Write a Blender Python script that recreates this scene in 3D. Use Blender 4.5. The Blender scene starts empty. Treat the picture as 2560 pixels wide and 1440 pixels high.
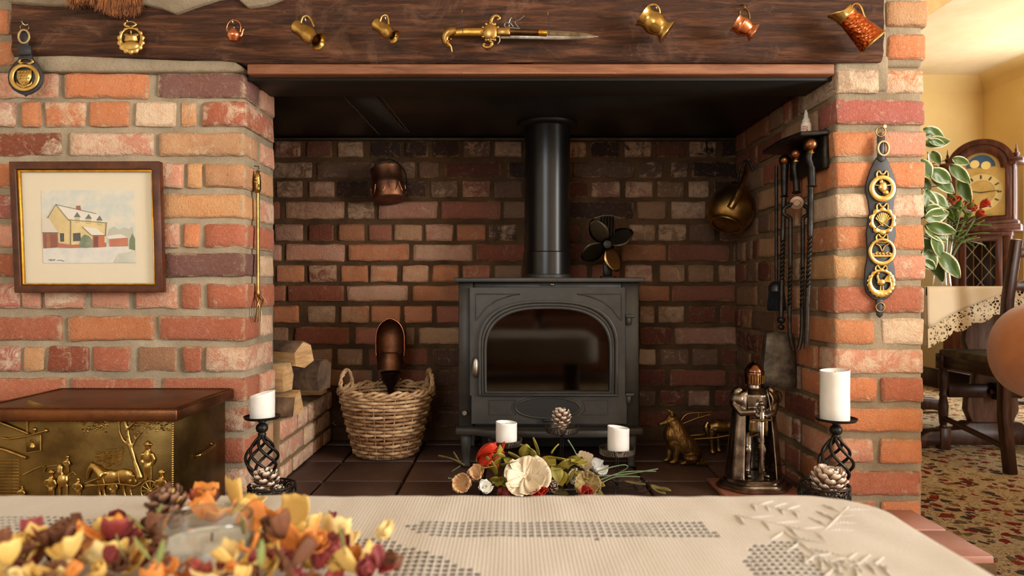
import bpy, bmesh, math, random
from mathutils import Vector, Matrix, noise
random.seed(7)
R = random.Random(11)
PI = math.pi
scene = bpy.context.scene
COL = scene.collection

# ------------------------------------------------------------------ camera, world, lights, exposure
F = 1750.0            # focal length in pixels of the 2560 px wide frame
CX, CY = 1280.0, 716.0
EYE = 0.75            # eye height above the carpet
cam_d = bpy.data.cameras.new('camera'); cam = bpy.data.objects.new('camera', cam_d); COL.objects.link(cam)
cam.location = (0, 0, EYE); cam.rotation_euler = (PI/2, 0, 0)
cam_d.sensor_width = 36; cam_d.lens = F/2560*36; cam_d.shift_y = (CY-720)/2560
cam_d.clip_start = 0.01
cam_d.dof.use_dof = True; cam_d.dof.focus_distance = 1.9; cam_d.dof.aperture_fstop = 5.0
scene.camera = cam
scene.view_settings.view_transform = 'Standard'; scene.view_settings.look = 'None'
scene.view_settings.gamma = 1; scene.view_settings.use_curve_mapping = False
scene.view_settings.exposure = -0.10
scene.cycles.use_denoising = True
scene.cycles.max_bounces = 7; scene.cycles.diffuse_bounces = 4; scene.cycles.glossy_bounces = 4
scene.cycles.transmission_bounces = 6; scene.cycles.transparent_max_bounces = 24
scene.cycles.sample_clamp_indirect = 6; scene.cycles.caustics_reflective = False; scene.cycles.caustics_refractive = False

wd = bpy.data.worlds.new('world'); scene.world = wd; wd.use_nodes = True
wd.node_tree.nodes['Background'].inputs[0].default_value = (0.75, 0.85, 1.0, 1)
wd.node_tree.nodes['Background'].inputs[1].default_value = 0.6

def area(name, loc, target, sx, sy, power, col):
    l = bpy.data.lights.new(name, 'AREA'); l.shape = 'RECTANGLE'; l.size = sx; l.size_y = sy
    l.energy = power; l.color = col
    o = bpy.data.objects.new(name, l); COL.objects.link(o); o.location = loc
    o.rotation_euler = (Vector(target)-Vector(loc)).to_track_quat('-Z', 'Y').to_euler()
    return o
ROOM_R, ROOM_B, ROOM_L, ROOM_BACK, CEIL = 3.63, 5.40, -2.6, -2.4, 2.35
# daylight coming in through the windows of the room
area('daylight_side_window', (ROOM_R-0.03, -0.35, 1.50), (0.0, -0.35, 1.50), 1.30, 1.9, 240, (1.0, 0.985, 0.965))
area('daylight_rear_window', (-0.9, ROOM_BACK+0.03, 1.45), (-0.9, 2, 1.45), 1.3, 2.2, 75, (0.92, 0.96, 1.0))
area('daylight_dining_window', (ROOM_R-0.03, 4.10, 1.35), (0, 4.10, 1.35), 1.5, 1.6, 58, (1.0, 0.97, 0.92))

# ------------------------------------------------------------------ helpers
def px(x, Y): return (x-CX)*Y/F
def pz(y, Y): return EYE-(y-CY)*Y/F
def P(x, y, Y): return Vector((px(x, Y), Y, pz(y, Y)))
def lin(c):
    out = []
    for v in c[:3]:
        v = v/255.0
        out.append(v/12.92 if v <= 0.04045 else ((v+0.055)/1.055)**2.4)
    return tuple(out)+(1.0,)

class NT:
    def __init__(s, name):
        s.m = bpy.data.materials.new(name); s.m.use_nodes = True
        s.t = s.m.node_tree; s.b = s.t.nodes['Principled BSDF']; s.o = s.t.nodes['Material Output']
    def n(s, typ, **kw):
        nd = s.t.nodes.new(typ)
        for k, v in kw.items(): setattr(nd, k, v)
        return nd
    def l(s, a, b): s.t.links.new(a, b)
    def coord(s, kind='Object', scale=(1, 1, 1), rot=(0, 0, 0)):
        if kind == 'World': src = s.n('ShaderNodeNewGeometry').outputs['Position']
        else: src = s.n('ShaderNodeTexCoord').outputs[kind]
        mp = s.n('ShaderNodeMapping'); mp.inputs['Scale'].default_value = scale; mp.inputs['Rotation'].default_value = rot
        s.l(src, mp.inputs[0]); return mp.outputs[0]
    def noise(s, co, scale, detail=4, rough=.6, dist=0):
        nd = s.n('ShaderNodeTexNoise'); nd.inputs['Scale'].default_value = scale; nd.inputs['Detail'].default_value = detail
        nd.inputs['Roughness'].default_value = rough; nd.inputs['Distortion'].default_value = dist
        s.l(co, nd.inputs['Vector']); return nd.outputs['Fac']
    def vor(s, co, scale, feature='F1', rnd=1):
        nd = s.n('ShaderNodeTexVoronoi'); nd.feature = feature; nd.inputs['Scale'].default_value = scale
        nd.inputs['Randomness'].default_value = rnd; s.l(co, nd.inputs['Vector']); return nd
    def ramp(s, f, stops, interp='LINEAR'):
        nd = s.n('ShaderNodeValToRGB'); cr = nd.color_ramp; cr.interpolation = interp
        while len(cr.elements) < len(stops): cr.elements.new(0.5)
        for e, (p, c) in zip(cr.elements, stops):
            e.position = p; e.color = c if len(c) == 4 else lin(c)
        s.l(f, nd.inputs[0]); return nd.outputs[0]
    def math(s, op, a, b=None, c=None, clamp=False):
        nd = s.n('ShaderNodeMath', operation=op); nd.use_clamp = clamp
        for i, v in enumerate((a, b, c)):
            if v is None: continue
            if isinstance(v, (int, float)): nd.inputs[i].default_value = v
            else: s.l(v, nd.inputs[i])
        return nd.outputs[0]
    def mix(s, f, a, b, mode='MIX'):
        nd = s.n('ShaderNodeMix', data_type='RGBA', blend_type=mode)
        for i, v in ((0, f), (6, a), (7, b)):
            if isinstance(v, (int, float)): nd.inputs[i].default_value = v
            elif isinstance(v, tuple): nd.inputs[i].default_value = v if len(v) == 4 else lin(v)
            else: s.l(v, nd.inputs[i])
        return nd.outputs[2]
    def bump(s, h, strength=.5, dist=.002):
        nd = s.n('ShaderNodeBump'); nd.inputs['Strength'].default_value = strength; nd.inputs['Distance'].default_value = dist
        s.l(h, nd.inputs['Height']); s.l(nd.outputs[0], s.b.inputs['Normal']); return nd
    def set(s, **kw):
        for k, v in kw.items():
            k = {'rough': 'Roughness', 'metal': 'Metallic', 'col': 'Base Color', 'spec': 'Specular IOR Level', 'coat': 'Coat Weight',
                 'trans': 'Transmission Weight', 'ior': 'IOR', 'alpha': 'Alpha', 'sheen': 'Sheen Weight', 'sss': 'Subsurface Weight'}[k]
            i = s.b.inputs[k]
            if isinstance(v, tuple): i.default_value = v if len(v) == 4 else lin(v)
            elif isinstance(v, (int, float)): i.default_value = v
            else: s.l(v, i)
        return s

MATS = {}
def mat(name, c1, c2=None, rough=.5, metal=0.0, ns=12, bump=0.0, bs=80, bd=.0015, stretch=(1, 1, 1), lo=.35, hi=.65, spec=.5, coat=0, coord='Object', sss=0, dist=0, bdet=4):
    if name in MATS: return MATS[name]
    t = NT(name); co = t.coord(coord, stretch)
    if c2 is not None: t.set(col=t.ramp(t.noise(co, ns, 5, .6, dist), [(lo, c1), (hi, c2)]))
    else: t.set(col=c1)
    t.set(rough=rough, metal=metal, spec=spec, coat=coat, sss=sss)
    if sss: t.b.inputs['Subsurface Radius'].default_value = (.01, .008, .006)
    if bump: t.bump(t.noise(co, bs, bdet, .6), bump, bd)
    MATS[name] = t.m; return t.m

class MB:
    """collects shapes; build() links them as ONE mesh object"""
    def __init__(s): s.v = []; s.f = []; s.M = Matrix()
    def add(s, vs, fs, M=None):
        o = len(s.v); T = s.M @ M if M is not None else s.M
        s.v += [tuple(T @ Vector(p)) for p in vs]; s.f += [tuple(i+o for i in f) for f in fs]; return s
    def box(s, c, d, M=None):
        x, y, z = c; a, b, e = d[0]/2, d[1]/2, d[2]/2
        vs = [(x+i*a, y+j*b, z+k*e) for i in (-1, 1) for j in (-1, 1) for k in (-1, 1)]
        return s.add(vs, [(0, 1, 3, 2), (4, 6, 7, 5), (0, 4, 5, 1), (2, 3, 7, 6), (0, 2, 6, 4), (1, 5, 7, 3)], M)
    def lathe(s, prof, n=24, M=None, cap=True, arc=2*PI):
        vs = []; fs = []; m = len(prof); full = abs(arc-2*PI) < 1e-6; nn = n if full else n+1
        for i in range(nn):
            a = arc*i/n
            for r, z in prof: vs.append((r*math.cos(a), r*math.sin(a), z))
        for i in range(n):
            j = (i+1) % nn
            for k in range(m-1): fs.append((i*m+k, j*m+k, j*m+k+1, i*m+k+1))
        if cap and full:
            if prof[0][0] > 1e-5: fs.append(tuple(i*m for i in range(n))[::-1])
            if prof[-1][0] > 1e-5: fs.append(tuple(i*m+m-1 for i in range(n)))
        return s.add(vs, fs, M)
    def tube(s, pts, r, n=8, closed=False, M=None, flat=1.0):
        pts = [Vector(p) for p in pts]; L = len(pts); vs = []; fs = []
        if n in (5, 6, 7): n = 8
        rr = [r]*L if isinstance(r, (int, float)) else list(r)
        up = None
        for i, p in enumerate(pts):
            if closed: t = pts[(i+1) % L]-pts[i-1]
            else: t = pts[min(i+1, L-1)]-pts[max(i-1, 0)]
            if t.length < 1e-9: t = Vector((0, 0, 1))
            t.normalize()
            if up is None:
                up = t.orthogonal().normalized()
                if flat != 1.0 and abs(t.y) < .9: up = (Vector((0, 1, 0))-t*t.y).normalized()
            up = (up-t*up.dot(t)); up = up.normalized() if up.length > 1e-6 else t.orthogonal().normalized()
            w = t.cross(up)
            for k in range(n):
                a = 2*PI*k/n; vs.append(tuple(p+(up*math.cos(a)*flat+w*math.sin(a))*rr[i]))
        for i in range(L if closed else L-1):
            j = (i+1) % L
            for k in range(n): fs.append((i*n+k, i*n+(k+1) % n, j*n+(k+1) % n, j*n+k))
        if not closed: fs.append(tuple(range(n))[::-1]); fs.append(tuple((L-1)*n+k for k in range(n)))
        return s.add(vs, fs, M)
    def prism(s, poly, y0, y1, M=None):
        """polygon of (x, z) extruded from y0 to y1"""
        n = len(poly)
        vs = [(x, y0, z) for x, z in poly]+[(x, y1, z) for x, z in poly]
        return s.add(vs, [tuple(range(n)), tuple(range(2*n-1, n-1, -1))]+[(i, (i+1) % n, n+(i+1) % n, n+i) for i in range(n)], M)
    def ring(s, outer, inner, y0, y1, M=None):
        """plate with a hole: two (x, z) loops of equal length"""
        n = len(outer)
        vs = [(x, y0, z) for x, z in outer]+[(x, y0, z) for x, z in inner]+[(x, y1, z) for x, z in outer]+[(x, y1, z) for x, z in inner]
        fs = []
        for i in range(n):
            j = (i+1) % n
            fs += [(i, j, n+j, n+i), (2*n+i, 3*n+i, 3*n+j, 2*n+j), (i, 2*n+i, 2*n+j, j), (n+i, n+j, 3*n+j, 3*n+i)]
        return s.add(vs, fs, M)
    def ball(s, c, r, nu=14, nv=9, M=None):
        r = (r, r, r) if isinstance(r, (int, float)) else r
        vs = []; fs = []
        for j in range(1, nv):
            b = PI*j/nv
            for i in range(nu):
                a = 2*PI*i/nu; vs.append((c[0]+r[0]*math.sin(b)*math.cos(a), c[1]+r[1]*math.sin(b)*math.sin(a), c[2]+r[2]*math.cos(b)))
        t = len(vs); vs += [(c[0], c[1], c[2]+r[2]), (c[0], c[1], c[2]-r[2])]
        for j in range(nv-2):
            for i in range(nu): fs.append((j*nu+i, (j+1)*nu+i, (j+1)*nu+(i+1) % nu, j*nu+(i+1) % nu))
        for i in range(nu): fs.append((t, i, (i+1) % nu)); fs.append((t+1, (nv-2)*nu+(i+1) % nu, (nv-2)*nu+i))
        return s.add(vs, fs, M)
    def sheet(s, grid, closed_u=False, M=None):
        """rows of points -> quads"""
        nr, nc = len(grid), len(grid[0]); vs = [p for row in grid for p in row]; fs = []
        for i in range(nr-1):
            for j in range(nc if closed_u else nc-1):
                k = (j+1) % nc; fs.append((i*nc+j, i*nc+k, (i+1)*nc+k, (i+1)*nc+j))
        return s.add(vs, fs, M)
    def mesh(s, name, bevel=0, seg=1, smooth=True, angle=38, normals=True):
        me = bpy.data.meshes.new(name); me.from_pydata(s.v, [], s.f); me.validate()
        bm = bmesh.new(); bm.from_mesh(me)
        if normals: bmesh.ops.recalc_face_normals(bm, faces=bm.faces)
        if bevel:
            ed = [e for e in bm.edges if len(e.link_faces) == 2 and e.calc_face_angle(0) > .6]
            bmesh.ops.bevel(bm, geom=ed, offset=bevel, segments=seg, profile=.5, affect='EDGES', clamp_overlap=True)
        bm.to_mesh(me); bm.free()
        if smooth:
            me.polygons.foreach_set('use_smooth', [True]*len(me.polygons)); me.set_sharp_from_angle(angle=math.radians(angle))
        return me
    def build(s, name, material, parent=None, bevel=0, seg=1, smooth=True, angle=50, thick=0, remesh=0, normals=True, lap=0):
        o = link(name, s.mesh(name, bevel, seg, smooth, angle, normals), material, parent)
        if thick: md = o.modifiers.new('solid', 'SOLIDIFY'); md.thickness = thick; md.offset = 0
        if remesh:
            md = o.modifiers.new('remesh', 'REMESH'); md.mode = 'VOXEL'; md.voxel_size = remesh; md.use_smooth_shade = True
            if lap: md = o.modifiers.new('smooth', 'SMOOTH'); md.iterations = lap; md.factor = .5
        return o

def link(name, me, material, parent=None):
    o = bpy.data.objects.new(name, me); COL.objects.link(o)
    if material is not None and not me.materials: me.materials.append(material)
    if parent is not None: o.parent = parent
    return o
def thing(name, label, cat, loc=(0, 0, 0), rz=0, group=None, rot=None):
    o = bpy.data.objects.new(name, None); COL.objects.link(o); o.empty_display_size = .05
    o.location = loc; o.rotation_euler = rot if rot else (0, 0, rz)
    return tag(o, label, cat, group)
def tag(o, label, cat, group=None, kind=None):
    o['label'] = label; o['category'] = cat
    if group: o['group'] = group
    if kind: o['kind'] = kind
    return o
def struct(o, label=None):
    o['kind'] = 'structure'
    if label: o['label'] = label
    return o
def dup(root, loc=None, rz=None, label=None, rot=None, scale=None):
    def cp(o, par):
        c = o.copy(); COL.objects.link(c); c.parent = par
        for ch in o.children: cp(ch, c)
        return c
    r = cp(root, None)
    if loc is not None: r.location = loc
    if rz is not None: r.rotation_euler = (0, 0, rz)
    if rot is not None: r.rotation_euler = rot
    if scale: r.scale = (scale,)*3
    if label: r['label'] = label
    return r
def TR(loc=(0, 0, 0), rot=(0, 0, 0), sc=(1, 1, 1)):
    from mathutils import Euler
    return Matrix.LocRotScale(Vector(loc), Euler(rot), Vector(sc))
def axis(p0, p1, roll=0):
    """matrix that puts local z along p0->p1, origin at p0"""
    d = Vector(p1)-Vector(p0)
    return Matrix.Translation(Vector(p0)) @ d.to_track_quat('Z', 'Y').to_matrix().to_4x4() @ Matrix.Rotation(roll, 4, 'Z')
def circ(cx, cz, r, n=32, a0=0, rz=None): return [(cx+r*math.cos(a0+2*PI*i/n), cz+(rz or r)*math.sin(a0+2*PI*i/n)) for i in range(n)]
def smooth_path(pts, k=6):
    """catmull-rom through the points"""
    pts = [Vector(p) for p in pts]; out = []
    for i in range(len(pts)-1):
        a, b, c, d = pts[max(i-1, 0)], pts[i], pts[i+1], pts[min(i+2, len(pts)-1)]
        for j in range(k):
            t = j/k; out.append(.5*((2*b)+(c-a)*t+(2*a-5*b+4*c-d)*t*t+(3*b-a-3*c+d)*t**3))
    out.append(pts[-1]); return out
def helix(p0, p1, r, turns, n): 
    M = axis(p0, p1); L = (Vector(p1)-Vector(p0)).length
    return [M @ Vector((r*math.cos(2*PI*turns*i/n), r*math.sin(2*PI*turns*i/n), L*i/n)) for i in range(n+1)]
# ------------------------------------------------------------------ materials
def brick_material(name, patchcol, sootcol, edgecol, rough=.85):
    t = NT(name); oi = t.n('ShaderNodeObjectInfo'); co = t.coord('World')
    a = t.noise(co, 14, 5, .65); b = t.noise(co, 45, 6, .7, .4); c = t.noise(co, 260, 3, .6)
    base = t.mix(t.ramp(a, [(.3, (0, 0, 0, 1)), (.7, (1, 1, 1, 1))]), oi.outputs['Color'], t.mix(1.0, oi.outputs['Color'], (.95, .80, .70, 1), 'MULTIPLY'))
    base = t.mix(t.math('MULTIPLY', t.ramp(c, [(.42, (0, 0, 0, 1)), (.75, (1, 1, 1, 1))]), .35), base, t.mix(1.0, base, (.45, .4, .38, 1), 'MULTIPLY'))
    # pale lime and paint residue; the object's alpha says how much of this brick is covered
    thr = t.math('SUBTRACT', .72, t.math('MULTIPLY', oi.outputs['Alpha'], .42))
    big = t.noise(co, 22, 6, .75, .9)
    m = t.math('MULTIPLY', t.math('SUBTRACT', big, thr), 9, clamp=True)
    m = t.math('MULTIPLY', m, t.ramp(b, [(.32, (.25, .25, .25, 1)), (.6, (1, 1, 1, 1))]))
    base = t.mix(t.math('MULTIPLY', m, .8), base, patchcol)
    st = t.ramp(t.noise(co, 5, 4, .6), [(.52, (0, 0, 0, 1)), (.78, (1, 1, 1, 1))])
    base = t.mix(t.math('MULTIPLY', st, .35), base, sootcol)
    sk = t.noise(co, 95, 5, .75)
    base = t.mix(t.math('MULTIPLY', t.ramp(sk, [(.55, (0, 0, 0, 1)), (.72, (1, 1, 1, 1))]), .45), base, t.mix(.5, base, patchcol))
    base = t.mix(t.math('MULTIPLY', t.ramp(sk, [(.28, (1, 1, 1, 1)), (.42, (0, 0, 0, 1))]), .5), base, t.mix(1.0, base, (.42, .36, .34, 1), 'MULTIPLY'))
    # mortar smeared over the arrises of each brick
    tc_ = t.n('ShaderNodeTexCoord'); sg = t.n('ShaderNodeSeparateXYZ'); t.l(tc_.outputs['Generated'], sg.inputs[0]); sn = t.n('ShaderNodeSeparateXYZ'); t.l(tc_.outputs['Normal'], sn.inputs[0])
    ed = lambda k: t.math('SUBTRACT', .5, t.math('ABSOLUTE', t.math('SUBTRACT', sg.outputs[k], .5)))
    isx = t.math('GREATER_THAN', t.math('ABSOLUTE', sn.outputs[0]), .6)
    dx = t.math('ADD', t.math('MULTIPLY', ed(0), t.math('MULTIPLY', t.math('SUBTRACT', 1, isx), 2.4)), t.math('MULTIPLY', t.math('MULTIPLY', ed(1), 1.6), isx))
    e = t.math('ADD', t.math('MINIMUM', dx, ed(2)), t.math('MULTIPLY', t.math('SUBTRACT', t.noise(co, 38, 6, .75, .6), .5), .55))
    em = t.ramp(e, [(.02, (1, 1, 1, 1)), (.13, (0, 0, 0, 1))])
    base = t.mix(t.math('MULTIPLY', em, .62), base, edgecol)
    h = t.math('ADD', t.math('MULTIPLY', b, .5), t.math('ADD', t.math('MULTIPLY', c, .5), t.math('ADD', t.math('MULTIPLY', sk, .5), t.math('SUBTRACT', t.math('MULTIPLY', m, .2), t.math('MULTIPLY', em, .5)))))
    t.bump(h, .85, .006); t.set(col=base, rough=rough, spec=.25)
    return t.m
M_BRICK = brick_material('brick_face', (226, 205, 176), (120, 78, 58), (196, 172, 140))
M_BRICKB = brick_material('brick_sooty', (186, 150, 120), (45, 30, 24), (150, 112, 80))
def mortar_material(name, c1, c2):
    t = NT(name); co = t.coord('World')
    a = t.noise(co, 9, 5, .6); g = t.noise(co, 420, 3, .7); l = t.noise(co, 60, 5, .7)
    col = t.ramp(a, [(.3, c1), (.7, c2)])
    col = t.mix(t.math('MULTIPLY', t.ramp(g, [(.4, (0, 0, 0, 1)), (.7, (1, 1, 1, 1))]), .35), col, t.mix(1.0, col, (.5, .46, .42, 1), 'MULTIPLY'))
    t.bump(t.math('ADD', t.math('MULTIPLY', g, .5), l), .9, .006); t.set(col=col, rough=.95, spec=.15)
    return t.m
M_MORTAR = mortar_material('mortar', (146, 131, 108), (184, 169, 144))
M_MORTARB = mortar_material('mortar_sooty', (66, 48, 33), (104, 78, 52))
M_MORTARR = mortar_material('mortar_reveal', (112, 88, 62), (150, 124, 92))
def wood_material(name, dark, mid, light, axis_scale=(1, 8, 8), rough=.6, bump=.5, dust=0, ns=6):
    t = NT(name); co = t.coord('World' if dust else 'Object', axis_scale)
    a = t.noise(co, ns, 8, .65, .6); b = t.noise(co, ns*7, 4, .6)
    col = t.ramp(a, [(.3, dark), (.5, mid), (.72, light)])
    col = t.mix(t.math('MULTIPLY', b, .5), col, t.mix(1.0, col, (.45, .4, .36, 1), 'MULTIPLY'))
    if dust:
        w = t.coord('World')
        d = t.math('MULTIPLY', t.ramp(t.noise(w, 7, 6, .75, .8), [(.56, (0, 0, 0, 1)), (.74, (1, 1, 1, 1))]), dust)
        col = t.mix(d, col, (168, 126, 100))
    t.bump(t.math('ADD', a, t.math('MULTIPLY', b, .6)), bump, .006 if dust else .001); t.set(col=col, rough=rough, spec=.35)
    return t.m
M_BEAM = wood_material('old_oak', (34, 20, 12), (80, 48, 30), (136, 88, 58), (.9, 11, 11), .55, 1.0, .38, 6)
M_BATTEN = wood_material('batten_wood', (104, 62, 40), (142, 92, 62), (164, 114, 82), (1, 9, 9), .55, .3)
M_DARKOAK = wood_material('dark_oak', (36, 20, 14), (60, 34, 24), (92, 56, 42), (6, 6, 1), .38, .3)
M_MAHOG = wood_material('mahogany', (50, 24, 13), (74, 37, 20), (104, 56, 30), (5, 5, 1), .3, .2)
M_FRAME = wood_material('frame_wood', (58, 26, 12), (80, 40, 20), (104, 56, 30), (3, 3, 3), .35, .2)
M_IRON = mat('black_iron', (28, 26, 25), (58, 53, 48), .42, .7, 40, .4, 200, .001)
M_STOVE = mat('stove_black', (46, 44, 41), (58, 55, 51), .46, .25, 20, .18, 500, .0006)
M_STOVED = mat('stove_dark', (26, 25, 24), None, .6, .2)
M_PLATE = mat('register_plate', (20, 18, 16), (36, 33, 29), .42, .3, 6, .15, 120, .001)
M_FLUE = mat('flue_black', (22, 21, 20), (30, 28, 26), .28, .3, 10, .05, 300, .0005)
M_BRASS = mat('brass', (204, 174, 108), (164, 130, 68), .28, 1, 20, .12, 120, .0006)
M_BRASSD = mat('brass_old', (186, 152, 92), (132, 98, 52), .34, 1, 14, .2, 160, .0008)
M_BRASSB = mat('box_brass', (128, 104, 58), (82, 62, 32), .45, 1, 9, .25, 240, .0008)
M_COPPER = mat('copper', (226, 152, 112), (190, 116, 78), .27, 1, 16, .1, 90, .0006)
M_COPPERD = mat('copper_old', (140, 94, 68), (86, 58, 42), .5, 1, 14, .2, 120, .0008)
M_STEEL = mat('steel_worn', (170, 160, 146), (120, 112, 100), .36, 1, 40, .15, 200, .0005)
M_SILVER = mat('hook_steel', (190, 186, 178), None, .25, 1)
M_PEWTER = mat('pewter', (172, 160, 146), (104, 92, 82), .27, 1, 30, .2, 90, .0008)
M_LEATHER = mat('black_leather', (24, 24, 28), (40, 40, 46), .5, 0, 40, .4, 300, .0006)
M_WAX = mat('candle_wax', (238, 237, 234), (230, 228, 222), .45, 0, 20, .05, 60, .001, sss=.25)
M_STRAPW = mat('strap_edge', (170, 150, 110), None, .5, .6)
M_GILT = mat('gilt', (214, 160, 60), (180, 126, 40), .32, 1, 60, .1, 200, .0004)
M_WHITE = mat('white_paint', (232, 226, 212), None, .5)
M_WICKER = mat('wicker', (176, 138, 98), (122, 88, 58), .6, 0, 30, .3, 160, .0006)
M_LOG = mat('log_face', (206, 168, 118), (170, 128, 82), .8, 0, 14, .4, 90, .002, (1, 1, 6))
M_BARK = mat('bark', (110, 84, 60), (64, 46, 34), .9, 0, 22, .9, 60, .004)
M_GREEN = mat('stem_green', (120, 140, 100), (90, 112, 76), .6, 0, 30)
M_OLIVE = mat('silk_leaf_olive', (176, 160, 66), (120, 112, 44), .55, 0, 28, .2, 80)
M_DLEAF = mat('silk_leaf_dull', (130, 122, 70), (92, 76, 44), .6, 0, 28, .2, 80)
M_RED = mat('poppy_red', (214, 62, 26), (170, 34, 20), .6, 0, 22, .4, 120)
M_ORANGE = mat('poppy_orange', (232, 120, 50), (206, 70, 30), .6, 0, 22, .4, 120)
M_CREAM = mat('petal_cream', (240, 228, 206), (222, 204, 172), .6, 0, 22, .5, 120)
M_PEACH = mat('petal_peach', (222, 186, 144), (200, 160, 116), .6, 0, 22, .4, 120)
M_CRIM = mat('petal_crimson', (140, 30, 34), (96, 20, 24), .6, 0, 22, .4, 120)
M_CONE = mat('cone_scale', (132, 96, 70), (90, 62, 44), .7, 0, 60, .3, 120)
M_CONEW = mat('cone_tip_white', (232, 222, 208), (176, 150, 126), .7, 0, 90)
M_CONEF = mat('cone_frosted', (206, 182, 158), (150, 116, 90), .6, 0, 120)
def glass_material(name, tint=(1, 1, 1, 1), rough=0.0, base=.045):
    t = NT(name); tr = t.n('ShaderNodeBsdfTransparent'); tr.inputs[0].default_value = tint
    gl = t.n('ShaderNodeBsdfGlossy'); gl.inputs['Roughness'].default_value = rough
    lw = t.n('ShaderNodeLayerWeight'); lw.inputs[0].default_value = .5
    fac = t.math('MULTIPLY_ADD', t.math('POWER', lw.outputs['Facing'], 4), .75, base)
    ms = t.n('ShaderNodeMixShader'); t.l(fac, ms.inputs[0]); t.l(tr.outputs[0], ms.inputs[1]); t.l(gl.outputs[0], ms.inputs[2])
    t.l(ms.outputs[0], t.o.inputs[0]); return t.m
M_GLASS = glass_material('clear_glass', (.985, .99, .985, 1))
# ------------------------------------------------------------------ the setting
FY = 1.75             # plane of the brick front
HZ = 0.195            # top of the raised hearth
BY = 2.536            # back of the recess
LX, RX, PX = -0.668, 0.808, 1.033   # left reveal, right reveal, outer side of the pier

t = NT('carpet'); co = t.coord('World')
wob = t.n('ShaderNodeTexNoise'); wob.inputs['Scale'].default_value = 22; t.l(co, wob.inputs['Vector'])
vm = t.n('ShaderNodeVectorMath', operation='MULTIPLY_ADD'); t.l(wob.outputs['Color'], vm.inputs[0]); vm.inputs[1].default_value = (.06, .06, 0); t.l(co, vm.inputs[2])
v1 = t.vor(vm.outputs[0], 23); v2 = t.vor(vm.outputs[0], 46, 'DISTANCE_TO_EDGE'); v3 = t.vor(vm.outputs[0], 64)
c = t.ramp(t.noise(co, 3, 3), [(.35, (208, 188, 152)), (.65, (192, 168, 128))])
pet = t.ramp(t.n('ShaderNodeSeparateColor').outputs[0], [(0, (1, 1, 1, 1)), (1, (1, 1, 1, 1))])
sp = t.n('ShaderNodeSeparateColor'); t.l(v1.outputs['Color'], sp.inputs[0])
pc = t.ramp(sp.outputs[0], [(0, (132, 34, 26)), (.2, (150, 58, 38)), (.34, (116, 104, 70)), (.5, (70, 66, 62)), (.66, (150, 110, 66)), (.82, (96, 52, 36)), (.95, (168, 150, 120))], 'CONSTANT')
c = t.mix(t.math('LESS_THAN', v1.outputs['Distance'], .40), c, pc)
c = t.mix(t.math('MULTIPLY', t.math('LESS_THAN', v2.outputs['Distance'], .05), .5), c, (64, 42, 30))
sp3 = t.n('ShaderNodeSeparateColor'); t.l(v3.outputs['Color'], sp3.inputs[0])
c = t.mix(t.math('MULTIPLY', t.math('LESS_THAN', v3.outputs['Distance'], .27), t.math('GREATER_THAN', sp3.outputs[1], .45)), c, t.ramp(sp3.outputs[0], [(0, (84, 52, 36)), (.4, (140, 40, 30)), (.6, (92, 92, 84)), (.8, (206, 186, 146))], 'CONSTANT'))
t.bump(t.noise(co, 500, 3), .6, .003); t.set(col=c, rough=.95, spec=.1)
M_CARPET = t.m
M_YWALL = mat('yellow_wall', (232, 202, 138), (226, 194, 128), .85, 0, 3, .1, 200, .001, coord='World')
M_CREAMW = mat('cream_wall', (230, 220, 200), None, .85)
M_CEIL = mat('ceiling_plaster', (228, 208, 170), (218, 194, 150), .9, 0, 4, .35, 14, .006, coord='World')
M_ARTEX = mat('arch_plaster', (206, 172, 116), (186, 146, 92), .85, 0, 12, .5, 20, .01, coord='World')

struct(MB().box((.515, 1.5, -.05), (6.5, 8.0, .1)).build('floor', M_CARPET))
struct(MB().box((.515, 1.5, CEIL+.05), (6.5, 8.0, .1)).build('ceiling', M_CEIL))
struct(MB().box((ROOM_L-.05, 1.5, CEIL/2), (.1, 8.0, CEIL)).build('wall_west', M_CREAMW))
struct(MB().box((.515, ROOM_B+.05, CEIL/2), (6.5, .1, CEIL)).build('wall_north', M_YWALL))
def windowed_wall(name, horiz, at, lo, hi, holes, m):
    """wall with rectangular window openings: holes are (a0, a1, z0, z1)"""
    b = MB(); cuts = sorted(holes); a = lo
    def seg(a0, a1, z0, z1):
        if a1-a0 < 1e-4: return
        c, d = ((a0+a1)/2, (z0+z1)/2), (a1-a0, z1-z0)
        if horiz: b.box((c[0], at, c[1]), (d[0], .1, d[1]))
        else: b.box((at, c[0], c[1]), (.1, d[0], d[1]))
    for a0, a1, z0, z1 in cuts:
        seg(a, a0, 0, CEIL); seg(a0, a1, 0, z0); seg(a0, a1, z1, CEIL); a = a1
    seg(a, hi, 0, CEIL)
    return struct(b.build(name, m, smooth=False))
we = windowed_wall('wall_east', False, ROOM_R+.05, -2.5, 5.5, [(-1.30, .60, .85, 2.15), (3.34, 4.97, .55, 2.15)], M_YWALL)
ws = windowed_wall('wall_south', True, ROOM_BACK-.05, -2.65, 3.68, [(-2.0, .2, .8, 2.1)], M_CREAMW)
def window(name, horiz, at, a0, a1, z0, z1, n):
    b = MB(); w = .05
    def bar(c, d): b.box((c[0], at, c[1]) if horiz else (at, c[0], c[1]), (d[0], .06, d[1]) if horiz else (.06, d[0], d[1]))
    bar(((a0+a1)/2, z0+w/2), (a1-a0, w)); bar(((a0+a1)/2, z1-w/2), (a1-a0, w))
    for i in range(n+1): bar((a0+w/2+(a1-a0-w)*i/n, (z0+z1)/2), (w, z1-z0-2*w))
    o = struct(b.build(name, M_WHITE, smooth=False))
    g = MB(); c = ((a0+a1)/2, (z0+z1)/2); d = (a1-a0-.02, z1-z0-.02)
    g.box((c[0], at, c[1]) if horiz else (at, c[0], c[1]), (d[0], .006, d[1]) if horiz else (.006, d[0], d[1]))
    g.build('pane', M_GLASS, o)
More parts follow.
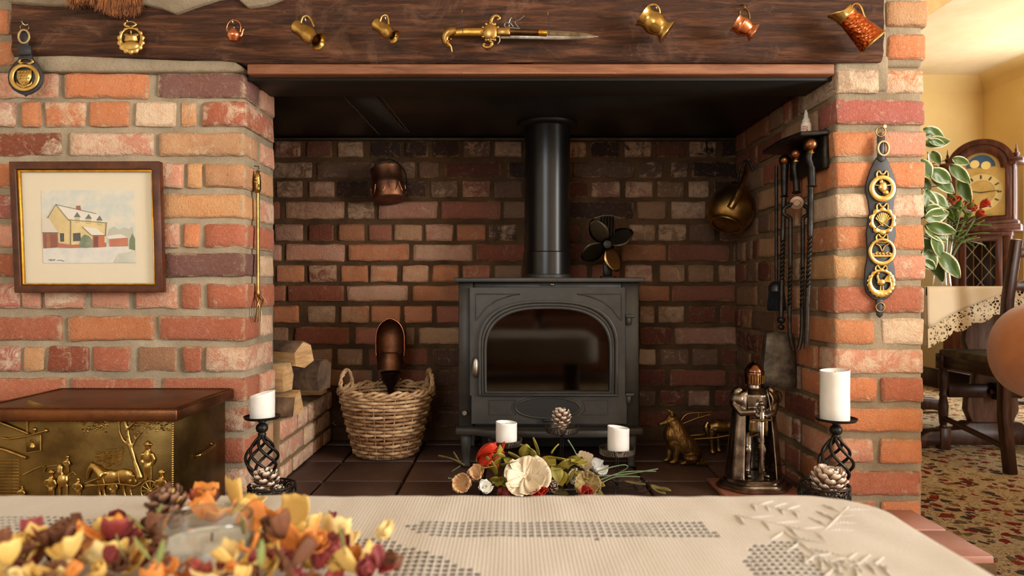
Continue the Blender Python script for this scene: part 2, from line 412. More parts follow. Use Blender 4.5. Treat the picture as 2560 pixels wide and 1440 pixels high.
window('window_1', False, ROOM_R+.06, -1.30, .60, .85, 2.15, 3)
window('window_2', False, ROOM_R+.06, 3.34, 4.97, .55, 2.15, 3)
window('window_3', True, ROOM_BACK-.06, -2.0, .2, .8, 2.1, 4)
# coving of the dining room
cv = [(0, 0), (.11, 0), (.075, -.02), (.035, -.05), (.012, -.09), (0, -.11)]
b = MB(); b.prism([(-x, z) for x, z in cv], 1.95, ROOM_B, TR((ROOM_R, 0, CEIL)))
b.prism([(x, z) for x, z in cv], -2.6, 2.6, TR((ROOM_R-2.6, ROOM_B, CEIL), (0, 0, -PI/2)))
struct(b.build('trim_1', M_YWALL))
# plastered arch band between pier and dining room
struct(MB().prism([(PX+.0, 1.44), (1.10, 1.47), (1.176, 1.517), (1.27, 1.575), (1.40, 1.69), (1.58, 1.88), (1.80, 2.10), (2.1, 2.25), (3.62, 2.30), (3.62, CEIL-.001), (PX+.0, CEIL-.001)], 1.97, 2.03).build('wall_arch', M_ARTEX))

# ---- bricks
BR_ST, BR_HD, BR_CL = [], [], []
def brick_mesh(w, d, h, rnd, cuts):
    bm = bmesh.new(); bmesh.ops.create_cube(bm, size=1)
    for v in bm.verts: v.co = Vector((v.co.x*w, v.co.y*d, v.co.z*h))
    le = [e for e in bm.edges if abs((e.verts[0].co-e.verts[1].co).x) > w*.9]
    bmesh.ops.subdivide_edges(bm, edges=le, cuts=cuts, use_grid_fill=True)
    outer = [e for e in bm.edges if e.calc_face_angle(0) > .5]
    bmesh.ops.bevel(bm, geom=outer, offset=.0075, segments=2, profile=.55, affect='EDGES', clamp_overlap=True)
    for v in bm.verts:
        k = v.co*26+Vector((rnd*7.3, rnd*3.1, rnd*5.7))
        v.co += Vector((noise.noise(k)*.0042, noise.noise(k+Vector((9, 0, 0)))*.0030, noise.noise(k+Vector((0, 17, 0)))*.0048))
    me = bpy.data.meshes.new('brick'); bm.to_mesh(me); bm.free()
    me.polygons.foreach_set('use_smooth', [True]*len(me.polygons)); me.set_sharp_from_angle(angle=math.radians(50))
    me['dim'] = (w, d, h); return me
for i in range(12):
    BR_ST.append(brick_mesh(.214, .10, .064, i+1, 5)); BR_HD.append(brick_mesh(.102, .10, .064, i+31, 2))
for i in range(6): BR_CL.append(brick_mesh(.046, .10, .064, i+61, 1))
def brick(parent, x0, x1, z0, z1, y0, y1, color, white, m, along='x'):
    """one brick filling the box; long direction along x or y"""
    w = (x1-x0) if along == 'x' else (y1-y0); d = (y1-y0) if along == 'x' else (x1-x0); h = z1-z0
    pool, ref = (BR_ST, .214) if w > .150 else ((BR_HD, .102) if w > .07 else (BR_CL, .046))
    me = R.choice(pool)
    key = me.name+m.name
    mm = MATCOPY.get(key)
    if mm is None:
        mm = me.copy(); mm.materials.clear(); mm.materials.append(m); MATCOPY[key] = mm
    o = bpy.data.objects.new('brick', mm); COL.objects.link(o); o.parent = parent
    o.location = ((x0+x1)/2, (y0+y1)/2, (z0+z1)/2)
    o.scale = (w/ref*R.choice((1, -1)), d/.10, h/.064)
    o.rotation_euler = (R.uniform(-.008, .008), R.uniform(-.012, .012), (PI/2 if along == 'y' else 0)+R.uniform(-.01, .01))
    c = lin(color); j = R.uniform(.9, 1.1)
    o.color = (c[0]*j*R.uniform(.95, 1.05), c[1]*j, c[2]*j, white); return o
MATCOPY = {}
CC = {'o': (204, 138, 98), 'r': (178, 112, 88), 'd': (142, 82, 62), 't': (200, 158, 120), 'p': (208, 154, 130), 'w': (222, 192, 162),
      'u': (128, 96, 90), 'b': (158, 124, 98), 'k': (88, 62, 50), 'c': (220, 172, 124), 'm': (180, 112, 102)}
def rowparse(s):
    """'x0-x1c.w' items: pixel range, colour letter, whiteness 0-9"""
    out = []
    for it in s.split():
        a, rest = it.split(':'); x0, x1 = a.split('~'); out.append((float(x0), float(x1), rest[0], int(rest[1])/9 if len(rest) > 1 else .2))
    return out

# left brick front: courses traced on the plane of the brick front
LEFT = [(20, 86, '-85~25:o2'), (102, 166, '-120~36:o3'),
 (181, 245, '-60~142:p6 159~370:o1 392~609:u1'),
 (252, 317, '-60~35:m7 51~99:o1 108~210:o6 221~321:o2 336~436:w7 450~489:c4 502~609:r5'),
 (330, 390, '-80~150:d4 170~382:p7 395~609:t4'),
 (406, 471, '-80~27:o1 40~140:r3 150~250:o3 262~362:p3 380~457:p6 466~504:c1 510~609:t2'),
 (484, 546, '-100~30:m5 45~250:r2 262~388:p3 398~609:c2'),
 (557, 619, '-70~32:p5 45~145:o2 157~257:r3 270~380:o2 396~447:p5 457~497:o1 508~609:r3'),
 (632, 692, '-90~36:r2 50~250:t2 262~396:r2 410~609:u2'),
 (708, 772, '-50~47:m5 53~102:p4 111~209:p5 225~321:p4 335~440:p5 450~500:r2 513~609:r3'),
 (790, 852, '-60~153:r2 168~382:o1 395~611:r2'),
 (866, 930, '-50~48:m6 56~107:t2 119~220:d4 230~324:r2 343~440:b3 455~503:r2 510~611:p6'),
 (945, 1006, '-50~163:r3 173~388:r4 402~611:r1'),
 (1018, 1082, '-60~50:r3 60~110:o3 120~220:r2 230~330:p3 345~440:r3 452~498:o2 508~611:r6'),
 (1096, 1160, '-60~160:r2 172~385:o2 396~611:r2'),
 (1172, 1236, '-50~48:r2 56~106:p3 118~220:r2 232~332:o2 344~440:r2 452~500:p3 510~611:p6')]
wl = MB()
wl.box(((-2.6+LX-.004)/2, FY+.115, (1.285+HZ)/2-.1), (2.6+LX-.004, .217, 1.285-HZ+.2))
wl.box(((-2.6-1.24)/2, FY+.115, 1.8185), (1.36, .217, 1.063))
wall_left = struct(wl.build('wall_left', M_MORTAR, bevel=.006), 'brick front wall left of the fireplace opening')
wall_left.location.y = .001
REVC = 'oporprtopo'
for ci, (y0, y1, row) in enumerate(LEFT):
    z0, z1 = pz(y1, FY), pz(y0, FY); items = rowparse(row); xl_ = items[0][0]-12
    while xl_ > -1050:                               # the wall goes on beyond the frame
        w_ = 214 if ci % 2 == 0 else R.choice((102, 102, 48)); items.append((xl_-w_, xl_, R.choice('orptpdr'), R.uniform(.1, .7))); xl_ -= w_+12
    for x0, x1, c, w in items:
        X0, X1 = px(x0, FY), px(x1, FY)
        corner = x1 > 600
        dep = .100
        if corner and x1-x0 < 140: dep = .213       # header in front, stretcher along the reveal
        if corner: X1 = LX+R.uniform(-.002, .004)
        yo = R.uniform(-.004, .003)
        brick(wall_left, X0, X1, z0, z1, FY+yo, FY+yo+dep, CC[c], w, M_BRICK)
        if corner and dep < .2:                      # second header behind in the reveal
            brick(wall_left, LX-.1, LX+R.uniform(-.003, .004), z0, z1, FY+.113, FY+.215, CC[R.choice('opptw')], R.uniform(.3, .8), M_BRICK, 'y')

# rough mortar bedding on top of the left wall, stepping back at the reveal
b = MB(); gr = []
prof = [(-1.24, 1.322), (-1.1, 1.325), (-.95, 1.318), (-.8, 1.312), (-.72, 1.314), (-.69, 1.309), (-.668, 1.295)]
b.prism([(x, z) for x, z in prof]+[(-.666, 1.284), (-1.24, 1.284)], FY-.012, FY+.215)
b.build('mortar_bed', M_MORTAR, wall_left, bevel=.008, seg=2)

# upper wall over the beam
b = MB(); pts = []
tp = [(43, 18), (150, 27), (300, 20), (350, 18), (420, 34), (455, 48), (500, 30), (560, 12), (605, 8), (632, 32), (680, 24), (720, 10), (820, 6), (1100, 4), (1200, 3), (1300, 8), (1500, 0), (2195, -2)]
low = [(px(x, FY), pz(y, FY)+.0) for x, y in tp]
b.prism(low+[(px(2205, FY), 2.34), (px(43, FY), 2.34)], FY-.036, FY+.25)
wu = struct(b.build('wall_upper', M_MORTAR, bevel=.004), 'rough plaster over the oak beam')
b = MB(); b.box((-1.237, FY+.1, 1.9), (.02, .2, .9)); b.build('plaster_edge', M_MORTAR, wu)

# pier and right reveal
PIER = [(-78, -12, '2218~2322:t2'), (0, 67, '2218~2322:t1'), (84, 150, '2220~2318:o3'), (171, 234, '2092~2198:b8 2211~2316:o7'), (248, 311, '2094~2312:m3'),
 (327, 392, '2088~2195:o2 2201~2314:p3'), (404, 470, '2091~2196:o2 2206~2313:o3'), (484, 545, '2093~2196:w7 2207~2313:p6'),
 (560, 625, '2086~2194:o4 2206~2313:o2'), (636, 700, '2089~2190:c3 2204~2313:p4'), (715, 782, '2087~2311:r2'),
 (795, 862, '2087~2190:o3 2206~2312:w8'), (873, 935, '2095~2309:p6'), (943, 1005, '2088~2192:o3 2203~2308:r2'),
 (1020, 1080, '2099~2308:o3'), (1097, 1160, '2096~2187:p4 2200~2306:o2'), (1177, 1240, '2096~2305:r3'), (1252, 1312, '2094~2190:r3 2203~2302:o3'), (1326, 1390, '2094~2302:r3')]
b = MB()
b.box(((RX+PX)/2, FY+.6, 1.02), (PX-RX-.014, 1.18, 2.64)); b.v = [(x, y, max(z, 0.0)) for x, y, z in b.v]
wall_right = struct(b.build('wall_right', M_MORTARR, bevel=.006), 'brick pier and right side of the fireplace recess')
b = MB(); b.box((px(2206, FY), FY+.12, 1.63), (.026, .236, .72)); b.box(((RX+px(2222, FY))/2, FY+.116, 1.283), (px(2222, FY)-RX, .236, .09))
b.box(((RX+PX)/2+.0, FY+.0335, .71), (PX-RX-.008, .056, 1.18)); b.box((PX-.052, FY+.0335, 1.75), (.096, .056, .90))
b.build('mortar_bed', M_MORTAR, wall_right, bevel=.008, seg=2)
for ci, (y0, y1, row) in enumerate(PIER):
    z0, z1 = pz(y1, FY), pz(y0, FY); it = rowparse(row)
    if z0 < .003: z0 = .003
    for k, (x0, x1, c, w) in enumerate(it):
        X0, X1 = px(x0, FY), px(x1, FY); two = len(it) == 2
        if x0 < 2150: X0 = RX+R.uniform(-.005, .001)
        dep = .213 if (two and k == 0) or x0 > 2210 else .1
        yo = R.uniform(-.005, .003)
        brick(wall_right, X0, X1, z0, z1, FY+yo, FY+yo+dep, CC[c], w, M_BRICK)
    if it[0][0] < 2150 and z1 > HZ:                                # bricks of the reveal behind the corner brick
        y = FY+(.225 if len(it) == 2 else .112)
        while y < BY-.03:
            L = R.choice((.102, .102, .214, .05)) if len(it) == 2 else R.choice((.214, .102, .102))
            L = min(L, BY-y-.004)
            c = R.choice('brtdobrdt')
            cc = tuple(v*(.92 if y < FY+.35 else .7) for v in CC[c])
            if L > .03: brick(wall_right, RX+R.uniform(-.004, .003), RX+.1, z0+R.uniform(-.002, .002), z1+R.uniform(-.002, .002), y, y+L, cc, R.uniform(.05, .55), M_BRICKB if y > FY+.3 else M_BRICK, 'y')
            y += L+R.uniform(.009, .014)

# back of the recess
SC = F/BY
BACK = [(352, 393, '684~750:r4 765~829:r1 842~907:b7 925~1003:k2 1014~1070:k2 1083~1148:k2 1157~1226:b3 1237~1304:b7 1320~1400:k2 1420~1467:o5 1477~1548:k2 1560~1628:k5 1641~1713:r1 1725~1792:k5 1803~1850:k1'),
 (404, 445, '640~780:b5 792~935:b2 948~1038:b2 1047~1098:b1 1110~1254:d1 1268~1420:k1 1433~1586:b2 1597~1656:b3 1677~1720:b4 1730~1850:k1'),
 (452, 494, '690~756:b4 770~835:p4 845~916:k1 928~1000:k2 1012~1066:k2 1076~1145:b3 1155~1226:r4 1236~1305:b2 1330~1410:k1 1420~1471:d2 1478~1552:p4 1564~1633:r5 1642~1712:t3 1722~1774:t6 1784~1850:k1'),
 (503, 548, '640~698:r1 712~861:r7 866~936:b4 946~1094:p2 1102~1252:r1 1260~1410:b1 1420~1585:k1 1594~1666:t1 1678~1765:b8 1777~1850:k1'),
 (560, 603, '686~757:p3 770~832:d1 846~910:o2 922~979:r1 985~1054:t3 1063~1133:p5 1140~1213:o3 1222~1292:k4 1310~1400:k1 1410~1452:d1 1464~1560:d1 1572~1638:t4 1645~1716:t4 1723~1788:b2 1800~1850:b3'),
 (610, 653, '640~702:p2 712~861:p3 870~1022:o2 1032~1182:p5 1190~1330:d1 1345~1410:k1 1420~1541:d1 1552~1666:o1 1670~1824:r1 1834~1850:b1'),
 (662, 706, '690~760:o3 770~840:d5 850~920:o1 926~993:o4 1004~1070:o5 1080~1148:o2 1156~1226:r3 1237~1305:b1 1330~1410:d1 1420~1470:r1 1480~1550:r1 1562~1632:p5 1650~1713:t3 1721~1786:t2 1798~1848:t4'),
 (713, 754, '640~712:r1 718~859:d2 866~1019:p5 1030~1170:o2 1182~1330:r1 1345~1480:r1 1492~1585:r1 1598~1675:o2 1680~1840:r1'),
 (764, 808, '680~746:o1 766~838:b8 852~922:o5 928~1002:o2 1009~1080:o3 1090~1160:r1 1172~1330:d1 1345~1480:d1 1492~1585:d1 1598~1637:t4 1645~1713:t4 1722~1790:d2 1800~1845:d1'),
 (818, 862, '640~720:b1 735~873:d1 888~1002:r1 1014~1036:b1 1046~1180:t3 1194~1330:d1 1345~1480:d1 1492~1588:d1 1600~1678:d2 1687~1842:p3'),
 (872, 914, '680~750:b1 762~830:b2 842~906:b3 920~990:d1 1000~1070:d1 1082~1150:k1 1162~1330:d1 1345~1480:d1 1492~1585:d1 1597~1641:w7 1650~1722:b3 1731~1796:b2 1805~1848:d1'),
 (924, 966, '640~780:d1 792~930:b1 944~1080:d1 1092~1180:k1 1194~1330:d1 1345~1480:d1 1492~1586:d1 1598~1664:d1 1674~1816:r1 1826~1850:d1'),
 (976, 1016, '680~750:k1 762~830:d1 842~912:k1 924~994:d1 1006~1076:k1 1088~1158:k1 1170~1330:k1 1345~1480:k1 1492~1585:k1 1597~1640:b3 1650~1712:d3 1722~1776:p4 1788~1848:d1'),
 (1028, 1068, '640~780:k1 792~930:k1 944~1080:k1 1092~1180:k1 1194~1330:k1 1345~1480:k1 1492~1586:k1 1598~1690:d1 1702~1848:d1')]
b = MB(); b.box((.0, BY+.106, .8), (2.4, .2, 1.42))
wall_back = struct(b.build('wall_back', M_MORTARB), 'sooty brick back wall of the fireplace recess')
for y0, y1, row in BACK:
    for x0, x1, c, w in rowparse(row):
        yo = R.uniform(-.004, .003)
        f_ = .62+.30*min(1, max(0, (y0-380)/260)); f_ *= 1-.22*max(0, min(1, (x0-1150)/500))  # soot darkens the upper courses; shade painted into the bricks towards the right
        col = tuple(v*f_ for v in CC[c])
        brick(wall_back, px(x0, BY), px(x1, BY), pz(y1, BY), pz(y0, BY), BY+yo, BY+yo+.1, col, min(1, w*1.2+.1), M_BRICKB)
# hidden left side of the recess
struct(MB().box((-1.21, 2.25, .75), (.2, .6, 1.3)).build('wall_recess', M_MORTARB))
# brick log bench inside the recess
b = MB(); BX = -.650; BTOP = .372
b.box(((-1.11+BX-.004)/2, (1.968+BY)/2, (HZ+BTOP)/2), (1.11+BX-.004, BY-1.968, BTOP-HZ))
ledge = struct(b.build('wall_ledge', M_MORTARR, bevel=.008, seg=2), 'low brick ledge carrying the logs')
for zi, (z0, z1) in enumerate(((.198, .242), (.250, .306), (.314, .370))):
    y = 1.972+(.0 if zi % 2 else -.0); Ls = ((.102, .214, .102, .102), (.214, .102, .214), (.15, .102, .214, .06))[zi]
    for L in Ls:
        L = min(L, BY-y-.006)
        if L > .03: brick(ledge, BX-.1, BX+R.uniform(-.003, .003), z0, z1, y, y+L, CC[R.choice('ptpr')], R.uniform(.5, .9), M_BRICK, 'y')
        y += L+.011

# hearth slab with quarry tiles
hearth = struct(MB().box((-.2, (1.44+BY)/2, HZ/2-.008), (2.4, BY-1.44, HZ-.016)).build('hearth_base', M_MORTARB, bevel=.004), 'raised tiled hearth')
hearth.name = 'floor_hearth'
t = NT('quarry_tile'); co = t.coord('World'); oi = t.n('ShaderNodeObjectInfo')
a = t.noise(co, 9, 6, .65); g = t.noise(co, 160, 4, .6)
c = t.mix(a, oi.outputs['Color'], t.mix(1.0, oi.outputs['Color'], (.55, .48, .45, 1), 'MULTIPLY'))
t.bump(t.math('ADD', a, t.math('MULTIPLY', g, .3)), .4, .003); t.set(col=c, rough=t.math('MULTIPLY_ADD', a, .35, .3), spec=.4)
M_TILE = t.m
TM = {}
def tile(x0, x1, y0, y1, col):
    k = (round(x1-x0, 3), round(y1-y0, 3))
    if k not in TM: TM[k] = MB().box((0, 0, 0), (x1-x0, y1-y0, .028)).mesh('tile', bevel=.005, seg=2)
    o = link('tile', TM[k], M_TILE, hearth); o.location = ((x0+x1)/2, (y0+y1)/2, HZ-.014+R.uniform(-.001, .0005))
    c = lin(col); j = R.uniform(.8, 1.2); o.color = (c[0]*j, c[1]*j, c[2]*j, 1)
xj = [-1.40]+[-.54+.229*k for k in range(-3, 6)]+[.812, 1.0]
yj = [1.44, 1.60, 1.771, 2.0, 2.229, 2.458, BY]
for i in range(len(xj)-1):
    for j in range(len(yj)-1):
        x0, x1, y0, y1 = xj[i]+.004, xj[i+1]-.004, yj[j]+.004, yj[j+1]-.004
        if x1-x0 < .02: continue
        if y0 > 1.76 and (x0 > .80 or x1 < -.66): continue
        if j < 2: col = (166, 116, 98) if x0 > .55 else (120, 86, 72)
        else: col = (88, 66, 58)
        if x0 > .8 and y1 > 1.745: y1 = 1.742
        if y1 > 1.745 and x1 < -.64 and x1 > -.7: x1 = -.655
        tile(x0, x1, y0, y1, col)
# brick edging on the step's faces
for k in range(11):
    x0 = -1.39+k*.2175
    for z0, z1 in ((.012, .078), (.090, .156)):
        brick(hearth, x0, x0+.207, z0, z1, 1.434, 1.50, (150, 84, 64), .4, M_BRICK)
for z0, z1 in ((.012, .078), (.090, .156)):
    brick(hearth, .94, 1.004, z0, z1, 1.51, 1.735, (160, 90, 68), .4, M_BRICK, 'y')
# ------------------------------------------------------------------ oak beam, register plate, stove, flue
beam = thing('lintel_beam', 'old dark oak beam spanning the fireplace under the rough plaster', 'beam', (0, FY, 1.30))
bot = [(43, 146), (100, 143), (250, 145), (400, 150), (560, 156), (620, 160), (760, 166), (1000, 163), (1300, 159), (1600, 158), (1900, 159), (2080, 160), (2200, 158)]
top = [(43, 14), (150, 22), (300, 14), (350, 12), (420, 28), (455, 42), (500, 24), (560, 6), (605, 0), (632, 24), (680, 16), (720, 2), (820, -4), (1300, -6), (2200, -12)]
def interp(pts, x):
    for (a, b), (c, d) in zip(pts, pts[1:]):
        if a <= x <= c: return b+(d-b)*(x-a)/(c-a)
    return pts[-1][1] if x > pts[-1][0] else pts[0][1]
b = MB(); YB = FY-.022; nx, nz = 220, 16; g = []
for j in range(nz+1):
    row = []
    for i in range(nx+1):
        X = 43+(2197-43)*i/nx; z0, z1 = pz(interp(bot, X), FY)-1.30, pz(interp(top, X), FY)-1.30+.016
        x = px(X, FY); v = j/nz; z = z0+(z1-z0)*v
        d = noise.fractal(Vector((x*5, z*26, 3)), 1, 2, 4)*.006+noise.noise(Vector((x*2, z*5, 8)))*.008
        edge = min(v, 1-v)*nz
        row.append((x, YB-FY+d+(.012 if edge < .5 else (.004 if edge < 1.5 else 0)), z))
    g.append(row)
back = .26
g.insert(0, [(x, back, z) for x, y, z in g[0]]); g.append([(x, back, z) for x, y, z in g[-1]]); g.append(g[0])
b.sheet(g); nrow, ncol = len(g), len(g[0])
b.f.append(tuple(r*ncol for r in range(nrow-1))); b.f.append(tuple(r*ncol+ncol-1 for r in range(nrow-1))[::-1])
b.build('timber', M_BEAM, beam, angle=60)
b = MB(); X0, X1 = px(626, FY), px(2076, FY)
b.box(((X0+X1)/2, -.006, -.0135), (X1-X0, .034, .025)); b.build('batten', M_BATTEN, beam, bevel=.003, seg=2)
b = MB(); b.box(((LX+RX)/2, .095, -.012), (RX-LX-.002, .16, .032)); b.box(((LX+RX)/2, .02, -.014), (RX-LX-.002, .012, .036)); b.build('steel_angle', M_STOVED, beam, bevel=.002)
b = MB()
for i in range(90): b.box((-.12+i*.0042, -.024, -.0245), (.0022, .002, .0016))
b.build('dust_line', mat('dust', (196, 150, 120), None, .9), beam, smooth=False)['kind'] = 'stuff'

plate = thing('register_plate', 'sooty black steel register plate closing the chimney above the stove', 'plate', (0, 2.24, 1.288))
PZ = 1.288
def gp(x, y):   # pixel on the plate's underside
    Y = (PZ-EYE)*F/(CY-y); return (px(x, Y), Y-2.24)
b = MB(); b.box(((-1.1+RX-.004)/2, 0, .004), (1.1+RX-.004, .588, .008)); b.build('panel', M_PLATE, plate, bevel=.001)
a0, a1, b0, b1 = gp(860, 240), gp(948, 335), gp(935, 240), gp(1016, 330)
for nm, p, q, w in (('weld_seam', a0, a1, .006), ('weld_seam', b0, b1, .004), ('weld_seam', (b0[0]+.02, b0[1]), (b1[0]+.008, b1[1]), .003)):
    b = MB(); pts = [(p[0]+(q[0]-p[0])*i/24+R.uniform(-.0015, .0015), p[1]+(q[1]-p[1])*i/24, -.001) for i in range(25)]
    b.tube(pts, [w*R.uniform(.4, .7) for _ in pts], 6); b.build(nm, mat('seam_cement', (78, 62, 48), (54, 42, 34), .9, 0, 60, .5, 200), plate)
b = MB(); b.add([(a0[0], a0[1], -.0015), (a1[0], a1[1], -.0015), (b1[0], b1[1], -.0015), (b0[0], b0[1], -.0015)], [(0, 1, 2, 3)]); b.build('cover_strip', mat('strip_steel', (40, 32, 25), (28, 23, 18), .7, .2, 10), plate, thick=.002)
# ledge trim where plate meets the back wall
b = MB(); b.box((-.05, .283, -.008), (1.7, .02, .008)); b.build('edge_trim', mat('sooty_cement', (96, 80, 62), (50, 40, 32), .9, 0, 9), plate, bevel=.002)

SYF = 2.135; SX = .112; SS = F/SYF
stove = thing('wood_stove', 'black cast iron wood burning stove with arched glass door on the hearth', 'stove', (SX, SYF, HZ))
sx = lambda x: (x-1372)/SS
sz = lambda y: EYE-(y-CY)/SS-HZ
W = .275; zt, zb = sz(706), sz(1066); D = .33
b = MB()   # hollow body: sides, back, top, bottom and front frame
b.box((-W+.012, D/2+.01, (zt+zb)/2), (.024, D-.02, zt-zb)); b.box((W-.012, D/2+.01, (zt+zb)/2), (.024, D-.02, zt-zb))
b.box((0, D-.012, (zt+zb)/2), (2*W-.05, .024, zt-zb)); b.box((0, D/2, zt-.012), (2*W-.05, D-.03, .024)); b.box((0, D/2, zb+.03), (2*W-.05, D-.03, .06))
b.build('body', M_STOVE, stove, bevel=.003, seg=2)
b = MB(); b.box((-W+.022, .008, (zt+zb)/2), (.044, .016, zt-zb)); b.box((W-.028, .008, (zt+zb)/2), (.056, .016, zt-zb)); b.box((0, .008, zt-.012), (2*W-.1, .016, .024)); b.box((0, .008, zb+.008), (2*W-.1, .016, .016))
b.build('front_frame', M_STOVE, stove, bevel=.002)
b = MB(); b.box((0, D/2-.012, sz(700)), (2*W+.022, D+.036, sz(694.5)-sz(706)));  b.build('top_plate', M_STOVE, stove, bevel=.003, seg=2)
# serpentine base shelf
pl = [(-W-.008, 0), (-W-.008, -.028), (-W+.05, -.032), (-W+.075, -.050), (-W+.12, -.062), (0, -.068), (W-.12, -.062), (W-.075, -.050), (W-.05, -.032), (W+.008, -.028), (W+.008, 0), (W+.008, D), (-W-.008, D)]
b = MB(); b.prism([(x, -y) for x, y in pl], sz(1066), sz(1084), TR(rot=(PI/2, 0, 0)) if False else Matrix(((1, 0, 0, 0), (0, 0, -1, 0), (0, 1, 0, 0), (0, 0, 0, 1))))
b.build('base_shelf', M_STOVE, stove, bevel=.004, seg=2)
for lx, ly in ((-W+.022, .02), (W-.022, .02), (-W+.022, D-.03), (W-.022, D-.03)):
    b = MB(); b.lathe([(.016, 0), (.018, .006), (.015, .012), (.019, .05), (.024, sz(1084))], 4, TR((lx, ly, 0), (0, 0, PI/4))); b.build('leg', M_STOVE, stove, bevel=.002)
b = MB(); b.box((0, D-.05, (sz(1084))/2), (2*W-.12, .02, sz(1084)-.01)); b.build('rear_shield', M_STOVED, stove)
# door with arched window
def arch(x0, x1, y0, y1, rise, n=26, cr=.012):
    """loop: bottom corners, sides, basket-handle arch"""
    X0, X1, Zb, Zt = sx(x0), sx(x1), sz(y1), sz(y0); c = (X0+X1)/2; a = (X1-X0)/2
    pts = [(X0, Zb), (c-.1, Zb), (c+.1, Zb), (X1, Zb), (X1, Zb+(Zt-rise-Zb)*.5)]
    for i in range(n+1):
        th = PI*i/n; ct, st = math.cos(th), math.sin(th)
        pts.append((c+a*math.copysign(abs(ct)**.72, ct), Zt-rise+rise*abs(st)**.86))
    pts.append((X0, Zb+(Zt-rise-Zb)*.5)); return pts
def rectlike(x0, x1, y0, y1, inner, r=.02):
    """outer rectangle with the vertex count of the inner loop, by casting rays from its centre"""
    X0, X1, Zb, Zt = sx(x0), sx(x1), sz(y1), sz(y0); cx, cz = (X0+X1)/2, Zb; out = []
    for x, z in inner:
        dx, dz = x-cx, z-cz; k = min(((X1-cx) if dx > 0 else (X0-cx))/dx if abs(dx) > 1e-6 else 1e9, ((Zt-cz) if dz > 0 else (Zb-cz))/dz if abs(dz) > 1e-6 else 1e9)
        out.append((cx+dx*k, cz+dz*k))
    for c in ((X0, Zt), (X1, Zt)):
        i = min(range(len(out)), key=lambda i: (out[i][0]-c[0])**2+(out[i][1]-c[1])**2); out[i] = c
    return out
door = MB(); DY = -.022
lp3 = arch(1217, 1521, 772, 976, .125); lp2 = arch(1211, 1527, 765, 980, .128); lp1 = arch(1203, 1535, 757, 985, .132); lp0 = arch(1196, 1542, 750, 986, .135)
out = rectlike(1176, 1560, 719, 986, lp0)
door.ring(out, lp0, DY, .0)
# lower door panel
door.box((0, DY/2, (sz(986)+sz(1056))/2), (sx(1560)-sx(1176), -DY, sz(986)-sz(1056)))
dr = door.build('door', M_STOVE, stove, bevel=.0015)
for k, (o, i, y) in enumerate(((lp0, lp1, DY-.008), (lp1, lp2, DY-.003), (lp2, lp3, DY-.006))):
    MB().ring(o, i, y, -.002).build('arch_moulding', M_STOVE, dr, bevel=.0012)
MB().box((0, DY-.006, sz(984)), (sx(1538)-sx(1200), .016, .006)).build('arch_sill', M_STOVE, dr, bevel=.002)
def bead(pts, r=.0022, m=None, name='panel_bead', y=None):
    MB().tube([(sx(x), (y if y is not None else DY), sz(yy)) for x, yy in pts], r, 6).build(name, m or M_STOVE, dr)
for s in (1, -1):
    q = lambda x: 1371+s*(x-1371)
    bead([(q(1191), 800), (q(1191), 735), (q(1300), 735), (q(1270), 741), (q(1240), 752), (q(1215), 770), (q(1200), 790), (q(1191), 800)])
    bead([(q(1224), 1033), (q(1224), 998), (q(1290), 998), (q(1282), 1008), (q(1280), 1016), (q(1282), 1024), (q(1290), 1033), (q(1224), 1033)], .0016)
b = MB(); cx, cz = sx(1368), sz(1016); a, c_ = 80/SS, 26/SS
b.tube([(cx+a*math.cos(2*PI*i/40), DY-.002, cz+c_*math.sin(2*PI*i/40)) for i in range(40)], .0032, 8, True); b.build('oval_bead', M_STOVE, dr)
b = MB(); b.prism(circ(cx, cz, a, 40, 0, c_), DY-.003, DY+.004); b.build('oval_panel', M_STOVED, dr)
b = MB(); b.box((sx(1368), DY-.008, sz(1046)), (.03, .014, .008)); b.build('air_lever', M_STOVED, dr, bevel=.002)
# smoked pane: glossy, lets a little of the firebox through
t = NT('stove_glass'); tr = t.n('ShaderNodeBsdfTransparent'); co = t.coord('Object')
soot = t.noise(co, 7, 5, .65, .8)
t.l(t.ramp(soot, [(.35, (.012, .009, .008, 1)), (.68, (.16, .10, .065, 1))]), tr.inputs[0])
gl = t.n('ShaderNodeBsdfGlossy'); gl.inputs['Roughness'].default_value = .06; gl.inputs[0].default_value = (.9, .85, .8, 1)
fr = t.n('ShaderNodeFresnel'); fr.inputs[0].default_value = 1.75
ms = t.n('ShaderNodeMixShader'); t.l(fr.outputs[0], ms.inputs[0]); t.l(tr.outputs[0], ms.inputs[1]); t.l(gl.outputs[0], ms.inputs[2]); t.l(ms.outputs[0], t.o.inputs[0])
M_SGLASS = t.m
MB().prism(lp3, -.010, -.007).build('glass_pane', M_SGLASS, dr, smooth=False)
# handle, hinges, knob
b = MB(); b.ball((0, 0, 0), (9/SS, .012, 26/SS), 14, 12, TR((sx(1190), DY-.022, sz(914)))); b.tube([(sx(1190), DY, sz(914)), (sx(1190), DY-.02, sz(914))], .006, 8)
b.build('door_handle', M_STEEL, dr)
for y in (795, 990):
    b = MB(); b.box((sx(1572), -.012, sz(y-5)), (.026, .02, .010)); b.lathe([(.009, -.011), (.009, .011)], 14, TR((sx(1569), -.018, sz(y+7)))); b.build('hinge', M_STOVE, stove, bevel=.001)
b = MB(); b.lathe([(.0085, 0), (.0085, .010), (.007, .012)], 16, TR((sx(1162), 0, sz(1031)), (PI/2, 0, 0))); b.build('knob', M_STEEL, stove)
b = MB(); b.box((sx(1380), -.002, sz(711)), (.012, .008, .006)); b.build('air_slider', M_STEEL, stove, bevel=.001)
b = MB(); b.box((sx(1368), -.001, sz(711)), (.045, .004, .008)); b.build('slider_slot', M_STOVED, stove)
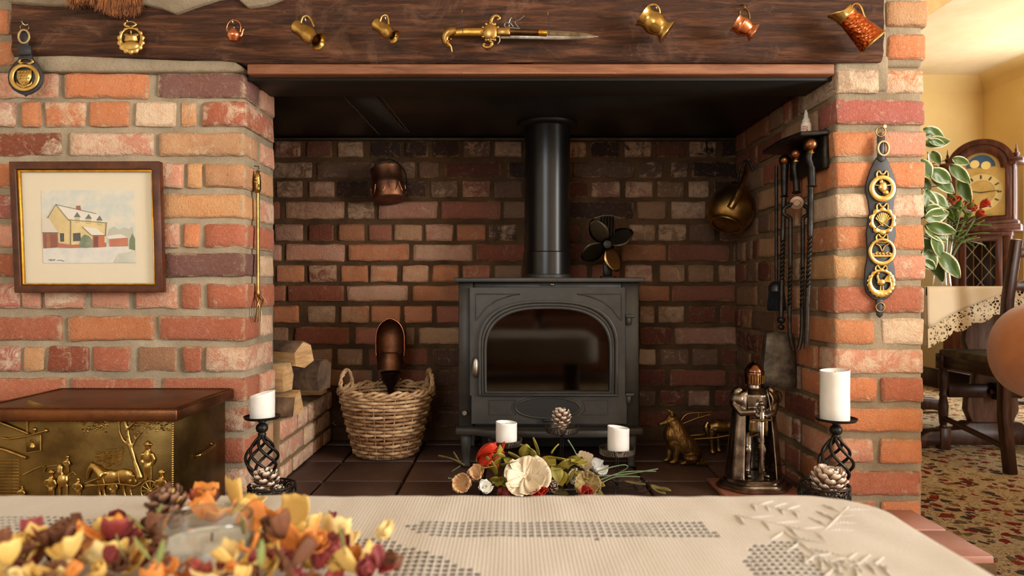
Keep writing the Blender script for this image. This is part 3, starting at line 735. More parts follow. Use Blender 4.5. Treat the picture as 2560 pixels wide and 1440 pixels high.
# firebox: brick lining, ash bed, charred log
mfb = mat('firebrick', (150, 112, 74), (70, 50, 38), .95, 0, 9, .5, 60)
b = MB(); b.box((0, D-.045, (zt+zb)/2+.02), (2*W-.08, .03, zt-zb-.1)); b.box((-W+.05, D/2, (zt+zb)/2+.02), (.03, D-.12, zt-zb-.1)); b.box((W-.05, D/2, (zt+zb)/2+.02), (.03, D-.12, zt-zb-.1)); b.build('fire_lining', mfb, stove)
g = [[(x*.045-.20, .03+y*.022, sz(984)+.012*noise.noise(Vector((x*.9, y*.9, 2)))+.004) for x in range(10)] for y in range(11)]
b = MB(); b.sheet(g); b.build('ash_bed', mat('ash', (206, 158, 106), (150, 112, 76), .95, 0, 16, .6, 80), stove, thick=.004)
b = MB(); b.tube([(-.15, .14, sz(955)), (-.02, .15, sz(950)), (.14, .13, sz(958))], [.028, .034, .03], 9); b.build('charred_log', mat('char', (34, 28, 24), (60, 46, 36), .9, 0, 20, .8, 50), stove)

flue = thing('flue_pipe', 'tall matt black flue pipe rising from the stove into the plate', 'flue', (px(1368, 2.32), 2.32, EYE-(694.5-CY)/SS))
h = PZ-flue.location.z
b = MB(); b.lathe([(.0795, 0), (.0795, .085), (.0755, .088), (.0755, h-.001)], 48); b.build('pipe', M_FLUE, flue, angle=30)
b = MB(); b.lathe([(.083, 0), (.083, .012), (.0797, .014)], 48, cap=False); b.build('spigot_ring', M_STOVE, flue)
b = MB(); b.lathe([(.076, h-.014), (.095, h-.012), (.1, h-.005), (.1, h-.001), (.076, h-.001)], 48, cap=False); b.build('collar', mat('collar_black', (26, 24, 22), None, .5, .4), flue)

# heat powered fan standing on the stove
fx, fY = 1520, 2.36
fan = thing('stove_fan', 'small black heat powered stove fan with one shiny bronze blade', 'fan', (px(fx, fY), fY, EYE-(694.5-CY)/SS+.0))
fs = F/fY; q = lambda x, y: (px(x, fY)-fan.location.x, pz(y, fY)-fan.location.z)
b = MB(); c = q(1516, 612)
b.box((0, 0, .004), (.05, .05, .008)); b.box((0, .01, .03), (.03, .012, .052)); b.build('base', M_IRON, fan, bevel=.002)
b = MB()
for k in range(5):
    x = (k-2)*.011; b.box((x*.9, .014, .085+.06), (.0035, .04, .13))
b.box((0, .014, .09), (.05, .008, .02)); b.build('heat_sink', M_IRON, fan, bevel=.001)
b = MB(); b.tube([(-.045+.0075*i, .014, .205+.010*math.sin(PI*i/12)) for i in range(13)], .0012, 5); b.build('carry_handle', M_STEEL, fan)
b = MB(); b.lathe([(.003, -.026), (.013, -.024), (.015, -.012), (.012, .004)], 16, TR((c[0], 0, c[1]), (-PI/2, 0, 0))); b.build('hub', M_IRON, fan)
def blade(ang, m):
    g = []
    for i in range(9):
        t_ = i/8; w = .034*(math.sin(PI*(t_*.86+.10))**.8); r = .012+.085*t_; row = []
        for j in range(7):
            s_ = (j-3)/3; tw = .55*(1-t_*.3); lx, ly = r, s_*w
            row.append((lx, ly*math.sin(tw)-.016, ly*math.cos(tw)))
        g.append(row)
    b = MB(); b.sheet(g, M=TR((c[0], 0, c[1]), (0, -ang, 0))); b.build('blade', m, fan, thick=.0014)
mbl = mat('blade_dark', (60, 54, 44), None, .3, .9); mbr = mat('blade_bronze', (180, 150, 104), None, .25, 1)
for a, m in ((-68, mbr), (28, mbl), (122, mbl), (208, mbl)): blade(math.radians(a), m)
# ------------------------------------------------------------------ things hung on the beam
HB = 1.718                                       # face of the beam
def hook(parent, base, x, y, Y, m=None):
    """screw hook from the beam at pixel (x, y)"""
    q = lambda dx, dy, dY: (px(x+dx, Y)-base.x, Y+dY-base.y, pz(y+dy, Y)-base.z)
    b = MB(); b.tube(smooth_path([q(0, -2, .034), q(0, -3, .012), q(0, 2, -.004), q(1, 10, -.009), q(2, 15, -.004), q(3, 11, .003)], 4), .0019, 6)
    b.build('hook', m or M_SILVER, parent)
def jug(name, label, foot, mouth, prof, hk, handle, m, Y=1.672, tip=0.0, mh=None, wall=.0015, hook_m=None, extra=None):
    """lathe jug hung by its handle; foot and mouth are pixels, prof = (t along the axis, radius in px)"""
    s = Y/F
    p0, p1 = P(foot[0], foot[1], Y+tip), P(mouth[0], mouth[1], Y-tip); base = (p0+p1)/2
    o = thing(name, label, 'jug', base); M = axis(p0-base, p1-base); L = (p1-p0).length
    pr = [(r*s, t_*L) for t_, r in prof]
    inner = [(max(r-wall, .001), z) for r, z in pr[::-1][:-1]]
    b = MB(); b.lathe(pr+inner+[(.0005, inner[-1][1])], 36, M); b.build('body', m, o, angle=50)
    hp = [tuple(P(x, y, Y+d)-base) for x, y, d in handle]
    b = MB(); b.tube(smooth_path(hp, 5), .0026, 8); b.build('handle', mh or m, o)
    hook(o, base, hk[0], hk[1], HB, hook_m)
    return o, base, M, L
jug('brass_jug', 'polished brass jug with flared lip between tiny kettle and smaller jug', (741, 67), (797, 104),
    [(0, 1), (0, 17), (.05, 18), (.12, 16.5), (.28, 17), (.5, 21), (.66, 20.5), (.8, 15.5), (.9, 16.5), (1, 22.5)], (765, 42),
    [(752, 58, -.005), (757, 44, -.004), (768, 40, -.004), (777, 48, -.004), (786, 68, -.006)], M_BRASS, tip=.014)
jug('brass_jug', 'small brass jug with flared lip hanging nearest the pistol dagger grip', (940, 60), (986, 92),
    [(0, 1), (0, 15), (.05, 16), (.15, 14), (.35, 15), (.55, 17), (.7, 15.5), (.82, 11.5), (.9, 12.5), (1, 17.5)], (964, 38),
    [(950, 54, -.004), (955, 42, -.004), (965, 38, -.004), (970, 45, -.004), (972, 62, -.005)], M_BRASS, tip=.010)
jug('brass_jug', 'large squat brass tankard hanging beside the dagger blade tip', (1669, 82), (1606, 38),
    [(0, 1), (0, 30), (.04, 30), (.12, 24), (.2, 20), (.3, 22), (.45, 27), (.6, 27.5), (.72, 24), (.85, 23), (.95, 27), (1, 30)], (1638, 12),
    [(1615, 26, 0), (1623, 14, -.002), (1638, 12, -.003), (1648, 22, -.002), (1650, 40, 0)], M_BRASS, tip=-.002)
jug('copper_jug', 'small copper tankard with flared foot hung from a brass hook', (1886, 82), (1838, 56),
    [(0, 1), (0, 23), (.05, 23), (.15, 17), (.24, 15), (.36, 19), (.55, 22), (.6, 23), (.63, 22), (.66, 23), (.72, 21.5), (.86, 20), (1, 24)], (1858, 12),
    [(1850, 40, 0), (1850, 27, -.002), (1862, 22, -.003), (1871, 30, -.002), (1874, 48, 0)], M_COPPER, tip=-.002, mh=mat('handle_dark', (96, 72, 44), None, .35, 1), hook_m=M_BRASSD)
# tall hammered copper pitcher with a brass spout
t = NT('hammered_copper'); co = t.coord('Object'); v = t.vor(co, 120, 'F1', .8)
t.bump(v.outputs['Distance'], .6, .004); t.set(col=t.ramp(t.noise(co, 20), [(.35, (200, 108, 58)), (.65, (164, 80, 42))]), rough=.24, metal=1.0)
M_HAMMER = t.m
o, base, M, L = jug('copper_pitcher', 'tall hammered copper pitcher with bright brass spout hanging above the pier', (2183, 106), (2119, 43),
    [(0, 1), (0, 36), (.02, 36.5), (.04, 34), (.3, 31), (.6, 27.5), (.85, 25), (1, 24.5)], (2143, 10),
    [(2124, 33, -.004), (2127, 18, -.008), (2140, 9, -.010), (2152, 18, -.010), (2160, 40, -.010), (2171, 62, -.006)], M_HAMMER, Y=1.668, tip=-.003, mh=M_BRASSD)
b = MB(); s_ = 1.668/F; g = []; up = (M.to_3x3().inverted() @ Vector((-.55, -.1, -.8)))
sd = math.atan2(up.y, up.x)
for j in range(8):
    row = []
    for i in range(28):
        a = 2*PI*i/28; k = max(0, math.cos(a-sd))**3; t_ = j/7
        r = (24.6-2.5*t_+10*t_**2*(.15+k))*s_; row.append((r*math.cos(a), r*math.sin(a), L+(.9*t_*18+k*t_*20+(1-k)*t_*2)*s_))
    g.append(row)
b.sheet(g, True, M); b.build('spout', M_BRASS, o, thick=.0012)
b = MB(); b.lathe([(36.8*s_, -.0005), (37.2*s_, .0015), (36.8*s_, .003)], 36, M, cap=False); b.build('foot_rim', M_BRASS, o)

# tiny copper kettle
Y = 1.69; base = P(585, 103, Y); k = thing('mini_kettle', 'tiny bright copper kettle hung on the beam by its hoop handle', 'kettle', base); s_ = Y/F
b = MB(); b.lathe([(.001, -.001), (11*s_, 0), (12*s_, 2*s_), (17*s_, 10*s_), (18*s_, 15*s_), (15*s_, 22*s_), (10*s_, 26*s_), (9.5*s_, 28*s_), (6*s_, 31*s_), (.0005, 33*s_)], 28); b.build('body', M_COPPER, k)
b = MB(); b.ball((0, 0, 34*s_), 2.4*s_, 10, 6); b.build('lid_knob', M_BRASS, k)
q = lambda x, y, d=0: P(x, y, Y+d)-base
b = MB(); b.tube(smooth_path([q(598, 92), q(604, 88), (q(606, 80)), q(610, 73)], 4), [.004]*4+[.003]*4+[.0025]*5, 8); b.build('spout', M_COPPER, k)
b = MB(); b.tube(smooth_path([q(570, 82), q(567, 70), q(572, 57), q(584, 50), q(597, 55), q(602, 66), q(600, 80)], 5), .0013, 7); b.build('hoop_handle', M_COPPER, k)
hook(k, base, 584, 47, HB)

# horse brass with a crown
def scallop(cx, cy, r, n, amp, N=96, ph=0): return [(cx+(r+amp*abs(math.sin(n*a/2+ph)))*math.cos(a), cy+(r+amp*abs(math.sin(n*a/2+ph)))*math.sin(a)) for a in [2*PI*i/N for i in range(N)]]
Y = 1.706; base = P(328, 135, Y); o = thing('horse_brass', 'scalloped brass plaque pierced with a crown hanging on the beam', 'horse brass', base)
s_ = Y/F; w = lambda pts: [((x-328)*s_, (135-y)*s_) for x, y in pts]
outp = scallop(328, 101, 31, 14, 4.5); inn = [(328+23*math.cos(2*PI*i/96), 95+22*math.sin(2*PI*i/96)) for i in range(96)]
b = MB(); b.ring(w(outp), w(inn), -.002, .002); b.build('rim', M_BRASS, o, bevel=.0006)
b = MB(); lo_ = circ(326, 61, 17, 40, 0, 8.5); li = circ(326, 60, 11, 40, 0, 4); b.ring(w(lo_), w(li), -.002, .002); b.build('hanger_loop', M_BRASS, o, bevel=.0006)
b = MB(); b.prism(w([(311, 103), (314, 92), (309, 86), (317, 82), (326, 88), (326, 78), (330, 78), (330, 88), (340, 82), (347, 86), (342, 92), (345, 103)]), -.0015, .001)
b.ball((0, 0, 0), (22*s_, .003, 13*s_), 20, 8, TR((0, -.001, (135-114)*s_))); b.tube([(0, -.001, (135-y)*s_) for y in (84, 74)], .0016, 6); b.build('crown', M_BRASS, o, bevel=.0004)
hook(o, base, 322, 45, HB)

# leather backed horse brass at the left end of the beam
Y = 1.712; base = P(64, 236, Y); o = thing('leather_horse_brass', 'round brass with a studded shield mounted on a black leather drop', 'horse brass', base)
w = lambda pts: [((x-64)*s_, (236-y)*s_) for x, y in pts]
lp = [(46, 116), (79, 116), (80, 140), (84, 148), (96, 160), (105, 176), (109, 194), (106, 210), (96, 224), (82, 233), (68, 238), (64, 242), (60, 238), (46, 233), (32, 224), (22, 210), (19, 194), (22, 176), (32, 160), (45, 148), (48, 140)]
b = MB(); b.prism(w(lp), -.001, .003); b.build('leather_drop', M_LEATHER, o, bevel=.001)
b = MB(); b.prism(w([(55, 76), (71, 76), (72, 118), (54, 118)]), -.002, .001); b.prism(w([(46, 112), (81, 115), (80, 138), (47, 138)]), -.005, -.001); b.build('strap', M_LEATHER, o, bevel=.001)
b = MB(); b.ring(w(circ(62, 92, 16, 32, 0, 19)), w(circ(62, 92, 11, 32, 0, 14)), -.005, -.002); b.build('buckle', M_STRAPW, o, bevel=.0008)
b = MB(); b.tube([((62+11*math.cos(2*PI*i/24)-64)*s_, -.001, (236-(69+8*math.sin(2*PI*i/24)))*s_) for i in range(24)], .0011, 6, True); b.build('ring', M_BRASSD, o)
b = MB(); b.ring(w(circ(64, 194, 38, 48, 0, 35)), w(circ(64, 194, 27, 48, 0, 25)), -.005, -.001); b.ring(w(circ(68, 155, 20, 32, 0, 8)), w(circ(68, 153, 14, 32, 0, 5)), -.005, -.001); b.build('brass_ring', M_BRASS, o, bevel=.0006)
b = MB(); b.prism(w([(46, 178), (83, 176), (82, 196), (76, 209), (64, 218), (52, 209), (46, 196)]), -.006, -.001); b.prism(w([(44, 205), (50, 210), (64, 216), (78, 210), (84, 205), (82, 214), (64, 222), (46, 214)]), -.006, -.001)
for r_, (yy, xs) in enumerate(((182, (52, 60, 68, 76)), (190, (56, 64, 72)), (197, (54, 62, 70, 76)), (205, (60, 68)))):
    for xx in xs: b.ball(((xx-64)*s_, -.0065, (236-yy)*s_), 2.6*s_, 8, 5)
b.build('shield', M_BRASS, o, bevel=.0004)
b = MB(); b.tube(smooth_path([((62-64)*s_, .012, (236-52)*s_), ((59-64)*s_, -.002, (236-52)*s_), ((60-64)*s_, -.006, (236-58)*s_), ((66-64)*s_, -.004, (236-64)*s_), ((71-64)*s_, -.002, (236-61)*s_)], 4), .0017, 6); b.build('hook', M_SILVER, o)

# flintlock pistol dagger
Y = 1.700; base = P(1300, 82, Y); s_ = Y/F
o = thing('pistol_dagger', 'ornate brass flintlock pistol dagger with steel blade hung on two pins', 'dagger', base)
w = lambda pts: [((x-1300)*s_, (82-y)*s_) for x, y in pts]; k3 = lambda x, y, d=0: ((x-1300)*s_, d, (82-y)*s_)
b = MB(); pts = [(1250, 76), (1300, 74), (1370, 75), (1420, 78), (1460, 82), (1480, 86), (1498, 91.5), (1480, 96), (1455, 99.5), (1400, 100), (1300, 98), (1250, 97)]
b.prism(w(pts), -.0015, .0015); b.build('blade', M_STEEL, o, bevel=.001)
b = MB(); b.tube([k3(1370, 88, -.0015), k3(1490, 91, -.0008)], [.0012, .0004], 5); b.build('blade_ridge', mat('steel_dark', (92, 86, 78), None, .4, 1), o)
b = MB(); b.tube([k3(1275, 82, -.006), k3(1345, 84, -.006), k3(1366, 85, -.006)], [.0075, .0068, .0062], 14); b.build('barrel', mat('barrel_bronze', (112, 82, 50), (84, 60, 38), .35, 1, 30), o)
b = MB(); b.lathe([(.0068, 0), (.0075, .004), (.007, .006), (.007, .015), (.0078, .018), (.0068, .02)], 16, axis(k3(1346, 84, -.006), k3(1366, 85, -.006))); b.build('muzzle_band', M_GILT, o)
b = MB(); b.box(k3(1260, 82, -.006), (.032, .014, .019)); b.build('lock_plate', M_BRASSD, o, bevel=.003)
b = MB(); b.tube(smooth_path([k3(1135, 82), k3(1165, 80), k3(1200, 80), k3(1216, 80)], 4), [.0088]*4+[.0098]*4+[.0105]*5, 14, flat=.7); b.build('grip', mat('grip_gilt', (206, 166, 84), (176, 132, 58), .4, 1, 60, .4, 260, .001), o)
b = MB(); b.tube(smooth_path([k3(1140, 78), k3(1125, 80), k3(1115, 90), k3(1114, 102), k3(1120, 112), k3(1127, 118), k3(1130, 130)], 4), [.010, .0105, .011, .0125, .013, .013, .0128, .0122, .0118, .0112, .0108, .010, .0096, .009, .0085, .008, .0075, .007, .0062, .005, .004, .003, .0025, .002, .0014], 12)
for i in range(12): b.ball(k3(1110+R.uniform(-2, 20), 82+R.uniform(-4, 30), -.006), R.uniform(.002, .004), 8, 6)
b.build('dolphin_pommel', M_BRASSD, o)
b = MB(); b.ball(k3(1226, 82, -.004), (.020, .009, .021), 20, 12)
for i in range(26):
    a = R.uniform(0, 2*PI); r = R.uniform(.3, 1); b.ball((k3(1226, 82)[0]+.019*r*math.cos(a), -.011+.006*r, k3(1226, 82)[2]+.02*r*math.sin(a)), R.uniform(.002, .0042), 8, 6)
for i in range(12): a = 2*PI*i/12; b.ball((k3(1226, 82)[0]+.021*math.cos(a), -.004, k3(1226, 82)[2]+.022*math.sin(a)), .0045, 8, 6)
b.build('rosette', M_BRASSD, o)
b = MB(); b.tube(smooth_path([k3(1228, 62), k3(1228, 50), k3(1236, 41), k3(1246, 41), k3(1249, 47), k3(1243, 50)], 5), [.0055]*6+[.005]*8+[.004]*6+[.0035]*6, 10); b.build('scroll_guard', M_BRASSD, o)
b = MB(); b.tube(smooth_path([k3(1228, 102), k3(1229, 112), k3(1221, 119), k3(1211, 117), k3(1208, 111), k3(1214, 110)], 5), [.0055]*6+[.005]*8+[.004]*6+[.0035]*6, 10); b.build('scroll_guard', M_BRASSD, o)
b = MB(); b.tube([(k3(1267, 65)[0]+.0058*math.cos(2*PI*i/18), -.006, k3(1267, 65)[2]+.0058*math.sin(2*PI*i/18)) for i in range(18)], .002, 7, True)
b.tube([k3(1271, 60, -.006), k3(1276, 48, -.006)], [.0035, .0028], 8); b.ball(k3(1278, 48, -.006), .0035, 10, 6); b.tube([k3(1284, 70, -.006), k3(1276, 60, -.006)], .003, 7)
b.tube(smooth_path([k3(1297, 72, -.006), k3(1287, 58, -.006), k3(1297, 53, -.006), k3(1311, 42, -.006)], 4), .0019, 7); b.tube([k3(1272, 72, -.006), k3(1300, 74, -.006)], .003, 7); b.build('flintlock', mat('lock_steel', (120, 116, 110), None, .3, 1), o)
b = MB(); b.tube(smooth_path([k3(1249, 92, -.004), k3(1249, 104, -.004), k3(1244, 111, -.004)], 4), .0016, 6); b.build('trigger', M_STEEL, o)
for x, y in ((1156, 27), (1370, 33)):
    b = MB(); b.tube([k3(x, y, .020), k3(x, y, -.004), k3(x, y+9, -.004)], .0013, 6); b.build('pin', M_BRASS, o)
    b = MB(); b.tube([k3(x, y+4, -.004), k3(x+1, y+20, -.010), k3(x+1, y+62, -.0145)], .0007, 5); b.build('thread', M_LEATHER, o)

# bristle brush hung over the left end of the beam
base = P(262, -60, 1.70); o = thing('bristle_brush', 'brown bristle broom head hanging over the beam beside the crown brass', 'broom', base)
b = MB(); b.box((0, .0, .012), (.17, .03, .05)); b.build('head', M_DARKOAK, o, bevel=.006)
b = MB()
for i in range(1500):
    u = R.uniform(-.082, .082); v = R.uniform(-.012, .012); L = .064+.010*math.sin(u*40)+R.uniform(-.008, .016)+(.010 if u > -.02 else 0)
    x0 = Vector((u, v, 0)); x1 = Vector((u*1.04+R.uniform(-.006, .006), v+R.uniform(-.012, .006), -L*.7)); x2 = x1+Vector((R.uniform(-.009, .009), R.uniform(-.008, .004), -L*.34))
    b.tube([x0, x1, x2], [.0007, .0006, .0003], 3)
b.build('bristles', mat('bristle', (176, 112, 62), (112, 66, 34), .7, 0, 40), o)['kind'] = 'stuff'

# toasting fork on the left reveal
Y = 1.76; XR = LX+.014
fk = thing('toasting_fork', 'long brass toasting fork hung on the brick corner beside the picture', 'fork', (XR, 1.80, pz(800, 1.80)))
zz = lambda y: pz(y, 1.80)-fk.location.z
b = MB(); b.tube([(0, 0, zz(455)), (.001, 0, zz(733))], .0042, 10); b.build('shaft', M_BRASSD, fk)
b = MB(); b.lathe([(.004, 0), (.007, .004), (.0085, .012), (.0085, .03), (.007, .04), (.0075, .046), (.004, .052), (.006, .056), (.001, .06)], 14, TR((0, 0, zz(483))))
for i in range(10): b.ball((R.uniform(-.006, .006), -.006, zz(483)+.008+.004*i), .003, 8, 5)
b.build('figure_handle', M_BRASSD, fk)
b = MB(); b.lathe([(.005, 0), (.0062, .004), (.005, .012)], 12, TR((.001, 0, zz(738)))); b.build('ferrule', M_BRASSD, fk)
for s in (-1, 0, 1):
    b = MB(); b.tube(smooth_path([(.001, -.001, zz(738)), (.001+.008*abs(s), s*.012-.002, zz(750)), (.006, s*.016-.004, zz(768)), (.002+.004*s, s*.012-.003, zz(804))], 5), [.003]*6+[.0024]*5+[.0018]*5, 7); b.build('prong', M_BRASSD, fk)
b = MB(); b.tube([(-.01, 0, zz(415)), (.002, 0, zz(416)), (.003, 0, zz(423))], .0012, 6); b.build('hook', M_IRON, fk)

# framed watercolour
PY = 1.722; base = P(222, 568, PY); o = thing('framed_picture', 'framed watercolour of a snowy house hanging on the brick wall', 'picture', base); s_ = PY/F
w = lambda pts: [((x-222)*s_, (568-y)*s_) for x, y in pts]
O = [(27, 405), (402, 404), (411, 731), (41, 732)]; I1 = [(44, 424), (382, 424), (391, 713), (57, 713)]; I2 = [(51, 430), (378, 430), (386, 708), (62, 708)]
cn = lambda c4: [c4[0], c4[1], c4[2], c4[3]]
b = MB(); b.ring(w(O), w(I1), -.008, .012); b.build('frame', M_FRAME, o, bevel=.002, seg=2)
b = MB(); b.ring(w(I1), w(I2), -.004, .010); b.build('gilt_slip', M_GILT, o, bevel=.001)
b = MB(); b.prism(w(I2), .004, .008); b.build('mount', mat('mount_card', (224, 211, 186), None, .9), o, smooth=False)
def flat(name, pts, col, d, col2=None, par=None):
    b = MB(); b.prism(w(pts), d, d+.0006); return b.build(name, mat('paint_%d_%d_%d' % col, col, col2, .9, 0, 30), par or o, smooth=False)
sh = flat('sheet', [(101, 475), (333, 475), (338, 657), (107, 658)], (196, 204, 200), .0030, (222, 214, 196))
d = .0023
for nm, pts, col, c2 in (('snow_ground', [(106, 622), (337, 616), (338, 657), (107, 658)], (226, 220, 208), (206, 206, 204)),
   ('far_trees', [(268, 588), (272, 572), (284, 566), (296, 575), (310, 568), (322, 572), (330, 566), (335, 600), (335, 618), (268, 606)], (188, 186, 172), None),
   ('left_barn', [(105, 582), (118, 582), (146, 580), (146, 618), (107, 621)], (170, 112, 84), (150, 88, 66)),
   ('barn_roof', [(104, 543), (119, 545), (147, 581), (104, 581)], (214, 204, 188), None),
   ('gable_wall', [(119, 544), (139, 512), (170, 549), (175, 610), (145, 608), (143, 580)], (222, 198, 140), (206, 182, 130)),
   ('front_wall', [(170, 549), (265, 557), (263, 610), (175, 614)], (228, 206, 152), (214, 190, 134)),
   ('brick_plinth', [(145, 607), (176, 612), (176, 620), (145, 619)], (178, 108, 84), None),
   ('brick_plinth', [(176, 612), (264, 606), (264, 617), (176, 620)], (178, 108, 84), None),
   ('main_roof', [(139, 511), (240, 534), (267, 557), (170, 549)], (226, 220, 206), None),
   ('chimney', [(189, 518), (190, 514), (199, 514), (201, 524), (190, 523)], (160, 96, 80), None),
   ('low_garage', [(272, 598), (318, 594), (319, 615), (273, 616)], (196, 120, 90), (178, 104, 80)),
   ('garage_roof', [(266, 590), (300, 585), (318, 594), (270, 597)], (226, 220, 210), None),
   ('shrub', [(196, 618), (200, 596), (210, 586), (222, 590), (230, 600), (231, 617), (214, 620)], (150, 158, 134), (112, 124, 98)),
   ('evergreen', [(323, 600), (330, 584), (336, 596), (337, 626), (322, 622)], (112, 126, 90), None),
   ('snowy_bush', [(282, 656), (296, 634), (320, 630), (338, 626), (338, 657)], (188, 192, 176), (212, 208, 192))):
    flat(nm, pts, col, d, c2, sh); d -= .00006
d = .0012
for nm, pts, col in (('porch_roof', [(205, 567), (238, 570), (262, 588), (228, 588)], (228, 222, 208)), ('porch_wall', [(231, 589), (260, 589), (260, 617), (231, 619)], (190, 106, 76)), ('porch_door', [(233, 590), (245, 590), (245, 618), (233, 618)], (120, 66, 56)),
   ('window', [(149, 583), (159, 583), (159, 604), (150, 604)], (70, 72, 74)), ('window', [(182, 583), (200, 582), (201, 602), (182, 603)], (76, 78, 78)),
   ('dormer', [(184, 543), (192, 530), (201, 543)], (104, 110, 114)), ('dormer', [(212, 547), (221, 535), (229, 547)], (104, 110, 114)), ('dormer', [(240, 551), (248, 539), (256, 551)], (104, 110, 114)),
   ('dormer_window', [(187, 544), (198, 544), (198, 556), (187, 556)], (200, 184, 134)), ('dormer_window', [(215, 548), (226, 548), (226, 559), (215, 559)], (200, 184, 134)), ('dormer_window', [(243, 552), (253, 552), (253, 562), (243, 562)], (200, 184, 134)),
   ('barn_door', [(107, 584), (114, 584), (115, 620), (108, 620)], (140, 84, 68)), ('barn_door', [(127, 586), (140, 586), (141, 618), (127, 619)], (134, 78, 64))):
    flat(nm, pts, col, d, None, sh); d -= .00002
mi = mat('ink', (52, 48, 46), None, .9)
for pts in ([(118, 545), (139, 511), (170, 549), (267, 557)], [(104, 581), (146, 582)], [(170, 549), (176, 552), (176, 612)], [(139, 511), (240, 534)], [(228, 588), (262, 588)], [(205, 567), (228, 588)], [(265, 558), (263, 590)],
            [(120, 650), (127, 648), (125, 652), (131, 649), (134, 651), (137, 648)], [(142, 651), (151, 650), (160, 653)]):
    b = MB(); b.tube([(x, .0008, z) for x, z in w(pts)], .0006, 4); b.build('ink_line', mi, sh)
b = MB(); b.add([(x, 0, z) for x, z in w(I2)], [(0, 1, 2, 3)]); b.build('glazing', M_GLASS, o, smooth=False)

# strap with four horse brasses on the pier
SY = 1.738; base = P(2203, 800, SY); s_ = SY/F
o = thing('brass_martingale', 'black leather strap with four horse brasses hanging on the brick pier', 'horse brasses', base)
w = lambda pts: [((x-2203)*s_, (800-y)*s_) for x, y in pts]; k3 = lambda x, y, d=0: ((x-2203)*s_, d, (800-y)*s_)
half = [(2213, 392), (2221, 404), (2230, 425), (2240, 455), (2242, 475), (2236, 500), (2232, 530), (2236, 555), (2240, 585), (2234, 620), (2234, 645), (2240, 672), (2242, 705), (2237, 730), (2222, 746), (2208, 752)]
lp = half+[(4406-x, y) for x, y in half[::-1]]
lp = [(x-(3 if y > 600 else 0), y) for x, y in lp]
b = MB(); b.prism(w(lp), -.001, .005); b.build('leather_backing', M_LEATHER, o, bevel=.0015, seg=2)
b = MB(); b.prism(w([(2193, 338), (2211, 338), (2213, 400), (2203, 406), (2193, 400)]), -.003, .001); b.build('strap', M_LEATHER, o, bevel=.001)
b = MB(); b.prism(w([(2190, 748), (2207, 748), (2207, 788), (2199, 795), (2191, 788)]), -.002, .002); b.build('strap_end', M_LEATHER, o, bevel=.001)
b = MB(); b.ring(w(circ(2205, 372, 16, 36, 0, 20)), w(circ(2205, 372, 11, 36, 0, 15)), -.008, -.003); b.tube([k3(2205, 357, -.007), k3(2205, 386, -.007)], .0013, 6); b.build('buckle', M_STRAPW, o, bevel=.001)
for x, y, r in ((2200, 330, 12), (2199, 768, 11)):
    b = MB(); b.tube([k3(x+r*math.cos(2*PI*i/26), y+r*math.sin(2*PI*i/26), -.003) for i in range(26)], .0016, 7, True); b.build('ring', M_BRASSD, o)
b = MB(); b.tube([k3(2210, 317, .015), k3(2210, 317, -.004)], .0018, 8); b.lathe([(.0045, 0), (.0045, .0012)], 12, axis(k3(2210, 317, -.004), k3(2210, 317, -.008))); b.build('nail', M_SILVER, o)
def loop_hanger(b, x, y, ww=13):
    b.tube(smooth_path([k3(x-ww, y+16, -.003), k3(x-ww-1, y+4, -.003), k3(x-ww+4, y-2, -.003), k3(x-4, y+5, -.003), k3(x+4, y+5, -.003), k3(x+ww-4, y-2, -.003), k3(x+ww+1, y+4, -.003), k3(x+ww, y+16, -.003)], 4), .0026, 7)
def mk(name, cx, cy, outer, inner):
    b = MB(); b.ring(w(outer), w(inner), -.0055, -.001); loop_hanger(b, cx, cy-42); return b.build(name, M_BRASS, o, bevel=.0008)
N = 64
p1 = mk('horsehead_brass', 2204, 472, circ(2204, 472, 33, N), circ(2204, 470, 21, N))
b = MB(); b.ball(k3(2204, 468, -.006), (11*s_, .005, 14*s_), 14, 9); b.tube([k3(2183, 463, -.004), k3(2204, 466, -.006), k3(2225, 463, -.004)], .0022, 6); b.ball(k3(2200, 456, -.006), (5*s_, .003, 7*s_)); b.ball(k3(2210, 482, -.007), (8*s_, .004, 7*s_)); b.build('animal_relief', M_BRASS, p1)
p2 = mk('fan_brass', 2204, 553, scallop(2204, 553, 29, 10, 6, N), circ(2204, 552, 23, N))
b = MB()
for i in range(9):
    a = PI*(.22+.56*i/8); b.tube([k3(2204, 566, -.004), k3(2204+24*math.cos(a), 566-34*math.sin(a), -.005)], [.001, .0026], 6)
b.tube([k3(2186, 548, -.006), k3(2226, 572, -.006)], .0016, 6); b.tube([k3(2224, 545, -.006), k3(2186, 572, -.006)], .0016, 6); b.build('fan_relief', M_BRASS, p2)
p3 = mk('ploughing_brass', 2203, 630, circ(2203, 630, 34, N), circ(2203, 628, 26, N))
b = MB(); b.prism(w([(2178, 634), (2190, 629), (2203, 633), (2216, 629), (2228, 634), (2228, 642), (2178, 642)]), -.006, -.002); b.tube(smooth_path([k3(2187, 610, -.004), k3(2197, 616, -.004), k3(2203, 628, -.004), k3(2209, 616, -.004), k3(2220, 610, -.004)], 4), .0018, 6); b.tube([k3(2178, 606, -.004), k3(2228, 606, -.004)], .0016, 6)
for xx in (2186, 2194, 2203, 2212, 2220): b.ball(k3(xx, 634, -.006), (3.4*s_, .003, 4*s_), 8, 6)
b.build('plough_relief', M_BRASS, p3)
p4 = mk('cockerel_brass', 2201, 708, scallop(2201, 708, 33, 18, 3.5, N), circ(2201, 704, 24, N))
b = MB(); b.ball(k3(2200, 706, -.006), (11*s_, .004, 9*s_)); b.tube(smooth_path([k3(2193, 702, -.006), k3(2190, 692, -.006), k3(2192, 684, -.006)], 4), [.005, .0045, .004, .004, .0035, .0035, .003, .003, .0025], 8); b.ball(k3(2192, 684, -.006), .004)
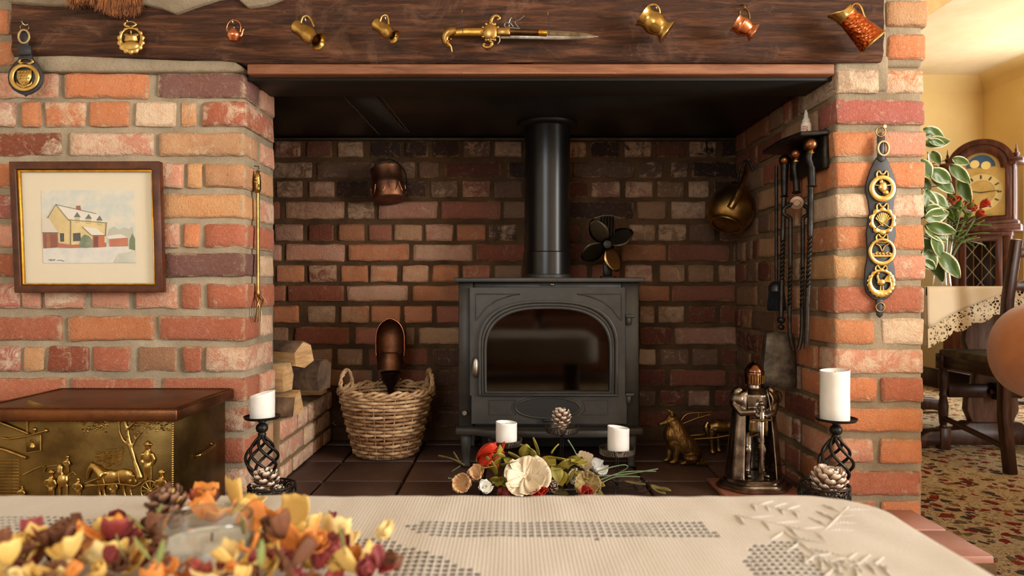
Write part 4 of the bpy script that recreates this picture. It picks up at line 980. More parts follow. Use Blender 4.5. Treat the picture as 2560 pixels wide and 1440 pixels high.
for i in range(5): b.tube(smooth_path([k3(2206, 704, -.005), k3(2216+2*i, 690+4*i, -.005), k3(2224, 694+7*i, -.005)], 4), .0022, 6)
b.tube([k3(2199, 712, -.005), k3(2198, 726, -.005)], .0015, 6); b.tube([k3(2205, 712, -.005), k3(2205, 726, -.005)], .0015, 6); b.box(k3(2201, 727, -.003), (.042, .004, .004)); b.build('cockerel_relief', M_BRASS, p4)
# ------------------------------------------------------------------ things standing and hanging in the recess
# wicker basket
BYK = 2.315; base = Vector((px(966, BYK), BYK, HZ)); bk = thing('wicker_basket', 'round wicker log basket with two rope handles on the hearth tiles', 'basket', base)
RB, RT, HB_ = .098, .150, .215; NS = 26
rad = lambda t_: RB+(RT-RB)*(t_**.85)
for k in range(NS):
    a = 2*PI*k/NS; b = MB(); b.tube([((rad(j/6)+.0)*math.cos(a), (rad(j/6))*math.sin(a), .006+HB_*j/6) for j in range(7)], .0028, 5); b.build('stake', M_WICKER, bk)
wick = [M_WICKER, mat('wicker_pale', (200, 166, 124), (150, 112, 76), .6, 0, 30, .3, 160), mat('wicker_brown', (150, 108, 70), (104, 72, 46), .6, 0, 30, .3, 160)]
rows = 17
for j in range(rows):
    t_ = (j+.5)/rows; pts = []; n = NS*4
    for i in range(n):
        a = 2*PI*i/n; wv = math.cos(NS/2*a+PI*j)*.0048
        pts.append(((rad(t_)+wv)*math.cos(a), (rad(t_)+wv)*math.sin(a), .008+HB_*.94*t_+.0012*math.sin(3*a+j)))
    b = MB(); b.tube(pts, .0052, 6, True); b.build('weaver', R.choice(wick), bk)
for k in range(3):
    pts = [((RT+.002+.005*math.cos(NS*a/2+k*2.1))*math.cos(a), (RT+.002+.005*math.cos(NS*a/2+k*2.1))*math.sin(a), HB_-.004+.006*math.sin(NS*a/2+k*2.1)+k*.004) for a in [2*PI*i/120 for i in range(120)]]
    b = MB(); b.tube(pts, .005, 6, True); b.build('rim_rod', R.choice(wick), bk)
b = MB(); b.lathe([(.0, .004), (RB-.002, .004), (RB, .010), (0.0, .012)], 28); b.build('bottom', M_WICKER, bk)
for sgn in (-1, 1):
    ang = (PI-.25) if sgn < 0 else .35; c = Vector((math.cos(ang), math.sin(ang), 0)); tn = Vector((-c.y, c.x, 0))
    arc_ = [c*(RT-.004)+tn*(.043*math.cos(PI*i/20))+Vector((0, 0, HB_-.02+.078*math.sin(PI*i/20)**.8)) for i in range(21)]
    for s2 in (0, PI, PI/2):
        pts = []
        for i, p in enumerate(arc_):
            th = s2+i*1.1; pts.append(p+c*(.0045*math.cos(th))+Vector((0, 0, .0045*math.sin(th))))
        b = MB(); b.tube(pts, .0042, 6); b.build('handle_strand', wick[1], bk)

# copper scoop standing handle down in the basket
SYc = 2.39; base = P(974, 1010, SYc); sc_ = thing('coal_scoop', 'dark copper coal scoop standing handle down in the wicker basket', 'scoop', base)
q = lambda x, y, d=0: Vector((px(x, SYc)-base.x, d, pz(y, SYc)-base.z)); s_ = SYc/F
g = []
for j in range(15):
    t_ = j/14; y = 797+(915-797)*t_; wd = 36*math.sqrt(max(.02, 1-((.42-t_)/.42)**2)) if t_ < .42 else 36-5*max(0, t_-.7)/.3
    row = []
    for i in range(17):
        a = -PI*.52+PI*1.04*i/16; row.append(tuple(q(974, y)+Vector((wd*s_*math.sin(a), .012+.042*math.cos(a)*min(1, wd/34), 0))))
    g.append(row)
b = MB(); b.sheet(g); b.build('bowl', M_COPPERD, sc_, thick=.002)
b = MB(); b.tube([r_[0] for r_ in g[:12]][::-1]+[r_[-1] for r_ in g[:12]], .0022, 6); b.build('rolled_rim', M_COPPER, sc_)
b = MB(); b.lathe([(33*s_, 0), (34*s_, .03), (30*s_, .05), (29*s_, .055)], 28, TR(tuple(q(974, 920)+Vector((0, .02, -.005))))); b.build('throat', M_COPPERD, sc_)
# curved apron closing the lower mouth
g = [[tuple(q(974, 885+25*t_)+Vector((u*33*s_, -.012+.03*u*u+.012*(1-t_), (1-t_)*(.022*u*u)))) for u in [i/8-1 for i in range(17)]] for t_ in (0, .33, .66, 1)]
b = MB(); b.sheet(g); b.build('apron', M_COPPERD, sc_, thick=.002)
b = MB(); b.lathe([(.010, -.02), (.013, 0), (.028, .02), (.034, .045), (.036, .05), (.034, .053)], 24, TR(tuple(q(974, 970)+Vector((0, .02, 0))))); b.build('socket', mat('scoop_iron', (70, 52, 42), (46, 34, 28), .4, .9, 20), sc_)
for x in (952, 1002):
    b = MB(); b.ball(tuple(q(x, 948, -.004)), .007, 10, 7); b.build('rivet', M_COPPERD, sc_)
b = MB(); b.tube([q(974, 968, .02), q(974, 1080, .03)], .010, 10); b.build('handle', M_DARKOAK, sc_)

# copper pail hung on the back wall
PYk = 2.49; base = P(972, 470, PYk); pl_ = thing('copper_pail', 'old engraved copper pail hanging tipped on the sooty back wall', 'pail', base)
s_ = PYk/F; ax = axis(P(974, 500, PYk-.02)-base, P(966, 430, PYk+.0)-base)
L = 80*s_; b = MB(); b.lathe([(.0005, 0), (40*s_, 0), (42*s_, .004), (40*s_, L*.45), (41*s_, L*.5), (39*s_, L*.55), (38*s_, L*.9), (40*s_, L), (37*s_, L), (36*s_, .01)], 32, ax, cap=False); b.build('body', M_COPPERD, pl_)
for k in range(9):
    a0 = 2*PI*k/9; b = MB(); pts = [ax @ Vector((42.2*s_*math.cos(a0+(i/8-.5)*.6), 42.2*s_*math.sin(a0+(i/8-.5)*.6), L*(.42-.30*(1-((i/4-1)**2))))) for i in range(9)]
    b.tube(pts, .0011, 5); b.build('engraved_swag', M_COPPER, pl_)
q = lambda x, y, d=0: P(x, y, PYk+d)-base
b = MB(); b.tube(smooth_path([q(1003, 500, -.05), q(1016, 470, -.03), q(1012, 430, 0), q(990, 405, .03), q(965, 398, .035), q(940, 410, .03), q(930, 430, .0)], 5), .002, 6); b.build('bail_handle', M_IRON, pl_)
b = MB(); b.tube([q(966, 396, .06), q(966, 396, .028)], .003, 6); b.build('nail', M_IRON, pl_)

# brass kettle hung in the right back corner
KY = 2.36; base = P(1830, 515, KY); kt = thing('old_kettle', 'tarnished brass kettle hanging tipped in the back corner of the recess', 'kettle', base)
s_ = KY/F; q = lambda x, y, d=0: P(x, y, KY+d)-base
ax = axis(q(1815, 562, -.03), q(1845, 468, .02)); L = (q(1845, 468, .02)-q(1815, 562, -.03)).length
b = MB(); b.lathe([(.0005, 0), (38*s_, 0), (46*s_, .006), (57*s_, L*.25), (59*s_, L*.42), (52*s_, L*.66), (36*s_, L*.86), (24*s_, L*.95), (23*s_, L), (.0005, L+.006)], 36, ax, cap=False); b.build('body', M_BRASSD, kt)
b = MB(); b.lathe([(34*s_, -.002), (38*s_, -.003), (39*s_, .003)], 36, ax, cap=False); b.build('foot_rim', M_BRASS, kt)
b = MB(); b.tube(smooth_path([q(1826, 520, -.125), q(1838, 498, -.125), q(1850, 470, -.115), q(1862, 440, -.09), q(1868, 412, -.07)], 5), [.013]*5+[.011]*5+[.009]*5+[.008]*6, 10); b.build('spout', M_BRASSD, kt)
b = MB(); b.tube(smooth_path([q(1885, 470, .0), q(1884, 430, .0), q(1870, 402, .0), (q(1852, 415, .0)), q(1840, 466, .02)], 5), .004, 7); b.build('handle', M_IRON, kt)
b = MB(); b.tube([q(1872, 400, .16), q(1872, 400, -.004)], .003, 6); b.build('nail', M_IRON, kt)

# companion tool rack on the right reveal
TX = .757
rk = thing('tool_rack', 'black iron bracket rack for fire tools inside the brick pier', 'rack', (RX-.002, 1.87, pz(400, 1.87)))
lc = lambda X, Y_, z: (X-rk.location.x, Y_-rk.location.y, z-rk.location.z)
b = MB(); zs = pz(330, 1.8)
b.add([lc(RX-.004, 1.772, zs), lc(.735, 1.78, zs-.002), lc(.715, 1.86, zs-.004), lc(.715, 2.0, zs-.008), lc(RX-.004, 2.03, zs-.006)]+[lc(RX-.004, 1.772, zs-.012), lc(.735, 1.78, zs-.014), lc(.715, 1.86, zs-.016), lc(.715, 2.0, zs-.02), lc(RX-.004, 2.03, zs-.018)],
      [(0, 1, 2, 3, 4), (9, 8, 7, 6, 5)]+[(i, (i+1) % 5, 5+(i+1) % 5, 5+i) for i in range(5)]); b.build('shelf', M_IRON, rk, bevel=.003, seg=2)
b = MB(); b.box(lc(RX-.010, 1.885, zs-.055), (.016, .22, .085)); b.build('back_plate', M_IRON, rk, bevel=.004)
def cab(Y_, y): return pz(y, Y_)
def iron_tool(name, label, Y_, parts, x_ball, y_ball, r_ball):
    base = Vector((px(x_ball, Y_), Y_, pz(y_ball, Y_))); o = thing(name, label, 'fire tool', base, group='hearth tools on the rack')
    q = lambda x, y, d=0: P(x, y, Y_+d)-base
    b = MB(); b.ball((0, 0, 0), r_ball, 20, 14); b.build('ball_knob', mat('knob_copper', (168, 112, 78), (120, 78, 54), .32, 1, 30, .1, 120), o)
    b = MB(); b.lathe([(r_ball*.55, -.002), (r_ball*.62, .001), (r_ball*.45, .006)], 16, TR((0, 0, -r_ball-.004))); b.build('knob_collar', M_BRASS, o)
    b = MB(); b.tube([(0, .0, -r_ball*.2), (0, .028, -r_ball*.4), (0.012, .04, -.002)], .003, 6); b.build('hanging_loop', M_IRON, o)
    parts(o, q); return o
def twist(q, x0, y0, x1, y1, r=.0062):
    b = MB()
    for ph in (0, PI):
        p0, p1 = q(x0, y0), q(x1, y1); M_ = axis(p0, p1); L_ = (p1-p0).length; n = 70; tt = L_/.024
        b.tube([M_ @ Vector((r*.45*math.cos(ph+2*PI*tt*i/n), r*.45*math.sin(ph+2*PI*tt*i/n), L_*i/n)) for i in range(n+1)], r*.62, 6)
    return b
def poker(o, q):
    b = MB(); b.tube(smooth_path([q(2026, 378), q(2022, 396), q(2028, 420), q(2030, 465)], 5), [.009]*5+[.008]*5+[.010]*6, 10); b.build('grip', M_IRON, o)
    b = MB(); b.lathe([(.008, -.003), (.013, 0), (.008, .003)], 14, TR(tuple(q(2030, 466)))); b.build('collar', M_IRON, o)
    b = MB(); b.tube([q(2027, 466), q(2025, 590)], .0075, 8); b.build('upper_shaft', M_IRON, o)
    b = MB(); b.tube([q(2020, 720), q(2016, 850), q(2012, 872)], [.0072, .0065, .003], 8); b.build('shaft', mat('worn_iron', (66, 60, 54), (40, 36, 32), .4, .7, 60, .4, 120), o)
    twist(q, 2025, 590, 2020, 722).build('twisted_shaft', M_IRON, o)
iron_tool('poker', 'iron poker with ball knob hanging on the rack, nearest the pier', 1.79, poker, 2026, 362, .0172)
def tongs(o, q):
    b = MB(); b.tube(smooth_path([q(1990, 402), q(1986, 420), q(1990, 450), q(1992, 478)], 5), [.008]*5+[.007]*5+[.009]*6, 10); b.build('grip', M_IRON, o)
    b = MB(); b.lathe([(.008, -.004), (.0125, 0), (.008, .003)], 14, TR(tuple(q(1991, 481)))); b.build('collar', M_IRON, o)
    b = MB(); b.lathe([(.0005, .006), (.008, .006), (.009, .003), (.017, .002), (.0175, -.002), (.0005, -.002)], 28, axis(q(1992, 507, -.004), q(1992, 507, -.014)), cap=False); b.build('pivot_disc', mat('pivot_bronze', (128, 100, 78), None, .4, .9), o)
    for s, xs in ((-1, (1988, 1962, 1960, 1975, 1976)), (1, (1996, 2018, 2020, 2008, 2007))):
        b = MB(); b.tube(smooth_path([q(xs[0], 505, .002), q(xs[1], 520, .002), q(xs[2], 535, .002), q(xs[3], 545, .002), q(xs[4], 560, .002)], 4), .0055, 8); b.tube([q(xs[4], 545), q(xs[4], 668)], .0058, 8); b.build('arm', M_IRON, o)
        twist(q, xs[4], 664, xs[4]-2, 770, .0058).build('twisted_arm', M_IRON, o)
        b = MB(); b.tube(smooth_path([q(xs[4]-2, 765), q(xs[4]-2, 820), q(xs[4]-2-4*s, 856), q(xs[4]-2-9*s, 874)], 4), .0056, 8); b.build('claw', M_IRON, o)
iron_tool('tongs', 'iron coal tongs with round pivot disc hanging on the rack', 1.861, tongs, 1990, 385, .0162)
def shovel(o, q):
    b = MB(); b.tube([q(1962, 412), q(1961, 440), q(1961, 488)], [.011, .010, .008], 10); b.build('grip', M_IRON, o)
    b = MB(); b.lathe([(.007, -.003), (.012, 0), (.007, .003)], 14, TR(tuple(q(1961, 491)))); b.build('collar', M_IRON, o)
    b = MB(); b.tube([q(1960, 490), q(1957, 600)], .0072, 8); b.build('shaft', MATS['worn_iron'], o)
    b = MB(); b.tube([q(1955, 700), q(1953, 795)], .007, 8); b.build('lower_shaft', MATS['worn_iron'], o)
    twist(q, 1957, 596, 1955, 704, .0064).build('twisted_shaft', M_IRON, o)
    b = MB(); b.ball(q(1953, 800), .011, 12, 8); b.ball(q(1953, 818), .009, 12, 8); b.build('knop', M_IRON, o)
    g = []
    for j in range(9):
        t_ = j/8; y = 828+140*t_; wl_ = 36+10*math.sin(PI*min(1, t_*1.1)*.5); row = []
        for i in range(11):
            u = i/5-1; row.append(tuple(q(1948+u*wl_-3*t_, y+(6*abs(u) if j == 0 else 0), +.018-.012*(1-abs(u)**4)*(1 if j else .6)+.018*(1 if abs(u) > .9 else 0))))
        g.append(row)
    b = MB(); b.sheet(g); b.build('blade', mat('shovel_tin', (120, 110, 94), (60, 52, 44), .6, .5, 26, .5, 60, .002), o, thick=.0018)
iron_tool('shovel', 'iron ash shovel with mottled blade hanging on the rack', 1.937, shovel, 1962, 401, .0158)
BYb = 1.985; base = P(1941, 470, BYb); o = thing('hearth_brush', 'black hearth brush hanging behind the shovel shaft', 'brush', base, group='hearth tools on the rack')
q = lambda x, y, d=0: P(x, y, BYb+d)-base
b = MB(); b.tube([q(1941, 415), q(1941, 705)], .005, 8); b.build('handle', M_IRON, o)
b = MB(); b.lathe([(.022, -.014), (.022, 0), (.017, .009), (.006, .014)], 20, TR(tuple(q(1941, 716)))); b.build('ferrule', mat('ferrule', (50, 50, 52), None, .35, .6), o)
b = MB()
for i in range(420):
    a = R.uniform(0, 2*PI); r_ = math.sqrt(R.random())*.02; p0 = q(1941, 722)+Vector((r_*math.cos(a), r_*math.sin(a), 0)); L_ = .060+R.uniform(-.004, .003)
    b.tube([p0, p0+Vector((r_*math.cos(a)*.35, r_*math.sin(a)*.35, -L_))], .0011, 3)
b.build('bristles', M_LEATHER, o)['kind'] = 'stuff'
# little white bottle on the rack
base = Vector((px(2015, 1.84), 1.84, zs-.0055)); o = thing('glue_bottle', 'small white nozzle bottle with red label standing on the tool rack', 'bottle', base)
b = MB(); b.lathe([(.0005, 0), (.0125, 0), (.013, .003), (.013, .034), (.011, .038)], 20, cap=False); b.build('body', M_WHITE, o)
b = MB(); b.lathe([(.010, .036), (.010, .046), (.0065, .05), (.0045, .064), (.002, .072), (.0005, .073)], 18); b.build('nozzle', mat('nozzle', (206, 206, 196), None, .4), o)
b = MB(); b.lathe([(.0133, .007), (.0133, .028)], 10, TR(rot=(0, 0, PI*1.15)), cap=False, arc=PI*.35); b.build('label', mat('label_red', (180, 60, 48), (222, 200, 190), .6, 0, 160), o)

# logs stacked on the brick ledge
def log(label, poly, p0, p1, bark_side, face, bark):
    """split log: (u, v) section swept from p0 to p1; section side indices in bark_side are bark"""
    base = (Vector(p0)+Vector(p1))/2; o = thing('split_log', label, 'log', base, group='logs on the ledge')
    ax = axis(Vector(p0)-base, Vector(p1)-base); L = (Vector(p1)-Vector(p0)).length; n = len(poly)
    def sect(zz, i0): return [ax @ Vector((u+.0035*noise.noise(Vector((u*40, v*40, zz*12))), v+.0035*noise.noise(Vector((v*40, zz*12, u*40))), zz)) for u, v in poly]
    nz_ = 7; b = MB(); secs = [sect(L*j/(nz_-1), j) for j in range(nz_)]; vs = [p for s in secs for p in s]
    fs = [(j*n+i, j*n+(i+1) % n, (j+1)*n+(i+1) % n, (j+1)*n+i) for j in range(nz_-1) for i in range(n) if i not in bark_side]
    b.add(vs, fs+[tuple(range(n))[::-1], tuple((nz_-1)*n+i for i in range(n))]); b.build('wood', face, o, angle=30)
    if bark_side:
        b = MB(); b.add(vs, [(j*n+i, j*n+(i+1) % n, (j+1)*n+(i+1) % n, (j+1)*n+i) for j in range(nz_-1) for i in bark_side]); b.build('bark', bark, o, thick=.003)
    return o
mdk = mat('log_dark_end', (112, 86, 62), (66, 48, 36), .9, 0, 20, .7, 70, .003)
TOP = BTOP
log('pale wedge of split log lying on top of the log stack', [(-.045, -.030), (.0, -.040), (.05, -.022), (.03, .028), (-.01, .042), (-.05, .012)], (-1.0, 2.22, TOP+.180), (-.622, 2.10, TOP+.172), (3, 4), M_LOG, M_BARK)
log('dark weathered log end in the middle of the log stack', [(-.042, -.045), (.045, -.045), (.052, .03), (.02, .046), (-.03, .048), (-.05, 0)], (-1.02, 2.33, TOP+.095), (-.606, 2.26, TOP+.092), (1, 2), mdk, M_BARK)
log('pale triangular split log at the bottom of the log stack', [(-.045, -.034), (.048, -.034), (.01, .036), (-.03, .02)], (-1.0, 2.08, TOP+.036), (-.628, 2.06, TOP+.036), (3,), M_LOG, M_BARK)
log('grey green barked log wedged against the brick corner', [(-.03, -.04), (.03, -.04), (.04, .0), (.02, .038), (-.02, .04), (-.038, 0)], (-1.0, 2.06, TOP+.118), (-.650, 2.03, TOP+.116), (0, 1, 2, 3), M_LOG, mat('bark_grey', (140, 124, 98), (96, 84, 64), .9, 0, 22, .8, 60, .003))
log('small pale log behind the dark log end', [(-.035, -.035), (.035, -.035), (.035, .03), (-.03, .035)], (-1.0, 2.45, TOP+.040), (-.655, 2.44, TOP+.038), (2,), M_LOG, M_BARK)

# twisted iron candle holders with candles, bowls of cones
def candle_holder(label, x, Y_, y_dish, r_dish, y_top, y_bot):
    base = Vector((px(x, Y_), Y_, HZ)); o = thing('candle_holder', label, 'candle holder', base)
    zd, zt_, zb_ = pz(y_dish, Y_)-HZ, pz(y_top, Y_)-HZ, pz(y_bot, Y_)-HZ; s_ = Y_/F
    b = MB(); b.lathe([(.0005, zd-.003), (r_dish*.6, zd-.002), (r_dish*.92, zd), (r_dish, zd+.006), (r_dish*.985, zd+.0065), (r_dish*.9, zd+.002), (.0005, zd)], 36, cap=False); b.build('drip_dish', M_IRON, o)
    b = MB(); b.lathe([(.009, zd-.004), (.010, zd-.008), (.006, zd-.010), (.013, zd-.016), (.0145, zd-.023), (.012, zd-.030), (.008, zd-.033), (.010, zd-.037), (.006, zt_-.004)], 20); b.build('knop', M_IRON, o)
    for k in range(6):
        pts = []
        for i in range(29):
            t_ = i/28; r_ = .007+.030*math.sin(PI*t_**.95)**1.15; a = 2*PI*k/6+t_*PI*1.05
            pts.append((r_*math.cos(a), r_*math.sin(a), zt_+(zb_-zt_)*t_))
        b = MB(); b.tube(pts, .0036, 7); b.build('twisted_bar', M_IRON, o)
    b = MB(); b.lathe([(.0005, 0), (.038, 0), (.040, .004), (.026, .012), (.010, .02), (.008, zb_+.004), (.005, zb_+.008)], 28, cap=False); b.build('foot', M_IRON, o)
    return o, zd
def candle(label, x, Y_, z0, r_, h_, slant=.0, lip=True, dip=.008):
    base = Vector((px(x, Y_), Y_, z0)); o = thing('pillar_candle', label, 'candle', base); n = 36; g = []
    for j, (rr, t_) in enumerate(((r_*.96, 0), (r_, .003/h_), (r_, .3), (r_*.995, .6), (r_, .9), (r_*1.015, .985), (r_*.99, 1.0), (r_*.93, .995), (r_*.85, 1-dip/h_), (r_*.2, 1-dip*1.1/h_))):
        row = []
        for i in range(n):
            a = 2*PI*i/n; zz = h_*t_+(slant*math.cos(a-.2)*max(0, t_-.6)*2.5)
            k = 1+(.018*noise.noise(Vector((math.cos(a)*2, math.sin(a)*2, t_*4))) if .1 < t_ < .99 else 0)
            row.append((rr*k*math.cos(a), rr*k*math.sin(a), zz))
        g.append(row)
    b = MB(); b.sheet(g, True); nr = len(g); b.f.append(tuple(range(n))[::-1]); b.f.append(tuple((nr-1)*n+i for i in range(n))); b.build('wax', M_WAX, o, angle=60)
    b = MB(); b.tube([(0, 0, h_-dip*1.1), (.0006, 0, h_-dip*.4)], .0009, 5); b.build('wick', M_IRON, o)
    return o
Yl = 1.66; h1, zd = candle_holder('twisted black iron candle holder with short candle beside the log box', 655, Yl, 1046, .042, 1092, 1204)
candle('short white candle with a sloping top on the holder by the log box', 656, Yl, HZ+zd, .0285, pz(983, Yl)-HZ-zd, .007)
Yr = 1.63; h2, zd = candle_holder('twisted black iron candle holder with tall candle beside the pier', 2090, Yr, 1051, .047, 1094, 1222)
candle('tall white pillar candle with a chipped edge in front of the pier', 2087, Yr, HZ+zd, .0325, pz(925, Yr)-HZ-zd, .002)

# pine cones: every scale its own part
SCALES = {}
def cone(label, loc, r_, h_, tip_m, base_m, n=46, open_=1.0, rot=(0, 0, 0), name='pine_cone', group=None, seed=1):
    o = thing(name, label, 'pine cone', loc, group=group, rot=rot); rd = random.Random(seed)
    b = MB(); b.tube([(0, 0, h_*.04), (0, 0, h_*.45), (0, 0, h_*.95)], [r_*.35, r_*.36, r_*.12], 8); b.build('core', base_m, o)
    key = (tip_m.name,)
    if key not in SCALES:
        me = MB(); g = []
        for j, (l, w_, z_) in enumerate(((0, .35, 0), (.45, .62, -.02), (.8, .78, .05), (1.0, .60, .16), (1.04, .25, .20))):
            g.append([(l-.05*abs(u)**2, u*w_*.5, z_+.10*abs(u)**2) for u in (-1, -.5, 0, .5, 1)])
        me.sheet(g); g2 = [[(x, y, z-.05) for x, y, z in row] for row in g]; me.sheet([row[::-1] for row in g2])
        me.sheet([g[-1], g2[-1]]); me.sheet([[r[0] for r in g], [r[0] for r in g2]]); me.sheet([[r[-1] for r in g2], [r[-1] for r in g]])
        t = NT('scale_'+tip_m.name); co = t.coord('Object'); sp = t.n('ShaderNodeSeparateXYZ'); t.l(co, sp.inputs[0])
        pal = {'cone_tip_white': ((112, 78, 56), (226, 212, 194)), 'cone_frosted': ((150, 116, 92), (222, 204, 186)), 'cone_scale': ((84, 56, 40), (140, 100, 74))}[tip_m.name]
        t.set(col=t.ramp(t.math('ADD', sp.outputs[0], t.math('MULTIPLY', t.noise(co, 6), .12)), [(.72, pal[0]), (1.0, pal[1])]), rough=.65)
        SCALES[key] = me.mesh('scale'); SCALES[key].materials.append(t.m)
    for i in range(n):
        f = (i+.5)/n; a = i*2.39996; env = math.sin(PI*(.16+.80*(1-f)))**.75
        z = h_*(.06+.86*f); L_ = r_*env*.72*(1 if f < .85 else .8); tilt = (.15+1.15*f*f)*open_
        c = bpy.data.objects.new('scale', SCALES[key]); COL.objects.link(c); c.parent = o
        c.location = (r_*.26*env*math.cos(a), r_*.26*env*math.sin(a), z); c.rotation_euler = (0, -tilt, a+rd.uniform(-.1, .1)); c.scale = (L_, L_*.92, L_*.9)
    return o
def bowl(label, x, Y_, r_):
    base = Vector((px(x, Y_), Y_, HZ)); o = thing('wire_bowl', label, 'bowl', base); h_ = .045; z0 = .012
    ztop = pz(1212, Y_)-HZ; h_ = .034; z0 = ztop-h_
    for nm, z_, rr in (('rim', z0+h_, .0026), ('lower_rim', z0, .0024)):
        b = MB(); b.tube([(r_*math.cos(2*PI*i/40), r_*math.sin(2*PI*i/40), z_) for i in range(40)], rr, 7, True); b.build(nm, M_IRON, o)
    for k in range(12):
        a0 = 2*PI*k/12; b = MB(); pts = []
        for i in range(22):
            t_ = i/21; rr = .013*(1-t_*.75); th = t_*3.4*PI; pts.append(((r_+.0005)*math.cos(a0+rr*math.cos(th)/r_), (r_+.0005)*math.sin(a0+rr*math.cos(th)/r_), z0+h_/2+rr*math.sin(th)*1.1))
        b.tube(pts, .0017, 6); b.build('wire_scroll', M_IRON, o)
        if k % 2 == 0:
            b = MB(); a1 = a0+PI/12; b.tube([(r_*math.cos(a1), r_*math.sin(a1), z0), (r_*math.cos(a1), r_*math.sin(a1), z0+h_)], .002, 6); b.build('wire_post', M_IRON, o)
    b = MB(); b.lathe([(.0005, z0), (r_*.97, z0), (r_*.97, z0+.003), (.0005, z0+.003)], 28, cap=False); b.build('bottom', M_IRON, o)
    for k in range(3):
        a = 2*PI*k/3+.4; b = MB(); b.tube(smooth_path([(r_*.95*math.cos(a), r_*.95*math.sin(a), z0), (r_*1.1*math.cos(a), r_*1.1*math.sin(a), z0*.5), (r_*1.02*math.cos(a), r_*1.02*math.sin(a), .003)], 4), .0028, 6); b.build('leg', M_IRON, o)
    return o, z0+.003
o, zc = bowl('black wire scroll bowl holding two cones beside the brass log box', 680, 1.555, .050)
cone('open white tipped pine cone in the wire bowl by the log box', (px(668, 1.55), 1.55, HZ+zc), .036, .064, M_CONEW, M_CONE, 40, .75, (.0, -.1, 0), seed=2)
cone('small white speckled cone tucked beside the open cone', (px(703, 1.555)-.002, 1.548, HZ+zc), .0165, .032, M_CONEW, M_CONE, 30, 1.3, (.2, .1, 0), seed=3)
o, zc = bowl('black wire scroll bowl of cones beside the pier', 2060, 1.525, .052)
cone('dark white tipped pine cone in the wire bowl by the pier', (px(2066, 1.525), 1.525, HZ+zc), .044, .062, M_CONEF, M_CONE, 52, .9, (.05, .1, 0), seed=4)

# brass log box
lb = thing('brass_log_box', 'embossed brass log box with a country inn scene beside the brick wall', 'box', (-.905, 1.595, HZ))
xl, xr, yf, yb, zt_ = -.19, .195, -.128, .14, .275
b = MB(); b.box(((xl+xr)/2, (yf+yb)/2, zt_/2), (xr-xl, yb-yf, zt_)); b.build('body', M_BRASSB, lb, bevel=.003, seg=2)
M_LID = mat('lid_brown', (120, 74, 40), (84, 50, 28), .38, .85, 10, .5, 50, .002)
b = MB(); b.box((0, (-.155+.145)/2, zt_+.014), (.43, .30, .026)); lid = b.build('lid', M_LID, lb, bevel=.004, seg=2)
b = MB()
for i in range(64):
    x = -.205+.41*i/63
    for y in (-.145, .133): b.ball((x, y, zt_+.0275), (.0034, .0045, .002), 8, 4)
for j in range(42):
    for x in (-.207, .207): b.ball((x, -.14+.27*j/41, zt_+.0275), (.0045, .0034, .002), 8, 4)
b.build('rope_border', M_LID, lid)['kind'] = 'stuff'
b = MB()
for i in range(60): b.ball((xr-.001, yf-.001, zt_*i/59+.002), (.0026, .0026, .0026), 6, 4)
b.build('corner_beading', M_BRASS, lb)['kind'] = 'stuff'
b = MB(); b.tube(smooth_path([(xr+.002, -.03, .175), (xr+.012, -.026, .178), (xr+.014, .01, .180), (xr+.012, .046, .182), (xr+.002, .05, .186)], 5), .0035, 7); b.build('side_handle', M_BRASS, lb)
YBX = 1.595+yf; s_ = YBX/F
e = lambda x, y, d=0: (px(x, YBX)+.905, yf+d, pz(y, YBX)-HZ)
M_REL = mat('relief_brass', (186, 156, 92), (140, 108, 56), .3, 1, 40, .15, 200, .0005)
def relief(name, fn, vox=.0022):
    b = MB(); fn(b); return b.build(name, M_REL, lb, remesh=vox)
def bl(b, x, y, rx, ry, rd=5, d=-.002): b.ball(e(x, y, d), (rx*s_, rd*s_, ry*s_), 12, 8)
def tb(b, pts, r_, d=-.002): b.tube([e(x, y, d) for x, y in pts], [k*s_ for k in r_] if isinstance(r_, list) else r_*s_, 7)
def tree(b):
    tb(b, [(352, 1195), (338, 1150), (326, 1112), (318, 1070), (310, 1040), (302, 1024)], [10, 6, 5.5, 5, 4, 2]); tb(b, [(326, 1118), (308, 1098), (300, 1080), (298, 1050), (290, 1040), (272, 1046)], [4, 3.5, 3, 3, 2.4, 1.5]); tb(b, [(330, 1120), (340, 1100), (352, 1084), (360, 1074)], [2.5, 2, 2, 1.2]); tb(b, [(338, 1100), (338, 1086), (346, 1078)], 1.6); tb(b, [(322, 1070), (340, 1052), (360, 1046)], [4, 3, 1.5])
relief('tree_relief', tree)
b = MB(); rd = random.Random(5)
for i in range(330):
    x = rd.uniform(168, 425); y = 1033+rd.uniform(0, 22)+(28*rd.random() if (205 < x < 275 or x > 330) else 0)
    b.ball(e(x, y, -.001), (rd.uniform(2, 4.5)*s_, 2.4*s_, rd.uniform(1.5, 3)*s_), 7, 4, None)
for i in range(120):
    x = rd.uniform(242, 308); y = 1122+rd.uniform(0, 46)+(275-x)*.25; b.ball(e(x, y, -.001), (rd.uniform(3, 6)*s_, 2*s_, 1.6*s_), 7, 4)
b.build('foliage_relief', M_REL, lb)['kind'] = 'stuff'
def horse(b):
    tb(b, [(219, 1198), (222, 1184), (230, 1166)], [4.5, 6, 8]); tb(b, [(232, 1164), (242, 1168), (252, 1178), (262, 1188)], [8, 11, 14, 17]); bl(b, 233, 1163, 8, 9, 7); bl(b, 275, 1192, 30, 19, 8); bl(b, 312, 1190, 26, 20, 8); tb(b, [(335, 1186), (340, 1206), (336, 1222)], [7, 5, 2])
    for x in (250, 262, 312, 328): tb(b, [(x, 1200), (x-2, 1222), (x+3, 1246)], [7, 4, 3])
    tb(b, [(228, 1150), (231, 1160)], 2); tb(b, [(236, 1158), (246, 1164), (256, 1176)], 4, -.005)
relief('horse_relief', horse)
